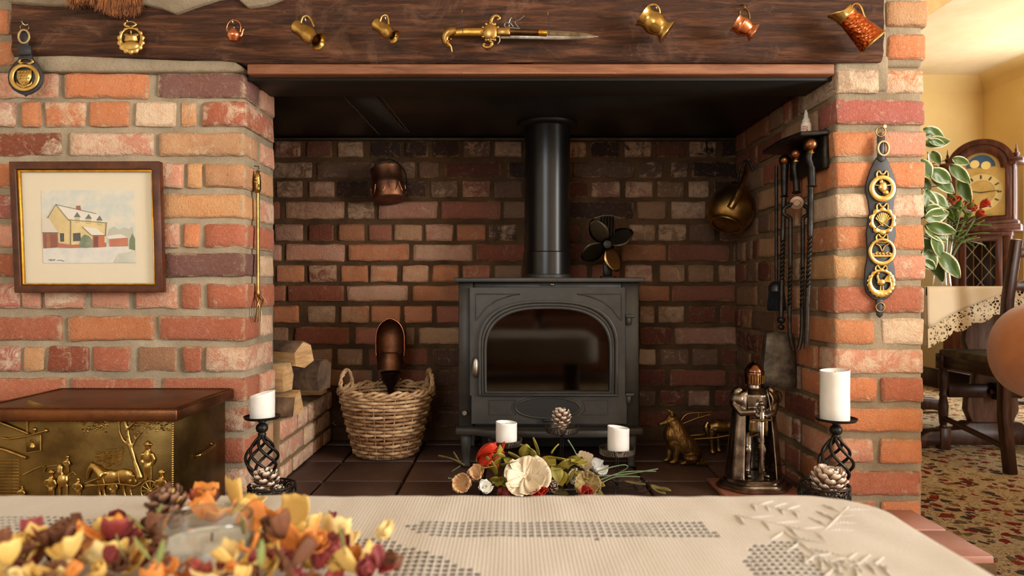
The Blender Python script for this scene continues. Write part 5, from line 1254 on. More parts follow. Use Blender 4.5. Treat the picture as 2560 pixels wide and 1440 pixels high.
def harness(b): tb(b, [(218, 1206), (262, 1188), (268, 1210), (222, 1208)], 1.4, -.008); tb(b, [(220, 1212), (300, 1206), (345, 1212), (360, 1202)], 2, -.009); tb(b, [(300, 1178), (304, 1208)], 1.6, -.008)
b = MB(); harness(b); b.build('harness_relief', M_REL, lb)
def second_horse(b):
    bl(b, 158, 1200, 15, 18, 8); tb(b, [(152, 1182), (154, 1166), (150, 1158)], [8, 6, 3]); bl(b, 150, 1168, 5, 8, 6); [tb(b, [(x, 1212), (x+1, 1246)], [5, 3]) for x in (150, 168)]; tb(b, [(170, 1190), (184, 1178), (192, 1188)], 2)
relief('second_horse_relief', second_horse)
def person_rel(cx, top, h_, hat):
    def fn(b):
        k = h_/100
        bl(b, cx, top+10*k, 7*k, 9*k, 7*k); bl(b, cx, top+34*k, 14*k, 20*k, 9*k); bl(b, cx, top+60*k, 13*k, 16*k, 8*k)
        tb(b, [(cx-5*k, top+66*k), (cx-6*k, top+98*k)], [6*k, 4*k]); tb(b, [(cx+6*k, top+66*k), (cx+7*k, top+98*k)], [6*k, 4*k])
        tb(b, [(cx-11*k, top+24*k), (cx-18*k, top+42*k), (cx-8*k, top+52*k)], [5*k, 4.5*k, 3*k], -.006); tb(b, [(cx+11*k, top+24*k), (cx+19*k, top+40*k), (cx+14*k, top+54*k)], [5*k, 4.5*k, 3*k], -.006)
        if hat: bl(b, cx, top+2*k, 13*k, 4*k, 8*k); bl(b, cx, top-2*k, 7*k, 6*k, 6*k)
    return fn
relief('farmer_relief', person_rel(371, 1108, 96, True)); relief('driver_relief', person_rel(405, 1178, 80, True)); relief('child_relief', person_rel(197, 1192, 62, False)); relief('kneeling_man_relief', person_rel(285, 1192, 62, False)); relief('groom_relief', person_rel(130, 1178, 76, True)); relief('seated_man_relief', person_rel(57, 1212, 50, False)); relief('rider_relief', person_rel(170, 1140, 44, True))
b = MB(); wc = (378, 1226)
b.tube([e(wc[0]+23*math.cos(2*PI*i/36), wc[1]+25*math.sin(2*PI*i/36), -.004) for i in range(36)], 2.2*s_, 7, True)
for k in range(12): a = 2*PI*k/12; b.tube([e(wc[0], wc[1], -.004), e(wc[0]+23*math.cos(a), wc[1]+25*math.sin(a), -.004)], 1.3*s_, 5)
b.ball(e(wc[0], wc[1], -.004), 4*s_, 10, 6); b.build('cart_wheel_relief', M_REL, lb)
# inn front: lattice, eaves and hanging sign reading THE over a bell
b = MB()
for i in range(26):
    x0 = -40+i*8; b.tube([e(max(-20, x0), 1030+max(0, -20-x0)*.6, -.0005), e(min(70, x0+70), 1030+(min(70, x0+70)-x0)*.6*.55+0, -.0005)], .9*s_, 4)
b.box(e(70, 1052, -.001), (.003, .004, .046)); b.build('lattice_relief', M_REL, lb)['kind'] = 'stuff'
b = MB(); tb(b, [(-30, 1042), (20, 1062), (74, 1084)], 4); b.build('upper_eave_relief', M_REL, lb)
b = MB(); tb(b, [(-30, 1112), (20, 1126), (68, 1144)], 4.5); b.build('lower_eave_relief', M_REL, lb)
b = MB(); tb(b, [(8, 1094), (24, 1097), (70, 1090), (116, 1076)], 2.6); bl(b, 116, 1076, 5, 5, 4); bl(b, 88, 1073, 5, 5, 4); tb(b, [(86, 1086), (88, 1073)], 2); b.build('sign_bracket_relief', M_REL, lb)
b = MB(); b.prism([(e(x, y)[0], e(x, y)[2]) for x, y in ((65, 1092), (104, 1088), (104, 1125), (68, 1132))], yf-.003, yf); sign = b.build('sign_board', M_BRASSB, lb, bevel=.0008)
b = MB(); tb(b, [(103, 1088), (103, 1126)], 2); tb(b, [(66, 1092), (104, 1087)], 1.4); tb(b, [(68, 1132), (104, 1126)], 1.4); b.build('sign_frame', M_REL, lb)
b = MB(); b.lathe([(7*s_, 0), (6*s_, 3*s_), (4*s_, 9*s_), (2*s_, 12*s_), (.0003, 13*s_)], 14, TR(e(84, 1116, -.003))); b.ball(e(84, 1118, -.003), 2*s_, 8, 5); b.build('sign_bell', M_REL, lb)
tc = bpy.data.curves.new('sign_lettering', 'FONT'); tc.body = 'THE'; tc.size = 9*s_; tc.extrude = .0008; tc.align_x = 'CENTER'
tmp = bpy.data.objects.new('tmp', tc); COL.objects.link(tmp); bpy.context.view_layer.update()
tm = bpy.data.meshes.new_from_object(tmp.evaluated_get(bpy.context.evaluated_depsgraph_get())); bpy.data.objects.remove(tmp)
to = link('sign_lettering', tm, M_REL, lb); to.location = e(84, 1103, -.0038); to.rotation_euler = (PI/2, 0, 0)
b = MB()
for j in range(12):
    y = 1148+j*8; b.box(e(42, y, -.001), (.014, .003, .0022)); b.box(e(12, y, -.001), (.034, .002, .0012))
b.build('inn_wall_relief', M_REL, lb)['kind'] = 'stuff'
b = MB(); tb(b, [(60, 1186), (84, 1174), (104, 1166), (114, 1165)], 1.6); tb(b, [(112, 1180), (116, 1168), (128, 1164), (146, 1162)], 1.4); b.build('hill_relief', M_REL, lb)
# ------------------------------------------------------------------ knight, dog, horse, centre arrangement
KNY = 1.895; ks = KNY/F; base = Vector((px(1885, KNY), KNY, HZ+.004))
tl = MB().box((0, 0, .006), (.215, .19, .012)).build('terracotta_tile', mat('terracotta', (150, 92, 70), (120, 72, 54), .8, 0, 12, .3, 80), bevel=.003, seg=2)
tl.location = (base.x+.004, KNY-.005, HZ+.0005); tag(tl, 'square terracotta tile lying under the knight stand', 'tile')
base.z = HZ+.0125
kn = thing('knight_stand', 'pewter armoured knight hearth tool stand with cloak and sword', 'statue', base)
q = lambda x, y, d=0: ((x-1885)*ks, d, base.z and (pz(y, KNY)-base.z))
zq = lambda y: pz(y, KNY)-base.z
z0 = zq(1213)
def wavy_disc(prof, n=72, M=None):
    g = []
    for r_, z_ in prof: g.append([(r_*(1+.05*math.cos(6*2*PI*i/n))*math.cos(2*PI*i/n), r_*.82*(1+.05*math.cos(6*2*PI*i/n))*math.sin(2*PI*i/n), z_) for i in range(n)])
    b = MB(); b.sheet(g, True, M); b.f.append(tuple(range(n))[::-1]); b.f.append(tuple((len(g)-1)*n+i for i in range(n))); return b
wavy_disc([(.092, 0), (.097, .004), (.097, .009), (.090, .012), (.091, .016), (.086, .021), (.078, .022), (.079, .027), (.074, .031), (.066, .032), (.04, .034)]).build('base', M_PEWTER, kn)
zf = .032
b = MB()   # body: legs, skirt, torso, arms and neck in one surface
def leg(s):
    x = s*.021
    b.tube([(x, -.004, zf), (x, -.002, zq(1160)), (x*.95, -.006, zq(1125)), (x*.9, 0, zq(1090)), (x*.8, 0, zq(1065))], [.011, .012, .0135, .0155, .017], 12)
    b.ball((x, -.012, zq(1122)), (.0125, .010, .014)); b.ball((x*1.15, -.022, zf+.006), (.010, .020, .008)); b.ball((x, -.002, zq(1148)), (.014, .014, .013))
leg(-1); leg(1)
b.ball((0, 0, zq(1066)), (.036, .024, .030)); b.tube([(0, 0, zq(1075)), (0, 0, zq(1045)), (0, -.002, zq(1010)), (0, 0, zq(985)), (0, 0, zq(968))], [.033, .030, .037, .040, .018], 14)
for s in (-1, 1):
    b.ball((s*.042, 0, zq(980)), (.017, .018, .018)); b.tube([(s*.044, -.002, zq(982)), (s*.052, -.006, zq(1010)), (s*.042, -.026, zq(1028)), (s*.010, -.046, zq(1028+6*s))], [.0135, .0125, .0105, .009], 10)
b.ball((-.002, -.047, zq(1032)), (.012, .011, .010)); b.ball((.004, -.046, zq(1012)), (.011, .010, .010))
b.tube([(0, 0, zq(970)), (0, 0, zq(950))], [.02, .017], 12)
b.build('armoured_body', M_PEWTER, kn, remesh=.0028, lap=2)
M_TAB = mat('knight_brassy', (140, 112, 70), (90, 70, 46), .3, 1, 26)
b = MB(); b.lathe([(.014, 0), (.024, .004), (.0245, .018), (.026, .028), (.025, .040), (.019, .054), (.008, .062), (.0005, .064)], 24, TR((0, -.002, zq(962)), (0, 0, 0), (1, 1.12, 1))); hm = b.build('helmet', mat('helmet_copper', (158, 104, 78), (104, 70, 54), .2, 1, 20), kn)
b = MB(); b.tube([(0, -.0305, zq(958)), (0, -.031, zq(935)), (0, -.026, zq(920)), (0, -.006, zq(902)), (0, .02, zq(912))], .0022, 6); b.build('crest', M_BRASSD, hm)
b = MB(); b.lathe([(.0262, 0), (.0275, .0015), (.0262, .003)], 24, TR((0, -.002, zq(930)), (0, 0, 0), (1, 1.12, 1)), cap=False); b.build('visor_rim', M_PEWTER, hm)
for i in range(7):
    a = -PI/2+(i-3)*.26; b = MB(); b.tube([(.0255*math.cos(a), -.002+.0285*math.sin(a), zq(956)), (.0268*math.cos(a), -.002+.030*math.sin(a), zq(936))], .0014, 5); b.build('visor_bar', M_BRASSD, hm)
# cloak: open-fronted folded sheet
g = []
for j in range(14):
    t_ = j/13; row = []
    for i in range(41):
        u = i/40*2-1; a = PI/2+u*PI*.80; r_ = .040+.030*t_**.6+.005*math.sin(u*17)*t_
        row.append((r_*1.02*math.cos(a), .004+r_*.82*math.sin(a), zq(970)+(zq(1200)-zq(970))*t_))
    g.append(row)
b = MB(); b.sheet(g); b.build('cloak', M_PEWTER, kn, thick=.003)
for s in (-1, 1):
    g = [[(s*(.028+.009*math.sin(PI*j/8)+k*.010), -.026-.008*math.sin(PI*j/8)+k*.010, zq(975)+(zq(1020)-zq(975))*j/8) for k in range(4)] for j in range(9)]
    b = MB(); b.sheet(g); b.build('shoulder_cape', M_PEWTER, kn, thick=.003)
b = MB(); b.prism([(-.006, zq(1020)), (.006, zq(1020)), (.0035, zf+.004), (-.0035, zf+.004)], -.062, -.058); b.build('sword_blade', M_PEWTER, kn, bevel=.0012)
b = MB(); b.tube([(-.026, -.060, zq(1040)), (.026, -.060, zq(1040))], [.0028, .0032], 8); b.ball((0, -.060, zq(1040)), .006); b.build('sword_guard', M_TAB, kn)
b = MB(); b.tube([(0, -.060, zq(1040)), (0, -.056, zq(1002))], .004, 8); b.ball((0, -.056, zq(1000)), .007); b.build('sword_hilt', M_PEWTER, kn)
g = [[(-.022+.008*i, -.030-.004*math.cos(i), zq(1042)+(zq(1078)-zq(1042))*j/4-(.006*abs(i-3)/3 if j == 4 else 0)) for i in range(7)] for j in range(5)]
b = MB(); b.sheet(g); b.build('tabard', M_TAB, kn, thick=.002)
for yy in (1090, 1105, 1120, 1135, 1150): 
    b = MB(); b.lathe([(.0155, -.002), (.0175, 0), (.0155, .002)], 16, TR((.020, -.004, zq(yy)))); b.build('greave_band', M_TAB, kn)
b = MB(); b.tube(smooth_path([(.06, .02, zq(978)), (.078, .02, zq(984)), (.083, .02, zq(998)), (.074, .02, zq(1012))], 5), .002, 6); b.build('tool_hook', M_IRON, kn)
b = MB(); b.tube(smooth_path([(.055, -.01, zq(1155)), (.072, -.012, zq(1160)), (.082, -.01, zq(1158))], 5), .002, 6); b.build('lower_hook', M_IRON, kn)

# sitting collie statuette
DY_ = 2.19; base = Vector((px(1705, DY_), DY_, HZ)); ds = DY_/F; dg = thing('dog_statue', 'bronze sitting collie dog statuette looking toward the stove', 'statue', base)
d3 = lambda x, y, d=0: ((x-1705)*ds, d, (1160-y)*ds*1.0+.004)
b = MB()
def blob(x, y, rx, ry, rd, d=0): b.ball(d3(x, y, d), (rx*ds, rd*ds, ry*ds), 16, 10)
b.tube([d3(1682, 1052), d3(1690, 1075), d3(1697, 1095), d3(1712, 1115), d3(1730, 1135), d3(1738, 1150)], [k*ds for k in (17, 22, 25, 26, 24, 14)], 14)   # trunk
blob(1675, 1090, 17, 24, 20); blob(1680, 1108, 14, 20, 18)              # chest ruff
blob(1733, 1138, 22, 22, 24); blob(1725, 1145, 22, 14, 22, -.016)       # haunch
b.tube([d3(1730, 1152, -.018), d3(1712, 1155, -.024)], [9*ds, 6*ds], 10); blob(1704, 1157, 9, 5, 6, -.024)
for dd in (-.014, .012):
    xo = 0 if dd < 0 else -12; b.tube([d3(1690+xo, 1105, dd), d3(1688+xo, 1130, dd), d3(1686+xo, 1150, dd), d3(1685+xo, 1155, dd)], [k*ds for k in (11, 8.5, 7, 7)], 10); blob(1679+xo, 1156, 9, 5, 6.5, dd)
b.tube([d3(1740, 1150, .01), d3(1752, 1156, .0), d3(1758, 1157, -.02), d3(1735, 1157, -.034)], [k*ds for k in (8, 8, 8, 4)], 10)   # tail
blob(1680, 1050, 15, 14, 13); blob(1673, 1056, 12, 10, 11)              # skull
b.tube([d3(1672, 1056), d3(1658, 1062), d3(1648, 1065)], [10*ds, 6.5*ds, 4.2*ds], 10)   # muzzle
for dd in (-.013, .013): b.tube([d3(1679, 1042, dd), d3(1676, 1032, dd*1.15), d3(1668, 1029, dd*1.3)], [5.5*ds, 4*ds, 1.8*ds], 8)
body = b.build('dog_body', mat('bronze_dog', (150, 110, 56), (92, 64, 32), .42, .85, 30, 1.0, 90, .004, (1, 1, .45)), dg, remesh=.0022, lap=2)
b = MB(); b.ball(d3(1646, 1064), 2.6*ds, 8, 6); b.build('nose', M_IRON, dg)
for dd in (-.0105, .0105): b = MB(); b.ball(d3(1669, 1051, dd), 1.7*ds, 8, 6); b.build('eye', M_IRON, dg)

# working horse statuette behind the dog
HY = 2.33; base = Vector((px(1800, HY), HY, HZ)); hs = HY/F; hr = thing('horse_statue', 'brass shire horse figurine with cart shafts behind the dog statue', 'statue', base)
yg = CY+(EYE-HZ)*F/HY
h3 = lambda x, y, d=0: ((x-1800)*hs, d, (yg-y)*hs)
b = MB()
b.tube([h3(1772, 1068), h3(1790, 1064), h3(1815, 1066), h3(1838, 1062), h3(1852, 1052)], [k*hs for k in (14, 18, 17, 19, 16)], 14); b.tube([h3(1845, 1058), h3(1862, 1040), h3(1872, 1024)], [14*hs, 11*hs, 8*hs], 12); b.tube([h3(1870, 1022), h3(1884, 1030), h3(1894, 1038)], [9*hs, 7*hs, 5*hs], 10)
for x, dd in ((1778, -.014), (1800, .014), (1838, -.014), (1850, .014)):
    b.tube([h3(x, 1072, dd), h3(x-3, 1095, dd), h3(x-1, 1116, dd), h3(x-1, yg-3, dd)], [k*hs for k in (12, 8, 5.5, 6)], 10); b.ball(h3(x+1, yg-5, dd), (9*hs, 9*hs, 5*hs))
for dd in (-.006, .006): b.tube([h3(1868, 1018, dd), h3(1868, 1010, dd)], [3*hs, 1.2*hs], 6)
b.build('horse_body', mat('brass_horse', (150, 116, 62), (98, 70, 36), .38, .9, 30), hr, remesh=.0026, lap=2)
b = MB(); b.tube(smooth_path([h3(1770, 1056), h3(1765, 1066), h3(1768, 1084), h3(1772, 1098)], 4), [6*hs]*4+[7*hs]*4+[5*hs]*4+[2*hs], 8); b.build('tail', M_BRASSD, hr)
for dd in (-.028, .028): b = MB(); b.tube([h3(1722, 1094, dd), h3(1780, 1090, dd), h3(1850, 1078, dd)], .0035, 7); b.build('cart_shaft', M_BRASSD, hr)
b = MB(); b.lathe([(19*hs, -.008), (20*hs, 0), (19*hs, .008)], 20, axis(h3(1846, 1062), h3(1852, 1056)), cap=False); b.build('collar', M_COPPERD, hr, thick=.003)
b = MB()
b.tube([h3(1712, yg-24, -.03)]+[h3(1712, yg-24, .03)], .002, 6); b.build('axle', M_BRASSD, hr)
for dd in (-.034, .034):
    b = MB(); b.tube([h3(1712+23*math.cos(2*PI*i/28), yg-24+23*math.sin(2*PI*i/28), dd) for i in range(28)], .0024, 6, True)
    for k in range(8): b.tube([h3(1712, yg-24, dd), h3(1712+23*math.cos(2*PI*k/8), yg-24+23*math.sin(2*PI*k/8), dd)], .0014, 5)
    b.build('cart_wheel', M_BRASSD, hr)
b = MB(); b.tube(smooth_path([h3(1702, 1052), h3(1716, 1036), h3(1740, 1032), h3(1780, 1030)], 5), .003, 6); b.tube([h3(1705, 1060), h3(1740, 1046), h3(1776, 1036)], .0026, 6); b.tube([h3(1745, 1044), h3(1748, 1032)], .0022, 6); b.tube([h3(1712, yg-24), h3(1704, 1052)], .003, 6); b.build('plough_handles', M_BRASSD, hr)

# three dish candle stand with silk flowers
ST = Vector((px(1405, 1.93), 1.93, HZ)); cs = thing('candle_stand', 'low wire candle stand with three mesh edged dishes before the stove', 'candle stand', ST)
t = NT('dish_mesh'); co = t.coord('Object'); v = t.vor(co, 420, 'F1', .2); t.bump(v.outputs['Distance'], 1, .002); t.set(col=t.ramp(v.outputs['Distance'], [(.3, (150, 138, 124)), (.6, (70, 62, 56))]), rough=.35, metal=.9); M_DISH = t.m
dishes = [(1263, 1106, 1.92, .0455), (1405, 1073, 1.98, .046), (1543, 1127, 1.88, .0475)]
DZ = []
for x, y, Y_, r_ in dishes:
    c = P(x, y, Y_)-ST; z1 = c.z; DZ.append((P(x, y, Y_).x, Y_, P(x, y, Y_).z-.006))
    b = MB(); b.lathe([(.0005, -.008), (r_-.002, -.008), (r_, -.006), (r_+.001, .008), (r_+.0018, .009), (r_-.0008, .009), (r_-.0018, -.005), (.0005, -.006)], 40, TR(tuple(c)), cap=False); b.build('dish', M_DISH, cs)
    b = MB()
    for dx in (-.003, .003): b.tube([c+Vector((dx, 0, -.008)), Vector((c.x+dx, c.y, .010))], .0016, 6)
    b.build('stem', M_IRON, cs)
    for a in (.3, 2.4, 4.5):
        b = MB(); e0 = Vector((c.x, c.y, .02)); dr_ = Vector((math.cos(a), math.sin(a)*.7, 0))
        b.tube(smooth_path([e0, e0+dr_*.02+Vector((0, 0, .012)), e0+dr_*.05+Vector((0, 0, -.006)), e0+dr_*.062+Vector((0, 0, -.0175))], 5), .0015, 6); b.build('foot_wire', M_IRON, cs)
    
c = P(1605, 1214, 1.87)-ST; c.z = .0245
for i_, rr in enumerate((.022, .012)):
    b = MB(); b.tube([c+Vector((rr*math.cos(2*PI*i/30)-i_*.006, .003*i_, rr*math.sin(2*PI*i/30)+.0)) for i in range(30)], .0013, 6, True); b.build('wire_scroll', M_IRON, cs)
for y_, z_ in ((-.04, .02), (-.06, .012)):
    b = MB(); p1 = c+Vector((0, 0, .0)); b.tube([Vector((-.16, y_, z_)), Vector((.0, y_-.01, z_)), Vector((c.x-.01, c.y, z_))], .0016, 6); b.build('base_wire', M_IRON, cs)
candle('stubby white candle with drips on the stand dish by the red poppy', 1266, 1.918, DZ[0][2]+.0005, .029, .062, -.002)
candle('white candle with a tilted hollow top on the stand beside the wire scroll', 1546, 1.878, DZ[2][2]+.0005, .029, .070, -.004, dip=.012)
cone('pale frosted pine cone standing on the middle dish of the stand', (DZ[1][0]-.002, DZ[1][1]-.004, DZ[1][2]+.0005), .0325, .062, M_CONEF, M_CONE, 44, .85, seed=6)

def petal_grid(L, W, cup=.3, crinkle=.0, ph=0, n=7, m=9, tip=.6, freq=9):
    g = []
    for j in range(n):
        t_ = j/(n-1); w_ = W*math.sin(PI*min(1, (.06+t_*.94)*tip))**.7; row = []
        for i in range(m):
            u = i/(m-1)*2-1; z = cup*L*(t_**1.6)+.18*W*u*u*(1-t_*.3)+crinkle*L*t_*math.sin(freq*u*2+ph)
            row.append((t_*L*(1-.12*u*u), u*w_/2, z))
        g.append(row)
    return g
def flower(parent, name, loc, face, n, L, W, m, cup=.5, crinkle=.06, centre=None, rd=None, elev=.2, tip=.62, centre_m=None):
    """ring of petals round a centre, facing the given direction; each petal its own sub-part"""
    L *= 1.14; W *= 1.14; rd = rd or R; fl = bpy.data.objects.new(name, None); COL.objects.link(fl); fl.parent = parent; fl.location = loc
    fl.rotation_euler = Vector(face).to_track_quat('Z', 'Y').to_euler(); fl.empty_display_size = .01
    for k in range(n):
        b = MB(); b.sheet(petal_grid(L*rd.uniform(.88, 1.08), W*rd.uniform(.9, 1.1), cup*rd.uniform(.7, 1.3), crinkle, rd.uniform(0, 6), tip=tip, n=8, m=11), M=TR((0, 0, .001*k), (0, -elev*rd.uniform(.6, 1.4), 2*PI*k/n+rd.uniform(-.12, .12)))); b.build('petal', m, fl, thick=.0006)
    if centre:
        b = MB(); b.ball((0, 0, centre*.5), (centre, centre, centre*.7), 12, 8)
        for i in range(24): a = R.uniform(0, 2*PI); b.tube([(0, 0, centre*.5), (centre*1.5*math.cos(a), centre*1.5*math.sin(a), centre*R.uniform(1.2, 2.0))], centre*.09, 4)
        b.build('centre', centre_m or M_DLEAF, fl)
    return fl
def leaf(parent, name, p, dirv, L, W, m, droop=-.2, roll=0, cup=.1):
    L *= 1.12; W *= 1.12; d = Vector(dirv).normalized(); M_ = Matrix.Translation(Vector(p)) @ d.to_track_quat('X', 'Z').to_matrix().to_4x4() @ Matrix.Rotation(roll, 4, 'X')
    b = MB(); g = []
    for j in range(9):
        t_ = j/8; w_ = W*math.sin(PI*(.04+.95*t_))**.8; g.append([(t_*L, u*w_/2, cup*W*abs(u)+droop*L*t_*t_) for u in (-1, -.5, 0, .5, 1)])
    b.sheet(g, M=M_); return b.build(name, m, parent, thick=.0006)
FL = Vector((px(1330, 1.86), 1.86, HZ)); fg = thing('silk_flower_garland', 'silk poppies and olive leaves laid round the candle stand', 'flowers', FL)
def fp(x, y, Y_=1.64):
    v = P(x, y, Y_+.22)-FL; v.z = max(v.z, .012); return v
flower(fg, 'red_poppy', fp(1192, 1152, 1.66), (.75, -.45, .35), 6, .050, .062, M_RED, .75, .05, .008, elev=.75)
flower(fg, 'red_poppy_inner', fp(1200, 1158, 1.655), (.8, -.5, .3), 4, .034, .044, M_ORANGE, .8, .06, None, elev=.9)
flower(fg, 'cream_poppy', fp(1320, 1200, 1.60), (-.1, -.80, .6), 9, .056, .048, M_CREAM, .22, .035, .008, elev=.25, tip=.55, centre_m=mat('stamen', (214, 176, 110), None, .7))
flower(fg, 'cream_blossom', fp(1455, 1170, 1.70), (.2, -.5, .8), 6, .034, .040, M_CREAM, .4, .08, .005, elev=.4)
flower(fg, 'cream_blossom', fp(1483, 1180, 1.68), (.6, -.5, .6), 6, .030, .036, mat('petal_white', (240, 238, 232), None, .6), .4, .08, None, elev=.4)
flower(fg, 'cream_blossom', fp(1430, 1200, 1.64), (.3, -.8, .5), 6, .026, .030, M_CREAM, .4, .08, None, elev=.4)
flower(fg, 'cream_blossom', fp(1205, 1222, 1.60), (.3, -.8, .5), 6, .026, .028, mat('petal_white', (240, 238, 232), None, .6), .5, .08, None, elev=.5)
flower(fg, 'peach_blossom', fp(1170, 1215, 1.60), (-.4, -.8, .4), 6, .036, .036, M_PEACH, .5, .09, .004, elev=.5)
flower(fg, 'peach_blossom', fp(1195, 1195, 1.63), (-.2, -.7, .6), 5, .028, .030, M_PEACH, .5, .09, None, elev=.5)
flower(fg, 'dull_blossom', fp(1462, 1215, 1.60), (.1, -.9, .4), 7, .038, .040, mat('petal_dull', (176, 156, 104), (120, 96, 56), .6, 0, 26, .3, 90), .35, .08, .006, elev=.4)
for x, y, Y_, sz_ in ((1268, 1234, 1.57, .018), (1292, 1232, 1.575, .014), (1252, 1228, 1.58, .012)):
    b = MB(); b.ball(tuple(fp(x, y, Y_)), sz_*.8, 12, 8); b.build('crimson_berry', M_CRIM, fg)
flower(fg, 'red_bud', fp(1340, 1234, 1.56), (0, -1, .3), 5, .022, .024, M_RED, .6, .05, None, elev=.7)
flower(fg, 'red_bud', fp(1352, 1232, 1.57), (.3, -1, .3), 5, .020, .022, M_RED, .6, .05, None, elev=.7)
flower(fg, 'pink_bud', fp(1462, 1238, 1.57), (0, -1, .6), 6, .026, .028, mat('petal_pink', (206, 84, 70), (176, 54, 46), .6), .6, .05, None, elev=.7)
LV = [((1238, 1190), (-.2, -.3, 1), .058, .030), ((1238, 1186), (.25, -.3, 1), .060, .026), ((1250, 1165), (.05, -.3, 1), .058, .020), ((1228, 1175), (-.3, -.5, .9), .045, .030), ((1250, 1195), (.5, -.7, -.3), .05, .03),
      ((1240, 1212), (-.5, -.8, .2), .045, .034), ((1258, 1215), (.5, -.8, .1), .045, .03), ((1300, 1155), (-.55, -.3, .5), .045, .035), ((1310, 1150), (.1, -.3, .9), .050, .030), ((1345, 1140), (-.3, -.2, 1), .052, .026), ((1340, 1135), (-.75, -.2, .7), .05, .026),
      ((1350, 1150), (.5, -.5, -.1), .055, .040), ((1370, 1150), (.7, -.4, .2), .055, .036), ((1385, 1160), (.2, -.7, -.6), .052, .034), ((1410, 1160), (.8, -.3, .3), .05, .034), ((1430, 1165), (.5, -.6, .6), .045, .04), ((1420, 1175), (-.1, -.8, .6), .05, .045), ((1440, 1180), (.5, -.8, -.3), .05, .04), ((1400, 1180), (.1, -.8, -.5), .05, .036), ((1380, 1135), (.2, -.3, .5), .04, .02)]
rg = random.Random(8)
for i in range(20): LV.append(((rg.uniform(1225, 1470), rg.uniform(1150, 1222)), (rg.uniform(-1, 1), rg.uniform(-.8, -.2), rg.uniform(-.4, .9)), rg.uniform(.04, .055), rg.uniform(.024, .036)))
for (x, y), d_, L_, W_ in LV: leaf(fg, 'olive_leaf', fp(x, y, 1.63), d_, L_*.92, W_, M_OLIVE, R.uniform(-.25, .1), R.uniform(-.5, .5), .14)
for (x, y), d_, L_, W_ in (((1160, 1165), (-.9, 0, .45), .065, .030), ((1150, 1160), (-.5, -.3, .8), .035, .018), ((1208, 1232), (.5, -.5, .5), .05, .018), ((1560, 1205), (.9, -.3, -.1), .05, .025), ((1625, 1215), (.7, -.4, -.3), .040, .030), ((1640, 1222), (.9, -.4, .1), .035, .022), ((1478, 1215), (.4, -.6, -.6), .05, .03), ((1290, 1215), (.2, -.7, -.4), .04, .03), ((1410, 1225), (-.5, -.7, .1), .04, .02), ((1388, 1228), (.6, -.7, 0), .045, .02)):
    leaf(fg, 'dull_leaf', fp(x, y, 1.62), d_, L_, W_, M_DLEAF, R.uniform(-.2, .1), R.uniform(-.6, .6), .12)
for pts in ([(1120, 1195), (1165, 1200), (1210, 1190)], [(1500, 1200), (1560, 1180), (1640, 1178)], [(1490, 1190), (1560, 1186), (1645, 1172)], [(1500, 1210), (1540, 1192), (1600, 1192)], [(1490, 1180), (1520, 1170), (1560, 1162), (1568, 1170), (1540, 1185)], [(1335, 1228), (1345, 1220), (1420, 1224), (1460, 1222)], [(1420, 1100), (1436, 1126), (1444, 1146)], [(1150, 1165), (1130, 1178)]):
    b = MB(); b.tube(smooth_path([fp(x, y, 1.63+.01*i) for i, (x, y) in enumerate(pts)], 5), .0018, 6); b.build('wire_stem', M_GREEN, fg)
cone('small dark cone tipped white among the silk flowers', FL+fp(1372, 1218, 1.61)-Vector((0, 0, .008)), .020, .040, M_CONEW, M_CONE, 34, 1.2, (.9, 0, .4), seed=9)
# ------------------------------------------------------------------ coffee table in front
TZ = .50; TX0, TX1, TY0, TY1 = -.74, .415, .26, .835
tb_ = thing('coffee_table', 'brown wooden coffee table under the crochet cloth', 'table', ((TX0+TX1)/2, (TY0+TY1)/2, 0))
M_TABLE = wood_material('table_wood', (50, 30, 20), (72, 44, 28), (92, 58, 38), (1, 6, 6), .5, .2)
cx, cy = (TX0+TX1)/2, (TY0+TY1)/2; hx, hy = (TX1-TX0)/2-.012, (TY1-TY0)/2-.012
def rrect(hx, hy, r_, n=8):
    out = []
    for sx_, sy_, a0 in ((1, 1, 0), (-1, 1, PI/2), (-1, -1, PI), (1, -1, 1.5*PI)):
        for i in range(n+1): a = a0+PI/2*i/n; out.append((sx_*(hx-r_)+r_*math.cos(a), sy_*(hy-r_)+r_*math.sin(a)))
    return out
UP = Matrix(((1, 0, 0, 0), (0, 0, -1, 0), (0, 1, 0, 0), (0, 0, 0, 1)))
b = MB(); b.prism([(x, -y) for x, y in rrect(hx, hy, .07)], TZ-.032, TZ-.006, UP); b.build('tabletop', M_TABLE, tb_, bevel=.004, seg=2)
b = MB(); b.box((0, 0, TZ-.075), (2*hx-.14, 2*hy-.14, .08)); b.build('apron', M_TABLE, tb_, bevel=.003)
for sx_ in (-1, 1):
    for sy_ in (-1, 1):
        b = MB(); b.lathe([(.018, 0), (.026, .02), (.022, .05), (.030, .12), (.024, .30), (.032, TZ-.12), (.032, TZ-.034)], 16, TR((sx_*(hx-.09), sy_*(hy-.09), 0))); b.build('leg', M_TABLE, tb_)
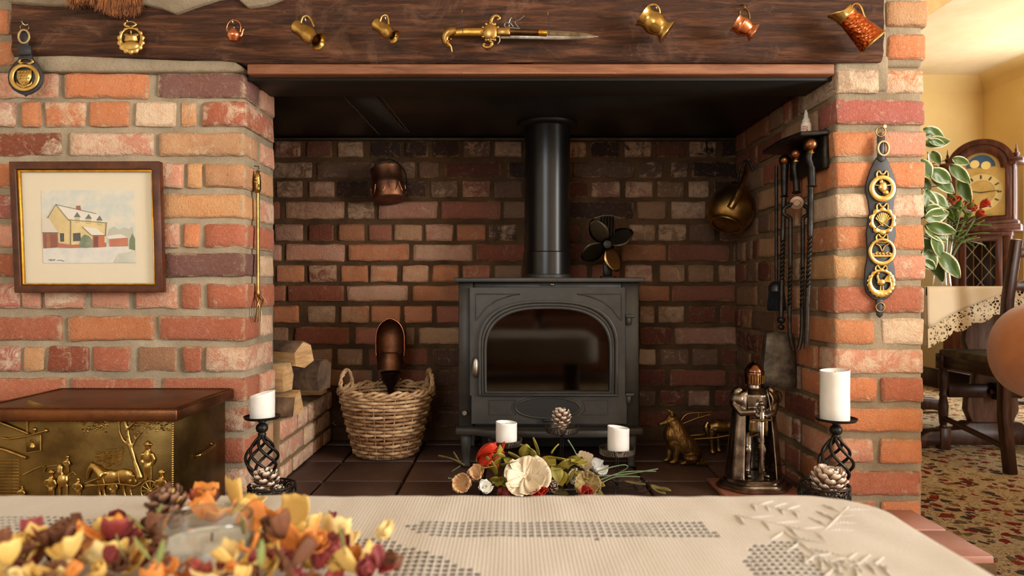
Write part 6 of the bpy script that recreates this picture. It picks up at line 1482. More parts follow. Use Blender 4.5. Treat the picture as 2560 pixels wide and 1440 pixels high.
# crochet cloth: ribbed knit with real filet openings
CP, CQ = .0071, .0092
nxc, nyc = int((TX1-TX0)/CP), int((TY1-TY0)/CQ)
def tp_(x, y): Y_ = (EYE-TZ)*F/(y-CY); return (px(x, Y_), Y_)
polys = [[(1010, 1318), (1075, 1302), (1400, 1302), (1745, 1306), (1805, 1345), (1500, 1349), (1075, 1346)],
         [(-400, 1288), (180, 1292), (262, 1300), (240, 1322), (190, 1340), (-400, 1336)],
         [(872, 1345), (955, 1343), (1010, 1366), (1100, 1392), (1210, 1440), (1290, 1480), (1000, 1480), (940, 1420)],
         [(1878, 1362), (1985, 1352), (2010, 1385), (2062, 1440), (2100, 1480), (1900, 1480), (1860, 1400)]]
polys = [[tp_(*p) for p in pl] for pl in polys]
def inside(p, poly):
    x, y = p; c = False; n = len(poly)
    for i in range(n):
        (x0, y0), (x1, y1) = poly[i], poly[i-1]
        if (y0 > y) != (y1 > y) and x < (x1-x0)*(y-y0)/(y1-y0)+x0: c = not c
    return c
def edge_map(x, y):
    """round the corner and roll the cloth over the edge"""
    r_ = .075; qx, qy = x-cx, y-cy; ex, ey = (TX1-TX0)/2, (TY1-TY0)/2
    ax_, ay_ = abs(qx), abs(qy)
    if ax_ > ex-r_ and ay_ > ey-r_:
        u, v = (ax_-(ex-r_))/r_, (ay_-(ey-r_))/r_; m_ = max(u, v); L_ = math.hypot(u, v)
        if L_ > 1e-6: u, v = u/L_*m_, v/L_*m_
        ax_, ay_ = ex-r_+u*r_, ey-r_+v*r_
    d = max(ax_/ex, ay_/ey); return math.copysign(ax_, qx), math.copysign(ay_, qy)
cl = MB(); vid = {}
def vert(i, j, x, y):
    k = (i, j)
    if k in vid: return vid[k]
    X, Y_ = edge_map(x, y)
    z = TZ+.0012*noise.noise(Vector((x*9, y*9, 1)))+.0016*noise.noise(Vector((x*30, y*14, 5)))
    vid[k] = len(cl.v); cl.v.append((X, Y_, z)); return vid[k]
xs = [TX0+(TX1-TX0)*i/nxc for i in range(nxc+1)]; ys = [TY0+(TY1-TY0)*j/nyc for j in range(nyc+1)]
hw, hh = .36, .36
for i in range(nxc):
    for j in range(nyc):
        xm, ym = (xs[i]+xs[i+1])/2, (ys[j]+ys[j+1])/2
        A, B_, C_, D_ = vert(i, j, xs[i], ys[j]), vert(i+1, j, xs[i+1], ys[j]), vert(i+1, j+1, xs[i+1], ys[j+1]), vert(i, j+1, xs[i], ys[j+1])
        if any(inside((xm, ym), p) for p in polys):
            w_, h_ = xs[i+1]-xs[i], ys[j+1]-ys[j]
            a, b2, c2, d2 = [vert((i, j, k), 0, xm+sx_*hw*w_, ym+sy_*hh*h_) for k, (sx_, sy_) in enumerate(((-1, -1), (1, -1), (1, 1), (-1, 1)))]
            cl.f += [(A, B_, b2, a), (B_, C_, c2, b2), (C_, D_, d2, c2), (D_, A, a, d2)]
        else: cl.f.append((A, B_, C_, D_))
# overhang
border = [(i, 0) for i in range(nxc+1)]+[(nxc, j) for j in range(1, nyc+1)]+[(i, nyc) for i in range(nxc-1, -1, -1)]+[(0, j) for j in range(nyc-1, 0, -1)]
prev = [vid[k] for k in border]
for lv, (o_, z_) in enumerate(((.005, -.004), (.009, -.012), (.010, -.04), (.013, -.08), (.012, -.125))):
    cur = []
    for n_, k in enumerate(border):
        X, Y_, _ = cl.v[vid[k]]; d = Vector((X/((TX1-TX0)/2), Y_/((TY1-TY0)/2))); 
        dx = 1 if k[0] in (0, nxc) else 0; dy = 1 if k[1] in (0, nyc) else 0
        nv = Vector((math.copysign(dx, X), math.copysign(dy, Y_)))
        if abs(X) > (TX1-TX0)/2-.08 and abs(Y_) > (TY1-TY0)/2-.08: nv = Vector((X-math.copysign((TX1-TX0)/2-.08, X), Y_-math.copysign((TY1-TY0)/2-.08, Y_)))
        nv = nv.normalized() if nv.length > 0 else nv
        wv = .006*math.sin(n_*.22)*(lv/4); cur.append(len(cl.v)); cl.v.append((X+nv.x*(o_+wv), Y_+nv.y*(o_+wv), TZ+z_))
    L_ = len(border)
    for n_ in range(L_): cl.f.append((prev[n_], prev[(n_+1) % L_], cur[(n_+1) % L_], cur[n_]))
    prev = cur
t = NT('crochet'); co = t.coord('Object')
wv = t.n('ShaderNodeTexWave'); wv.wave_type = 'BANDS'; wv.bands_direction = 'X'; wv.inputs['Scale'].default_value = 84; wv.inputs['Distortion'].default_value = .6; wv.inputs['Detail'].default_value = 2; t.l(co, wv.inputs['Vector'])
nn = t.noise(co, 260, 4, .7); n2 = t.noise(t.coord('Object', (6, 26, 1)), 6, 4, .6)
col = t.ramp(t.math('ADD', t.math('MULTIPLY', wv.outputs['Fac'], .5), t.math('MULTIPLY', nn, .5)), [(.2, (184, 177, 167)), (.7, (208, 202, 193))])
t.bump(t.math('ADD', t.math('MULTIPLY', wv.outputs['Fac'], .8), t.math('ADD', nn, t.math('MULTIPLY', n2, .6))), .4, .0016); t.set(col=col, rough=.95, spec=.1, sheen=.15)
cloth = cl.build('crochet_cloth', t.m, thick=.0016, normals=False, angle=70); cloth.location = (cx, cy, .0); tag(cloth, 'cream crochet tablecloth with filet openings over the coffee table', 'tablecloth')
# raised leaf motifs worked into the cloth
def motif(x, y, dx, dy, n=7):
    X0, Y0 = tp_(x, y); X1, Y1 = tp_(x+dx, y+dy); b = MB(); d = Vector((X1-X0, Y1-Y0, 0)); nrm = Vector((-d.y, d.x, 0)).normalized()
    for k in range(n):
        p = Vector((X0, Y0, TZ+.001))+d*(k/n); s = 1 if k % 2 else -1; b.tube([p, p+d*.10+nrm*s*.010+Vector((0, 0, .0006)), p+d*.2+nrm*s*.024], [.0006, .0011, .0005], 5)
    b.tube([Vector((X0, Y0, TZ+.001)), Vector((X1, Y1, TZ+.001))], .001, 5)
    for v in range(len(b.v)): b.v[v] = (b.v[v][0]-cx, b.v[v][1]-cy, b.v[v][2])
    b.build('leaf_motif', t.m, cloth)
for a in ((1840, 1290, 230, 50), (2060, 1330, 60, -60), (1960, 1330, 150, 110), (2010, 1390, 150, 40), (1880, 1262, 120, 20), (2100, 1400, 120, 20)): motif(*a)

# glass candle jar with potpourri round it
JY = .585; JX = px(517, JY); jr = thing('jar_candle', 'short glass tumbler candle in the middle of the potpourri', 'candle', (JX, JY, TZ+.0015))
M_JAR = glass_material('jar_glass', (.90, .92, .92, 1), .02, .11); jr_r = .0370; jh = pz(1292, JY)-TZ-.0015
b = MB(); b.lathe([(.0005, 0), (jr_r-.001, 0), (jr_r, .002), (jr_r, jh), (jr_r-.0012, jh+.0008), (jr_r-.0024, jh), (jr_r-.0024, .004), (.0005, .004)], 48, cap=False); b.build('tumbler', M_JAR, jr)
b = MB(); b.tube([((jr_r-.0012)*math.cos(2*PI*i/48), (jr_r-.0012)*math.sin(2*PI*i/48), jh) for i in range(48)], .0013, 8, True); b.build('rim', M_JAR, jr)
b = MB(); b.lathe([(.0005, .0045), (jr_r-.0028, .0045), (jr_r-.0028, jh*.66), (jr_r-.006, jh*.65), (.0005, jh*.64)], 40, cap=False); b.build('wax', M_WAX, jr)
b = MB(); b.tube([(.004, 0, jh*.63), (.0045, 0, jh*.76)], .0008, 5); b.build('wick', M_IRON, jr)
b = MB(); b.lathe([(jr_r+.0002, .016), (jr_r+.0002, .034)], 10, TR(rot=(0, 0, PI*1.22)), cap=False, arc=PI*.22); b.build('paper_label', mat('kraft_label', (206, 190, 160), None, .8), jr)
PCOL = {'y': mat('potpourri_yellow', (226, 192, 112), (206, 160, 74), .6, 0, 30, .4, 90, .002), 'o': mat('potpourri_orange', (222, 146, 66), (190, 104, 42), .6, 0, 30, .4, 90, .002), 'r': mat('potpourri_red', (140, 48, 46), (96, 28, 30), .6, 0, 30, .4, 90, .002),
        'p': mat('potpourri_pink', (190, 96, 82), (140, 58, 54), .6, 0, 30, .4, 90, .002), 'b': mat('potpourri_brown', (120, 72, 42), (80, 46, 28), .7, 0, 30, .4, 90, .002), 'c': mat('potpourri_cream', (238, 216, 156), (222, 186, 108), .6, 0, 30, .4, 90, .002), 'g': mat('potpourri_green', (140, 150, 84), (100, 110, 58), .6, 0, 30)}
PNAME = {'y': 'yellow', 'o': 'orange', 'r': 'dark red', 'p': 'dusty pink', 'b': 'brown', 'c': 'cream', 'g': 'green'}
rp = random.Random(21)
def heap(x, y):
    """depth of a piece seen at a pixel: the heap is about 2 cm deep, deeper in front of the jar"""
    h_ = .022 if y > 1330 else .012
    Y_ = (EYE-TZ-h_)*F/(y-CY)
    if 385 < x < 650 and Y_ < .66: Y_ = (.527 if y > 1330 else .655)
    return Y_
def curl_petal(kind, x, y, size, z=None, Y_=None):
    """dried curled petal lying on the cloth"""
    size *= 1.42
    if 395 < x < 645 and y > 1330: y += 22; size *= .72
    Y_ = heap(x, y)
    Xw = px(x, Y_); zw = max(TZ+.006, pz(y, Y_)); s = size*Y_/F
    o = thing('dried_petal', 'curled %s dried petal in the potpourri round the jar' % PNAME[kind], 'petal', (Xw, Y_, zw), group='potpourri %s petals' % PNAME[kind], rot=(rp.uniform(-.7, .2), rp.uniform(-.5, .5), rp.uniform(0, 6.3)))
    for k in range(2):
        b = MB(); b.sheet(petal_grid(s*rp.uniform(.9, 1.15), s*rp.uniform(.9, 1.2), rp.uniform(.4, .8), .05, rp.uniform(0, 6), n=8, m=9, tip=.66), M=TR((-s*.45, 0, -s*.1), (0, -.2, PI*k+rp.uniform(-.5, .5)))); b.build('petal_blade', PCOL[kind], o, thick=.0008)
    return o
def dried_bloom(kind, x, y, size, Y_):
    size *= 1.1
    if 395 < x < 645 and y > 1330: y += 14; size *= .8
    Y_ = heap(x, y)
    Xw = px(x, Y_); zw = max(TZ+.008, pz(y, Y_)); s = size*Y_/F
    o = thing('dried_bloom', 'crumpled %s dried flower head in the potpourri' % PNAME[kind], 'dried flower', (Xw, Y_, zw), group='potpourri %s blooms' % PNAME[kind], rot=(rp.uniform(-.6, .6), rp.uniform(-.6, .6), rp.uniform(0, 6)))
    for k in range(9):
        b = MB(); b.sheet(petal_grid(s*rp.uniform(.7, 1.0), s*rp.uniform(.6, .9), rp.uniform(.4, .9), .09, rp.uniform(0, 6), n=6, m=7, tip=.66), M=TR((0, 0, 0), (0, -rp.uniform(.1, 1.1), 2*PI*k/9*2.4))); b.build('petal', PCOL[kind], o, thick=.0007)
    return o
for kind, x, y, sz_, Y_ in (('c', 190, 1402, 60, .47), ('c', 335, 1408, 62, .46), ('c', 565, 1405, 66, .45), ('y', 590, 1380, 46, .47), ('y', 255, 1420, 50, .45), ('y', 40, 1425, 60, .44), ('y', 80, 1432, 50, .43),
    ('o', 725, 1385, 55, .50), ('o', 690, 1400, 45, .48), ('y', 745, 1310, 50, .60), ('c', 815, 1370, 60, .52), ('y', 855, 1350, 45, .54), ('o', 660, 1300, 52, .62), ('o', 690, 1312, 40, .60), ('y', 570, 1262, 46, .665), ('y', 600, 1280, 40, .66), ('o', 520, 1288, 50, .655), ('y', 480, 1290, 40, .65),
    ('y', 45, 1385, 40, .52), ('o', 25, 1400, 40, .50), ('o', 405, 1330, 34, .60), ('y', 395, 1300, 30, .66), ('o', 290, 1385, 34, .54), ('b', 380, 1350, 34, .58), ('y', 915, 1425, 40, .46), ('o', 880, 1405, 30, .5), ('o', 440, 1425, 40, .44), ('y', 690, 1435, 40, .43), ('c', 830, 1400, 44, .48), ('o', 500, 1265, 36, .69), ('y', 350, 1420, 38, .47), ('o', 640, 1345, 34, .56), ('b', 660, 1375, 36, .52), ('y', 760, 1340, 34, .57)):
    curl_petal(kind, x, y, sz_, Y_=Y_)
for kind, x, y, sz_, Y_ in (('r', 290, 1312, 34, .62), ('r', 270, 1330, 28, .60), ('r', 820, 1312, 28, .62), ('r', 850, 1410, 60, .46), ('p', 860, 1395, 40, .48), ('r', 790, 1425, 50, .44), ('p', 475, 1425, 40, .44), ('b', 190, 1350, 52, .56), ('b', 240, 1345, 46, .58), ('b', 150, 1385, 46, .52), ('r', 250, 1375, 34, .54),
    ('r', 90, 1420, 50, .47), ('r', 130, 1405, 36, .49), ('b', 400, 1368, 44, .54), ('b', 370, 1335, 36, .60), ('b', 690, 1345, 44, .57), ('r', 660, 1420, 46, .45), ('r', 720, 1420, 40, .46), ('b', 520, 1265, 36, .68), ('p', 490, 1258, 26, .69), ('r', 560, 1425, 40, .43), ('b', 20, 1425, 40, .45), ('r', 930, 1435, 40, .45), ('b', 770, 1400, 40, .50), ('r', 180, 1432, 44, .43), ('p', 520, 1420, 34, .425), ('b', 300, 1430, 44, .42), ('b', 640, 1432, 44, .43), ('b', 420, 1400, 36, .50), ('r', 330, 1355, 26, .57)):
    dried_bloom(kind, x, y, sz_, Y_)
for i in range(125):
    a = rp.uniform(0, 2*PI); rr = rp.uniform(.047, .185); Xw = JX-.03+rr*1.15*math.cos(a); Yw = JY-.03+rr*.62*math.sin(a)
    if math.hypot(Xw-JX, Yw-JY) < .050 or Yw > .70: continue
    kk = rp.choice('yorbbycboyrg'.replace('g', 'o')); zw = TZ+.010+.012*max(0, 1-rr/.185)+(.030*rp.random() if Yw < .60 else 0); yy = CY+(EYE-zw)*F/Yw; xx = CX+Xw*F/Yw
    if rp.random() < .55: o = dried_bloom(kk, xx, yy, rp.uniform(26, 40), Yw)
    else: o = curl_petal(kk, xx, yy, rp.uniform(26, 40))
    o.location = (Xw, Yw, zw)
cone('dark brown pine cone lying in the potpourri beside the jar', (px(445, .70), .70, TZ+.010), .023, .040, M_CONE, M_CONE, 40, .9, (.25, -.3, 0), seed=12)
for x, y, Y_, a, kind in ((290, 1345, .60, .8, 'g'), (310, 1380, .55, 1.9, 'g'), (395, 1400, .48, 1.2, 'g'), (375, 1385, .5, 2.2, 'g'), (650, 1405, .47, 1.4, 'g'), (860, 1362, .51, 1.8, 'g'), (385, 1290, .65, 1.0, 'g'), (360, 1310, .63, 2.4, 'g'), (610, 1330, .60, 1.7, 'g'), (105, 1345, .58, 2.6, 'r'), (115, 1350, .58, 2.2, 'r')):
    o = thing('dried_sprig', 'thin %s dried leaf sprig poking out of the potpourri' % PNAME[kind], 'leaf', (px(x, Y_), Y_, max(TZ+.004, pz(y+14, Y_))), group='potpourri %s sprigs' % PNAME[kind])
    leaf(o, 'blade', (0, 0, 0), (math.cos(a), -.2, math.sin(a)), .018, .005, PCOL[kind], .1)
    b = MB(); b.tube([(0, 0, 0), (-.006*math.cos(a), 0, -.003)], .0008, 5); b.build('stalk', PCOL['b'], o)

# ------------------------------------------------------------------ dining room
# refectory table
M_TRESTLE = wood_material('trestle_oak', (84, 60, 48), (112, 84, 70), (136, 106, 90), (6, 6, 1), .35, .2)
DX0, DX1, DY0, DY1, DZt = 1.76, 2.68, 2.97, 4.45, .748
dt = thing('dining_table', 'dark oak trestle dining table under a lace edged cloth', 'table', ((DX0+DX1)/2, (DY0+DY1)/2, 0)); ox, oy = dt.location.x, dt.location.y
b = MB(); b.box((0, 0, DZt-.02), (DX1-DX0-.02, DY1-DY0-.02, .034)); b.build('tabletop', M_DARKOAK, dt, bevel=.004)
for yy in (DY0+.28, DY1-.28):
    prof = [(.05, .10), (.09, .11), (.12, .18), (.115, .24), (.085, .30), (.08, .36), (.105, .43), (.13, .50), (.12, .58), (.16, .64), (.2, .70)]
    lp = [(x, z) for x, z in prof]+[(-x, z) for x, z in prof[::-1]]
    b = MB(); b.prism(lp, yy-oy-.022, yy-oy+.022); tr_ = b.build('trestle', M_TRESTLE, dt, bevel=.004)
    b = MB(); b.prism([(-.36, 0), (-.36, .05), (-.30, .085), (-.16, .095), (-.12, .125), (.12, .125), (.16, .095), (.30, .085), (.36, .05), (.36, 0), (.28, .02), (-.28, .02)], yy-oy-.035, yy-oy+.035); b.build('foot', M_DARKOAK, dt, bevel=.005)
    b = MB(); b.box((0, yy-oy-(.06 if yy < oy else -.06), .27), (.035, .07, .075)); b.box((.0, yy-oy-(.05 if yy < oy else -.05), .27), (.075, .018, .022)); b.build('tusk_tenon', M_DARKOAK, dt, bevel=.003)
b = MB(); b.box((0, 0, .27), (.04, DY1-DY0-.56, .10)); b.build('stretcher', M_DARKOAK, dt, bevel=.004)
# cloth with lace edge, hanging lowest at the near left corner
t = NT('linen'); co = t.coord('Object'); t.bump(t.noise(co, 400, 3), .3, .001); t.set(col=t.ramp(t.noise(co, 3, 3), [(.3, (226, 204, 166)), (.7, (236, 218, 186))]), rough=.9, sheen=.1); M_LINEN = t.m
t = NT('lace'); co = t.coord('UV')
v = t.vor(co, 34, 'DISTANCE_TO_EDGE', .75); v2 = t.vor(co, 9, 'F1', .2)
ringm = t.math('LESS_THAN', t.math('ABSOLUTE', t.math('SUBTRACT', v2.outputs['Distance'], .32)), .10)
net = t.math('LESS_THAN', v.outputs['Distance'], .13)
t.set(col=(226, 206, 168), rough=.9, alpha=t.math('MAXIMUM', ringm, net)); M_LACE = t.m
tc = thing('dining_cloth', 'cream cloth with scalloped lace border on the dining table', 'tablecloth', (ox, oy, DZt+.001))
b = MB(); b.box((0, 0, 0), (DX1-DX0+.01, DY1-DY0+.01, .003)); b.build('top_panel', M_LINEN, tc, bevel=.001)
def drop_near(x):   # length of the drop along the near edge
    return .245-.19*max(0, min(1, (x-DX0-.02)/.42))**.8+(.06*max(0, (x-2.3)/.38))
def drop_panel(name, m, f0, f1, side, scal=0, uv=False):
    n = 80; k = 7; rows = []
    for j in range(k+1):
        row = []
        for i in range(n+1):
            if side == 'near': X = DX0-.005+(DX1-DX0+.01)*i/n; L_ = drop_near(X); Yc = DY0-.006; s = X
            else: Yv = DY0-.005+(DY1-DY0+.01)*i/n; L_ = .245-.1*i/n; s = Yv
            a = f0(L_); z_ = f1(L_)+(scal*abs(math.sin(s*PI/.085)) if scal else 0)
            zz = -(a+(z_-a)*j/k); w_ = .010*math.sin(s*24)*(-zz/.25)
            row.append((X-ox, Yc-oy-.004+w_*.6-.01*(-zz), zz) if side == 'near' else (DX0-.008-ox+w_*.6, Yv-oy, zz))
        rows.append(row)
    b = MB(); b.sheet(rows); o = b.build(name, m, tc, thick=.0012 if not uv else 0, normals=False)
    if uv:
        me = o.data; ul = me.uv_layers.new(); 
        for lp_ in me.loops:
            c = me.vertices[lp_.vertex_index].co; ul.data[lp_.index].uv = ((c.x if side == 'near' else c.y)*2.2, c.z*2.2)
    return o
drop_panel('near_drop', M_LINEN, lambda L: 0, lambda L: max(.01, L-.075), 'near'); drop_panel('near_lace', M_LACE, lambda L: max(.01, L-.076), lambda L: L, 'near', .016, True)
drop_panel('side_drop', M_LINEN, lambda L: 0, lambda L: L-.075, 'side'); drop_panel('side_lace', M_LACE, lambda L: L-.076, lambda L: L, 'side', .016, True)

# oak ladder back chair
def make_chair(label):
    o = thing('dining_chair', label, 'chair', (0, 0, 0), group=None)
    w2, d2, sh = .215, .20, .455
    for s in (-1, 1):
        b = MB(); b.tube([(s*w2, -d2-.035, 0), (s*w2, -d2, .22), (s*w2, -d2, .45), (s*w2, -d2-.02, .70), (s*w2, -d2-.07, .935)], [.027, .027, .027, .025, .022], 4); b.build('back_post', M_DARKOAK, o, bevel=.003)
        b = MB(); b.box((s*w2, d2, .05), (.046, .046, .10)); b.lathe([(.020, 0), (.013, .012), (.017, .02), (.020, .06), (.022, .10), (.015, .14), (.019, .15), (.015, .16), (.021, .19), (.021, .24), (.016, .262), (.022, .28)], 14, TR((s*w2, d2, .10))); b.box((s*w2, d2, .405), (.046, .046, .07)); b.build('turned_leg', M_DARKOAK, o, bevel=.002)
        b = MB(); b.box((s*w2, 0, .405), (.024, 2*d2, .055)); b.build('seat_rail', M_DARKOAK, o, bevel=.002)
        b = MB(); b.tube([(s*w2, -d2-.01, .10), (s*w2, d2, .145)], .013, 6); b.build('side_stretcher', M_DARKOAK, o)
    for y in (-d2, d2): b = MB(); b.box((0, y, .405), (2*w2-.04, .024, .055)); b.build('seat_rail', M_DARKOAK, o, bevel=.002)
    b = MB(); b.box((0, d2-.01, .27), (2*w2-.03, .02, .06)); b.build('front_stretcher', M_DARKOAK, o, bevel=.003)
    b = MB(); b.box((0, 0, sh-.012), (2*w2+.03, 2*d2+.03, .035)); b.build('seat_pad', mat('seat_tapestry', (112, 92, 58), (66, 56, 40), .85, 0, 16, .3, 200), o, bevel=.012, seg=3)
    for z_, yy in ((.62, -.212), (.75, -.232), (.88, -.258)):
        pts = []
        for i in range(17): u = i/8-1; pts.append((u*(w2-.01), .022+.008*math.cos(u*3*PI)*(1 if abs(u) < .95 else 0)))
        lp = [(x, z_+h_) for x, h_ in pts]+[(x, z_-h_*.8) for x, h_ in pts[::-1]]
        b = MB(); b.prism(lp, yy-.009, yy+.009); b.build('ladder_slat', M_DARKOAK, o, bevel=.002)
    return o
ch = make_chair('dark oak ladder back chair tucked under the lace draped table end'); ch.location = (2.205, 3.03, 0)
dup(ch, (2.74, 3.62, 0), -PI*.5+PI+.25, 'dark oak ladder back chair at the table side facing the pier')
dup(ch, (1.80, 3.72, 0), -PI/2, 'dark oak chair at the table between the pier and the trestle')

# vase of alstroemeria
VY = 3.12; vb = Vector((px(2355, VY), VY, DZt+.003)); va = thing('flower_vase', 'clear glass vase of orange and cream flowers on the dining table', 'vase', vb); s_ = VY/F
b = MB(); b.lathe([(.0005, 0), (.036, 0), (.036, .006), (.030, .06), (.030, .10), (.046, .225), (.0455, .226), (.028, .10), (.028, .06), (.033, .012), (.0005, .012)], 28, cap=False); b.build('glass', M_GLASS, va)
rv = random.Random(4)
ends = [(2342, 525, 'a'), (2345, 555, 'a'), (2390, 515, 'a'), (2412, 520, 'a'), (2428, 530, 'a'), (2440, 545, 'a'), (2450, 520, 'a'), (2360, 520, 'c'), (2378, 518, 'c'), (2418, 532, 'c'), (2400, 510, 'g'), (2350, 540, 'g'), (2385, 530, 'g')]
M_ALS = mat('alstro', (214, 88, 50), (186, 54, 36), .6, 0, 50)
for x, y, k in ends:
    p = P(x, y, VY)-vb; b = MB(); b.tube(smooth_path([(0, 0, .02), (p.x*.35, rv.uniform(-.02, .02), .16), (p.x, rv.uniform(-.03, .02), p.z)], 4), .0022, 5); b.build('stem', MATS['stem_green'], va)
    if k == 'a': flower(va, 'orange_flower', p, (rv.uniform(-.6, .6), -.9, .6), 6, .038, .026, M_ALS, .5, .03, None, rv, .8)
    elif k == 'c': flower(va, 'cream_flower', p, (rv.uniform(-.4, .4), -.9, .6), 6, .026, .022, M_CREAM, .5, .03, None, rv, .6)
M_GL = mat('flower_leaf', (120, 148, 60), (84, 116, 42), .5, 0, 20)
for i in range(44):
    t_ = rv.uniform(.55, 1.0); x, y, k = rv.choice(ends); p = (P(x, y, VY)-vb)*t_; p.y = rv.uniform(-.03, .02)
    leaf(va, 'leaf', p, (rv.uniform(-.6, 1.0), rv.uniform(-.5, .1), rv.uniform(-.2, .9)), rv.uniform(.06, .10), .022, M_GL, -.2)
# variegated fig reaching past the pier
GY = 2.62; gb = Vector((px(2212, GY), GY, 0)); vp = thing('variegated_fig', 'tall variegated fig plant with cream edged leaves behind the pier', 'plant', gb)
b = MB(); b.lathe([(.075, 0), (.10, .20), (.108, .21), (.10, .21), (.095, .19), (.0005, .18)], 28); b.build('pot', mat('pot_clay', (150, 90, 62), None, .8), vp)
b = MB(); b.tube(smooth_path([(0, 0, .17), (.01, 0, .5), (.05, .0, .8), (.10, 0, 1.1), (.13, 0, 1.32)], 5), .009, 7); b.build('trunk', M_BARK, vp)
t = NT('variegated'); co = t.coord('UV'); sp = t.n('ShaderNodeSeparateXYZ'); t.l(co, sp.inputs[0])
edge = t.math('ADD', t.math('ABSOLUTE', t.math('SUBTRACT', sp.outputs[0], .5)), t.math('MULTIPLY', t.noise(co, 7, 3), .22))
t.set(col=t.ramp(edge, [(.44, (84, 112, 52)), (.50, (112, 138, 72)), (.53, (232, 222, 184))]), rough=.35); M_VAR = t.m
def fig_leaf(p, dirv, L_, W_, roll):
    d = Vector(dirv).normalized(); M_ = Matrix.Translation(Vector(p)) @ d.to_track_quat('X', 'Y').to_matrix().to_4x4() @ Matrix.Rotation(roll, 4, 'X'); g = []; us = [i/4-1 for i in range(9)]
    for j in range(11):
        t_ = j/10; w_ = W_*math.sin(PI*(.03+.96*t_**.85))**.75; g.append([(t_*L_, u*w_/2, .1*W_*abs(u)-.12*L_*t_*t_+.02*L_*math.sin(9*t_+u*3)) for u in us])
    b = MB(); b.sheet(g, M=M_); o = b.build('leaf', M_VAR, vp, thick=.0008, normals=False); me = o.data; ul = me.uv_layers.new(); nc = len(us)
    for lp_ in me.loops: ul.data[lp_.index].uv = ((lp_.vertex_index % nc)/(nc-1), (lp_.vertex_index//nc)/10)
    return o
gq = lambda x, y, d=0: P(x, y, GY+d)-gb
br = [[(2290, 420), (2340, 415), (2395, 450), (2425, 455)], [(2290, 420), (2330, 410), (2360, 402)], [(2280, 480), (2310, 470), (2345, 465)], [(2280, 560), (2320, 540), (2350, 560)], [(2280, 600), (2310, 590), (2345, 610)], [(2285, 350), (2310, 340), (2325, 335)], [(2280, 640), (2315, 630), (2340, 640)]]
for pts in br:
    b = MB(); b.tube(smooth_path([gq(x, y) for x, y in pts], 5), .0022, 5); b.build('branch', M_BARK, vp)
LF = [((2308, 322), (1, .5), 52, 30), ((2310, 362), (1, -.15), 52, 34), ((2322, 350), (1, .3), 38, 16), ((2318, 380), (.1, 1), 44, 30), ((2330, 378), (.5, 1), 34, 22), ((2380, 395), (1, .3), 46, 20), ((2375, 412), (.8, 1), 58, 28), ((2398, 445), (.25, 1), 62, 30), ((2325, 425), (1, .6), 55, 34), ((2328, 440), (.9, .8), 62, 34), ((2308, 445), (.4, .9), 40, 24),
      ((2315, 475), (.3, 1), 66, 32), ((2322, 482), (1, .9), 54, 28), ((2310, 545), (1, -.2), 62, 36), ((2315, 560), (1, .35), 66, 30), ((2310, 565), (.9, .6), 60, 36), ((2312, 585), (.6, .5), 44, 22), ((2330, 590), (.5, .9), 56, 32), ((2305, 600), (.7, .7), 54, 34), ((2340, 640), (.1, 1), 60, 34), ((2348, 630), (.5, .9), 70, 34), ((2312, 625), (.4, 1), 48, 34), ((2300, 500), (.5, .8), 50, 34), ((2306, 650), (.8, .6), 34, 24), ((2300, 400), (.4, .9), 46, 32), ((2314, 520), (.8, .3), 40, 30)]
for (x, y), (dx, dy), L_, W_ in LF:
    fig_leaf(gq(x, y, rv.uniform(-.05, .05)), (dx, rv.uniform(-.4, .1), -dy), L_*1.12*GY/F, W_*1.1*GY/F, rv.uniform(-.4, .4)+PI/2*0)

# longcase clock across the corner
CKc = P(2430, 500, 4.95); ck = thing('longcase_clock', 'mahogany longcase clock with arched moon dial in the dining room corner', 'clock', (CKc.x+.06, 4.93, 0), rz=-PI*.22)
# local: front faces -y
def bxp(name, c, d, m=M_MAHOG, par=None, bev=.004): b = MB(); b.box(c, d); return b.build(name, m, par or ck, bevel=bev)
bxp('plinth', (0, 0, .22), (.44, .26, .44)); bxp('plinth_skirt', (0, 0, .04), (.47, .28, .08))
bxp('trunk_left', (-.15, 0, .78), (.05, .22, .70)); bxp('trunk_right', (.15, 0, .78), (.05, .22, .70)); bxp('trunk_back', (0, .09, .78), (.30, .03, .70), M_DARKOAK); bxp('trunk_top', (0, 0, 1.115), (.36, .23, .04)); bxp('trunk_bottom', (0, 0, .45), (.38, .24, .03))
b = MB(); b.ring([(-.125, .46), (.125, .46), (.125, 1.10), (-.125, 1.10)], [(-.085, .50), (.085, .50), (.085, 1.06), (-.085, 1.06)], -.118, -.098); dr_ = b.build('trunk_door', M_MAHOG, ck, bevel=.003)
MB().box((0, -.106, .78), (.17, .003, .56)).build('trunk_pane', M_GLASS, dr_)
b = MB()
for i in range(-3, 5):
    for s in (1, -1): 
        z0_, z1_ = .50, 1.06; x0_, x1_ = -.085, .085; p0 = (-.085, .55+i*.12); 
        a = (-.085, .52+i*.14 if s > 0 else .52+i*.14+.24); c2 = (.085, a[1]+s*.24)
        pts = [(a[0]+(c2[0]-a[0])*k/10, a[1]+(c2[1]-a[1])*k/10) for k in range(11)]; pts = [p for p in pts if .50 <= p[1] <= 1.06]
        if len(pts) > 1: b.tube([(x, -.108, z) for x, z in pts], .0022, 4)
b.build('leaded_lattice', mat('lead', (170, 150, 120), None, .4, .6), dr_)
for x in (-.05, 0, .05): b = MB(); b.lathe([(.016, 0), (.018, .004), (.018, .20), (.016, .204)], 16, TR((x, -.02, .52))); b.tube([(x, -.02, .72), (x, -.02, 1.1)], .0015, 5); b.build('weight', M_GILT, ck)
bxp('hood_base', (0, -.01, 1.15), (.46, .29, .045)); bxp('hood_moulding', (0, -.005, 1.185), (.43, .27, .03))
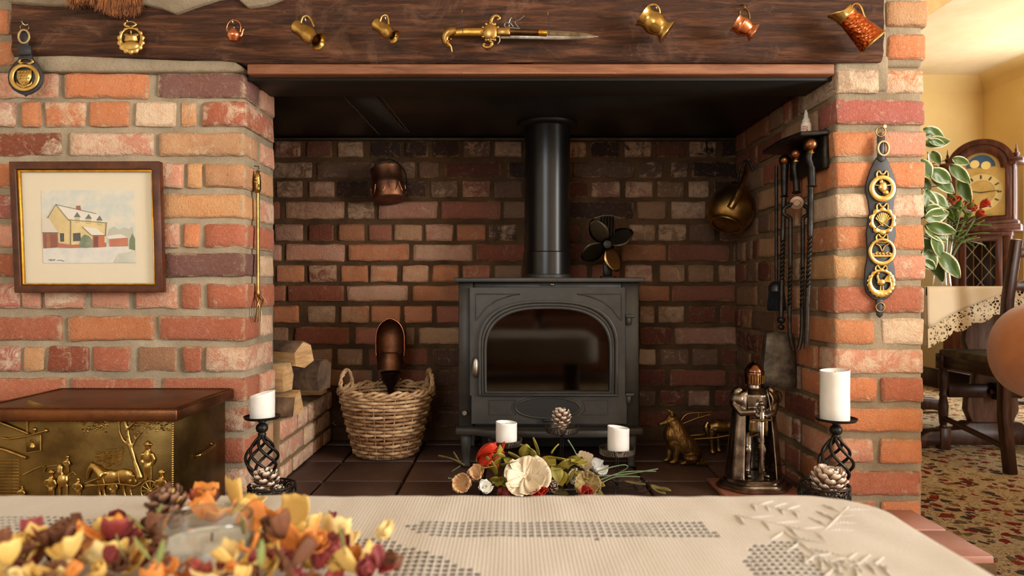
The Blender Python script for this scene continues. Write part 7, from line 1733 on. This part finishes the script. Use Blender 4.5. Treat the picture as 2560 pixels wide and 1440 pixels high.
for s in (-1, 1):
    sp_ = [(-.11, 1.20), (.12, 1.20), (.12, 1.60), (-.11, 1.60)]; 
    b = MB(); b.prism([(-.10, 1.2), (.08, 1.2), (.11, 1.24), (.105, 1.29), (.085, 1.33), (.105, 1.37), (.09, 1.42), (.11, 1.47), (.12, 1.52), (.12, 1.60), (-.10, 1.60)], s*.19-.010, s*.19+.010, Matrix.Rotation(PI/2, 4, 'Z')); b.v = [(x, y, z) for x, y, z in b.v]; b.build('hood_side', M_MAHOG, ck, bevel=.002)
    b = MB(); b.lathe([(.014, 0), (.014, .02), (.011, .03), (.011, .33), (.014, .345), (.014, .37)], 14, TR((s*.185, -.115, 1.205))); b.build('hood_column', M_MAHOG, ck)
    b = MB(); b.box((s*.20, -.03, 1.605), (.085, .23, .03)); b.build('cornice', M_MAHOG, ck, bevel=.006)
    b = MB(); b.lathe([(.012, 0), (.016, .006), (.010, .012), (.020, .028), (.018, .036), (.008, .045), (.010, .055), (.005, .07), (.002, .10), (.0005, .105)], 16, TR((s*.20, -.08, 1.62))); b.build('finial', M_MAHOG, ck)
b = MB(); b.box((0, .09, 1.42), (.36, .03, .42)); b.build('hood_back', M_DARKOAK, ck)
def archloop(hw_, z0_, zs_, r_, n=24): return [(-hw_, z0_), (hw_, z0_), (hw_, zs_)]+[(r_*math.cos(PI*i/n), zs_+r_*math.sin(PI*i/n)) for i in range(n+1)]+[(-hw_, zs_)]
b = MB(); b.ring(archloop(.178, 1.20, 1.585, .165), archloop(.142, 1.235, 1.56, .115), -.13, -.105); b.build('hood_door', M_MAHOG, ck, bevel=.003)
b = MB(); lo = [(.20*math.cos(PI*i/28), 1.575+.19*math.sin(PI*i/28)) for i in range(29)]; li = [(.165*math.cos(PI*i/28), 1.575+.155*math.sin(PI*i/28)) for i in range(29)]
b.ring(lo+li[::-1][:0], li, -.135, .08) if False else b.add([(x, -.14, z) for x, z in lo]+[(x, -.14, z) for x, z in li]+[(x, .08, z) for x, z in lo]+[(x, .08, z) for x, z in li], [(i, i+1, 29+i+1, 29+i) for i in range(28)]+[(58+i, 87+i, 87+i+1, 58+i+1) for i in range(28)]+[(i, 58+i, 58+i+1, i+1) for i in range(28)]+[(29+i, 29+i+1, 87+i+1, 87+i) for i in range(28)]); b.build('hood_arch', M_MAHOG, ck)
M_DIAL = mat('dial_brass', (214, 180, 106), (196, 158, 84), .45, .6, 12)
b = MB(); b.prism(archloop(.145, 1.23, 1.56, .118), -.098, -.092); dl = b.build('dial', M_DIAL, ck)
b = MB(); b.ring(circ(0, 1.40, .128, 48), circ(0, 1.40, .085, 48), -.1005, -.098); b.build('chapter_ring', mat('chapter', (226, 200, 132), None, .4, .5), dl)
for k in range(12):
    a = 2*PI*k/12; b = MB(); b.box((0, -.1015, .107), (.006, .001, .028), TR((0, 0, 1.40), (0, a, 0))); b.box((.006, -.1015, .107), (.0022, .001, .024), TR((0, 0, 1.40), (0, a, 0))); b.build('numeral', M_IRON, dl)
for a, L_ in ((1.50, .105), (-1.35, .07)): b = MB(); b.tube([(0, -.106, 1.40), (L_*math.sin(a), -.106, 1.40+L_*math.cos(a))], [.0035, .0018], 6); b.build('hand', M_IRON, dl)
b = MB(); b.prism([(.085*math.cos(PI*i/20), 1.575+.085*math.sin(PI*i/20)) for i in range(21)], -.1005, -.098); b.build('moon_sky', mat('moon_sky', (52, 84, 110), None, .5), dl)
for x, z in ((-.035, 1.60), (.03, 1.585)): b = MB(); b.prism(circ(x, z, .028, 20), -.103, -.1005); b.build('moon', mat('moon', (226, 196, 120), None, .5), dl)
# light switch by the window
o = MB(); o.box((0, 0, 0), (.012, .085, .115)); sw = thing('wall_switch', 'cream dimmer switch plate on the yellow wall beside the clock', 'switch', (ROOM_R-.008, px(2525, 1)*0+F*(ROOM_R-.008)/(2527-CX), pz(497, F*ROOM_R/(2527-CX))))
o.build('plate', mat('switch_cream', (224, 190, 120), None, .4), sw, bevel=.003); b = MB(); b.lathe([(.018, 0), (.018, .008), (.013, .016)], 18, TR((-.006, 0, 0), (0, -PI/2, 0))); b.build('dimmer_knob', MATS['switch_cream'], sw)

# tan leather armchair: rolled arm reaches into view
AY = 2.02; ar = thing('leather_armchair', 'tan suede armchair with a fat rolled arm beside the dining chair', 'armchair', (2.02, AY, 0))
t = NT('tan_suede'); co = t.coord('Object', (1, 1, 1)); t.set(col=t.ramp(t.noise(co, 7, 5, .6, 1.2), [(.3, (176, 106, 52)), (.7, (204, 136, 76))]), rough=.6, sheen=.3); t.bump(t.noise(co, 60, 4), .2, .002); M_SUEDE = t.m
def roll(x0, xc, z0, z1, y0, y1):
    g = []; n = 40
    for j, (yy, k) in enumerate(((y0, .55), (y0+.015, .82), (y0+.05, .97), (y0+.12, 1), (y1-.12, 1), (y1-.05, .97), (y1, .6))):
        g.append([(xc+(x0-xc)*k*math.copysign(abs(math.cos(2*PI*i/n))**.9, math.cos(2*PI*i/n)), yy, (z0+z1)/2+(z1-z0)/2*k*math.copysign(abs(math.sin(2*PI*i/n))**.95, math.sin(2*PI*i/n))) for i in range(n)])
    b = MB(); b.sheet(g, True); b.f.append(tuple(range(n))); b.f.append(tuple(6*n+i for i in range(n))); return b
XL = px(2468, AY-.06)-2.02
roll(XL, XL+.17, pz(995, AY), pz(748, AY), -.72, .0).build('rolled_arm', M_SUEDE, ar)
roll(.62, .45, .44, .71, -.72, .0).build('rolled_arm', M_SUEDE, ar)
b = MB(); b.box((0, -.36, .30), (.72, .62, .26)); b.box((-.37, -.36, .36), (.10, .56, .30)); b.box((.40, -.36, .36), (.10, .56, .30)); b.build('frame', M_SUEDE, ar, bevel=.03, seg=3)
b = MB(); b.box((0, -.30, .47), (.62, .60, .14)); b.build('seat_cushion', M_SUEDE, ar, bevel=.05, seg=4)
b = MB(); b.box((0, -.70, .60), (.78, .16, .46)); b.build('backrest', M_SUEDE, ar, bevel=.06, seg=4)
for s in (-1, 1):
    for y_ in (-.62, -.10): b = MB(); b.lathe([(.018, 0), (.026, .17)], 14, TR((s*.30, y_, 0))); b.build('leg', M_DARKOAK, ar)

# leather sofa behind the viewer, seen only in the stove glass
sf = thing('leather_sofa', 'brown leather sofa facing the fireplace across the coffee table', 'sofa', (-.1, -1.45, 0))
M_SOFA = mat('sofa_leather', (120, 70, 38), (92, 50, 28), .45, 0, 6, .3, 40)
b = MB(); b.box((0, 0, .22), (2.0, .85, .24)); b.build('frame', M_SOFA, sf, bevel=.03, seg=3)
for x in (-.63, 0, .63):
    b = MB(); b.box((x, .06, .42), (.61, .74, .17)); b.build('seat_cushion', M_SOFA, sf, bevel=.05, seg=4)
    b = MB(); b.box((x, -.30, .66), (.61, .20, .42)); b.build('back_cushion', M_SOFA, sf, bevel=.07, seg=4)
b = MB(); b.box((0, -.40, .50), (2.0, .10, .70)); b.build('backrest', M_SOFA, sf, bevel=.04, seg=3)
for s in (-1, 1):
    b = MB(); b.box((s*1.07, 0, .36), (.18, .88, .52)); b.build('armrest', M_SOFA, sf, bevel=.06, seg=4)
    for y_ in (-.34, .34): b = MB(); b.lathe([(.02, 0), (.03, .11)], 14, TR((s*.88, y_, 0))); b.build('leg', M_DARKOAK, sf)
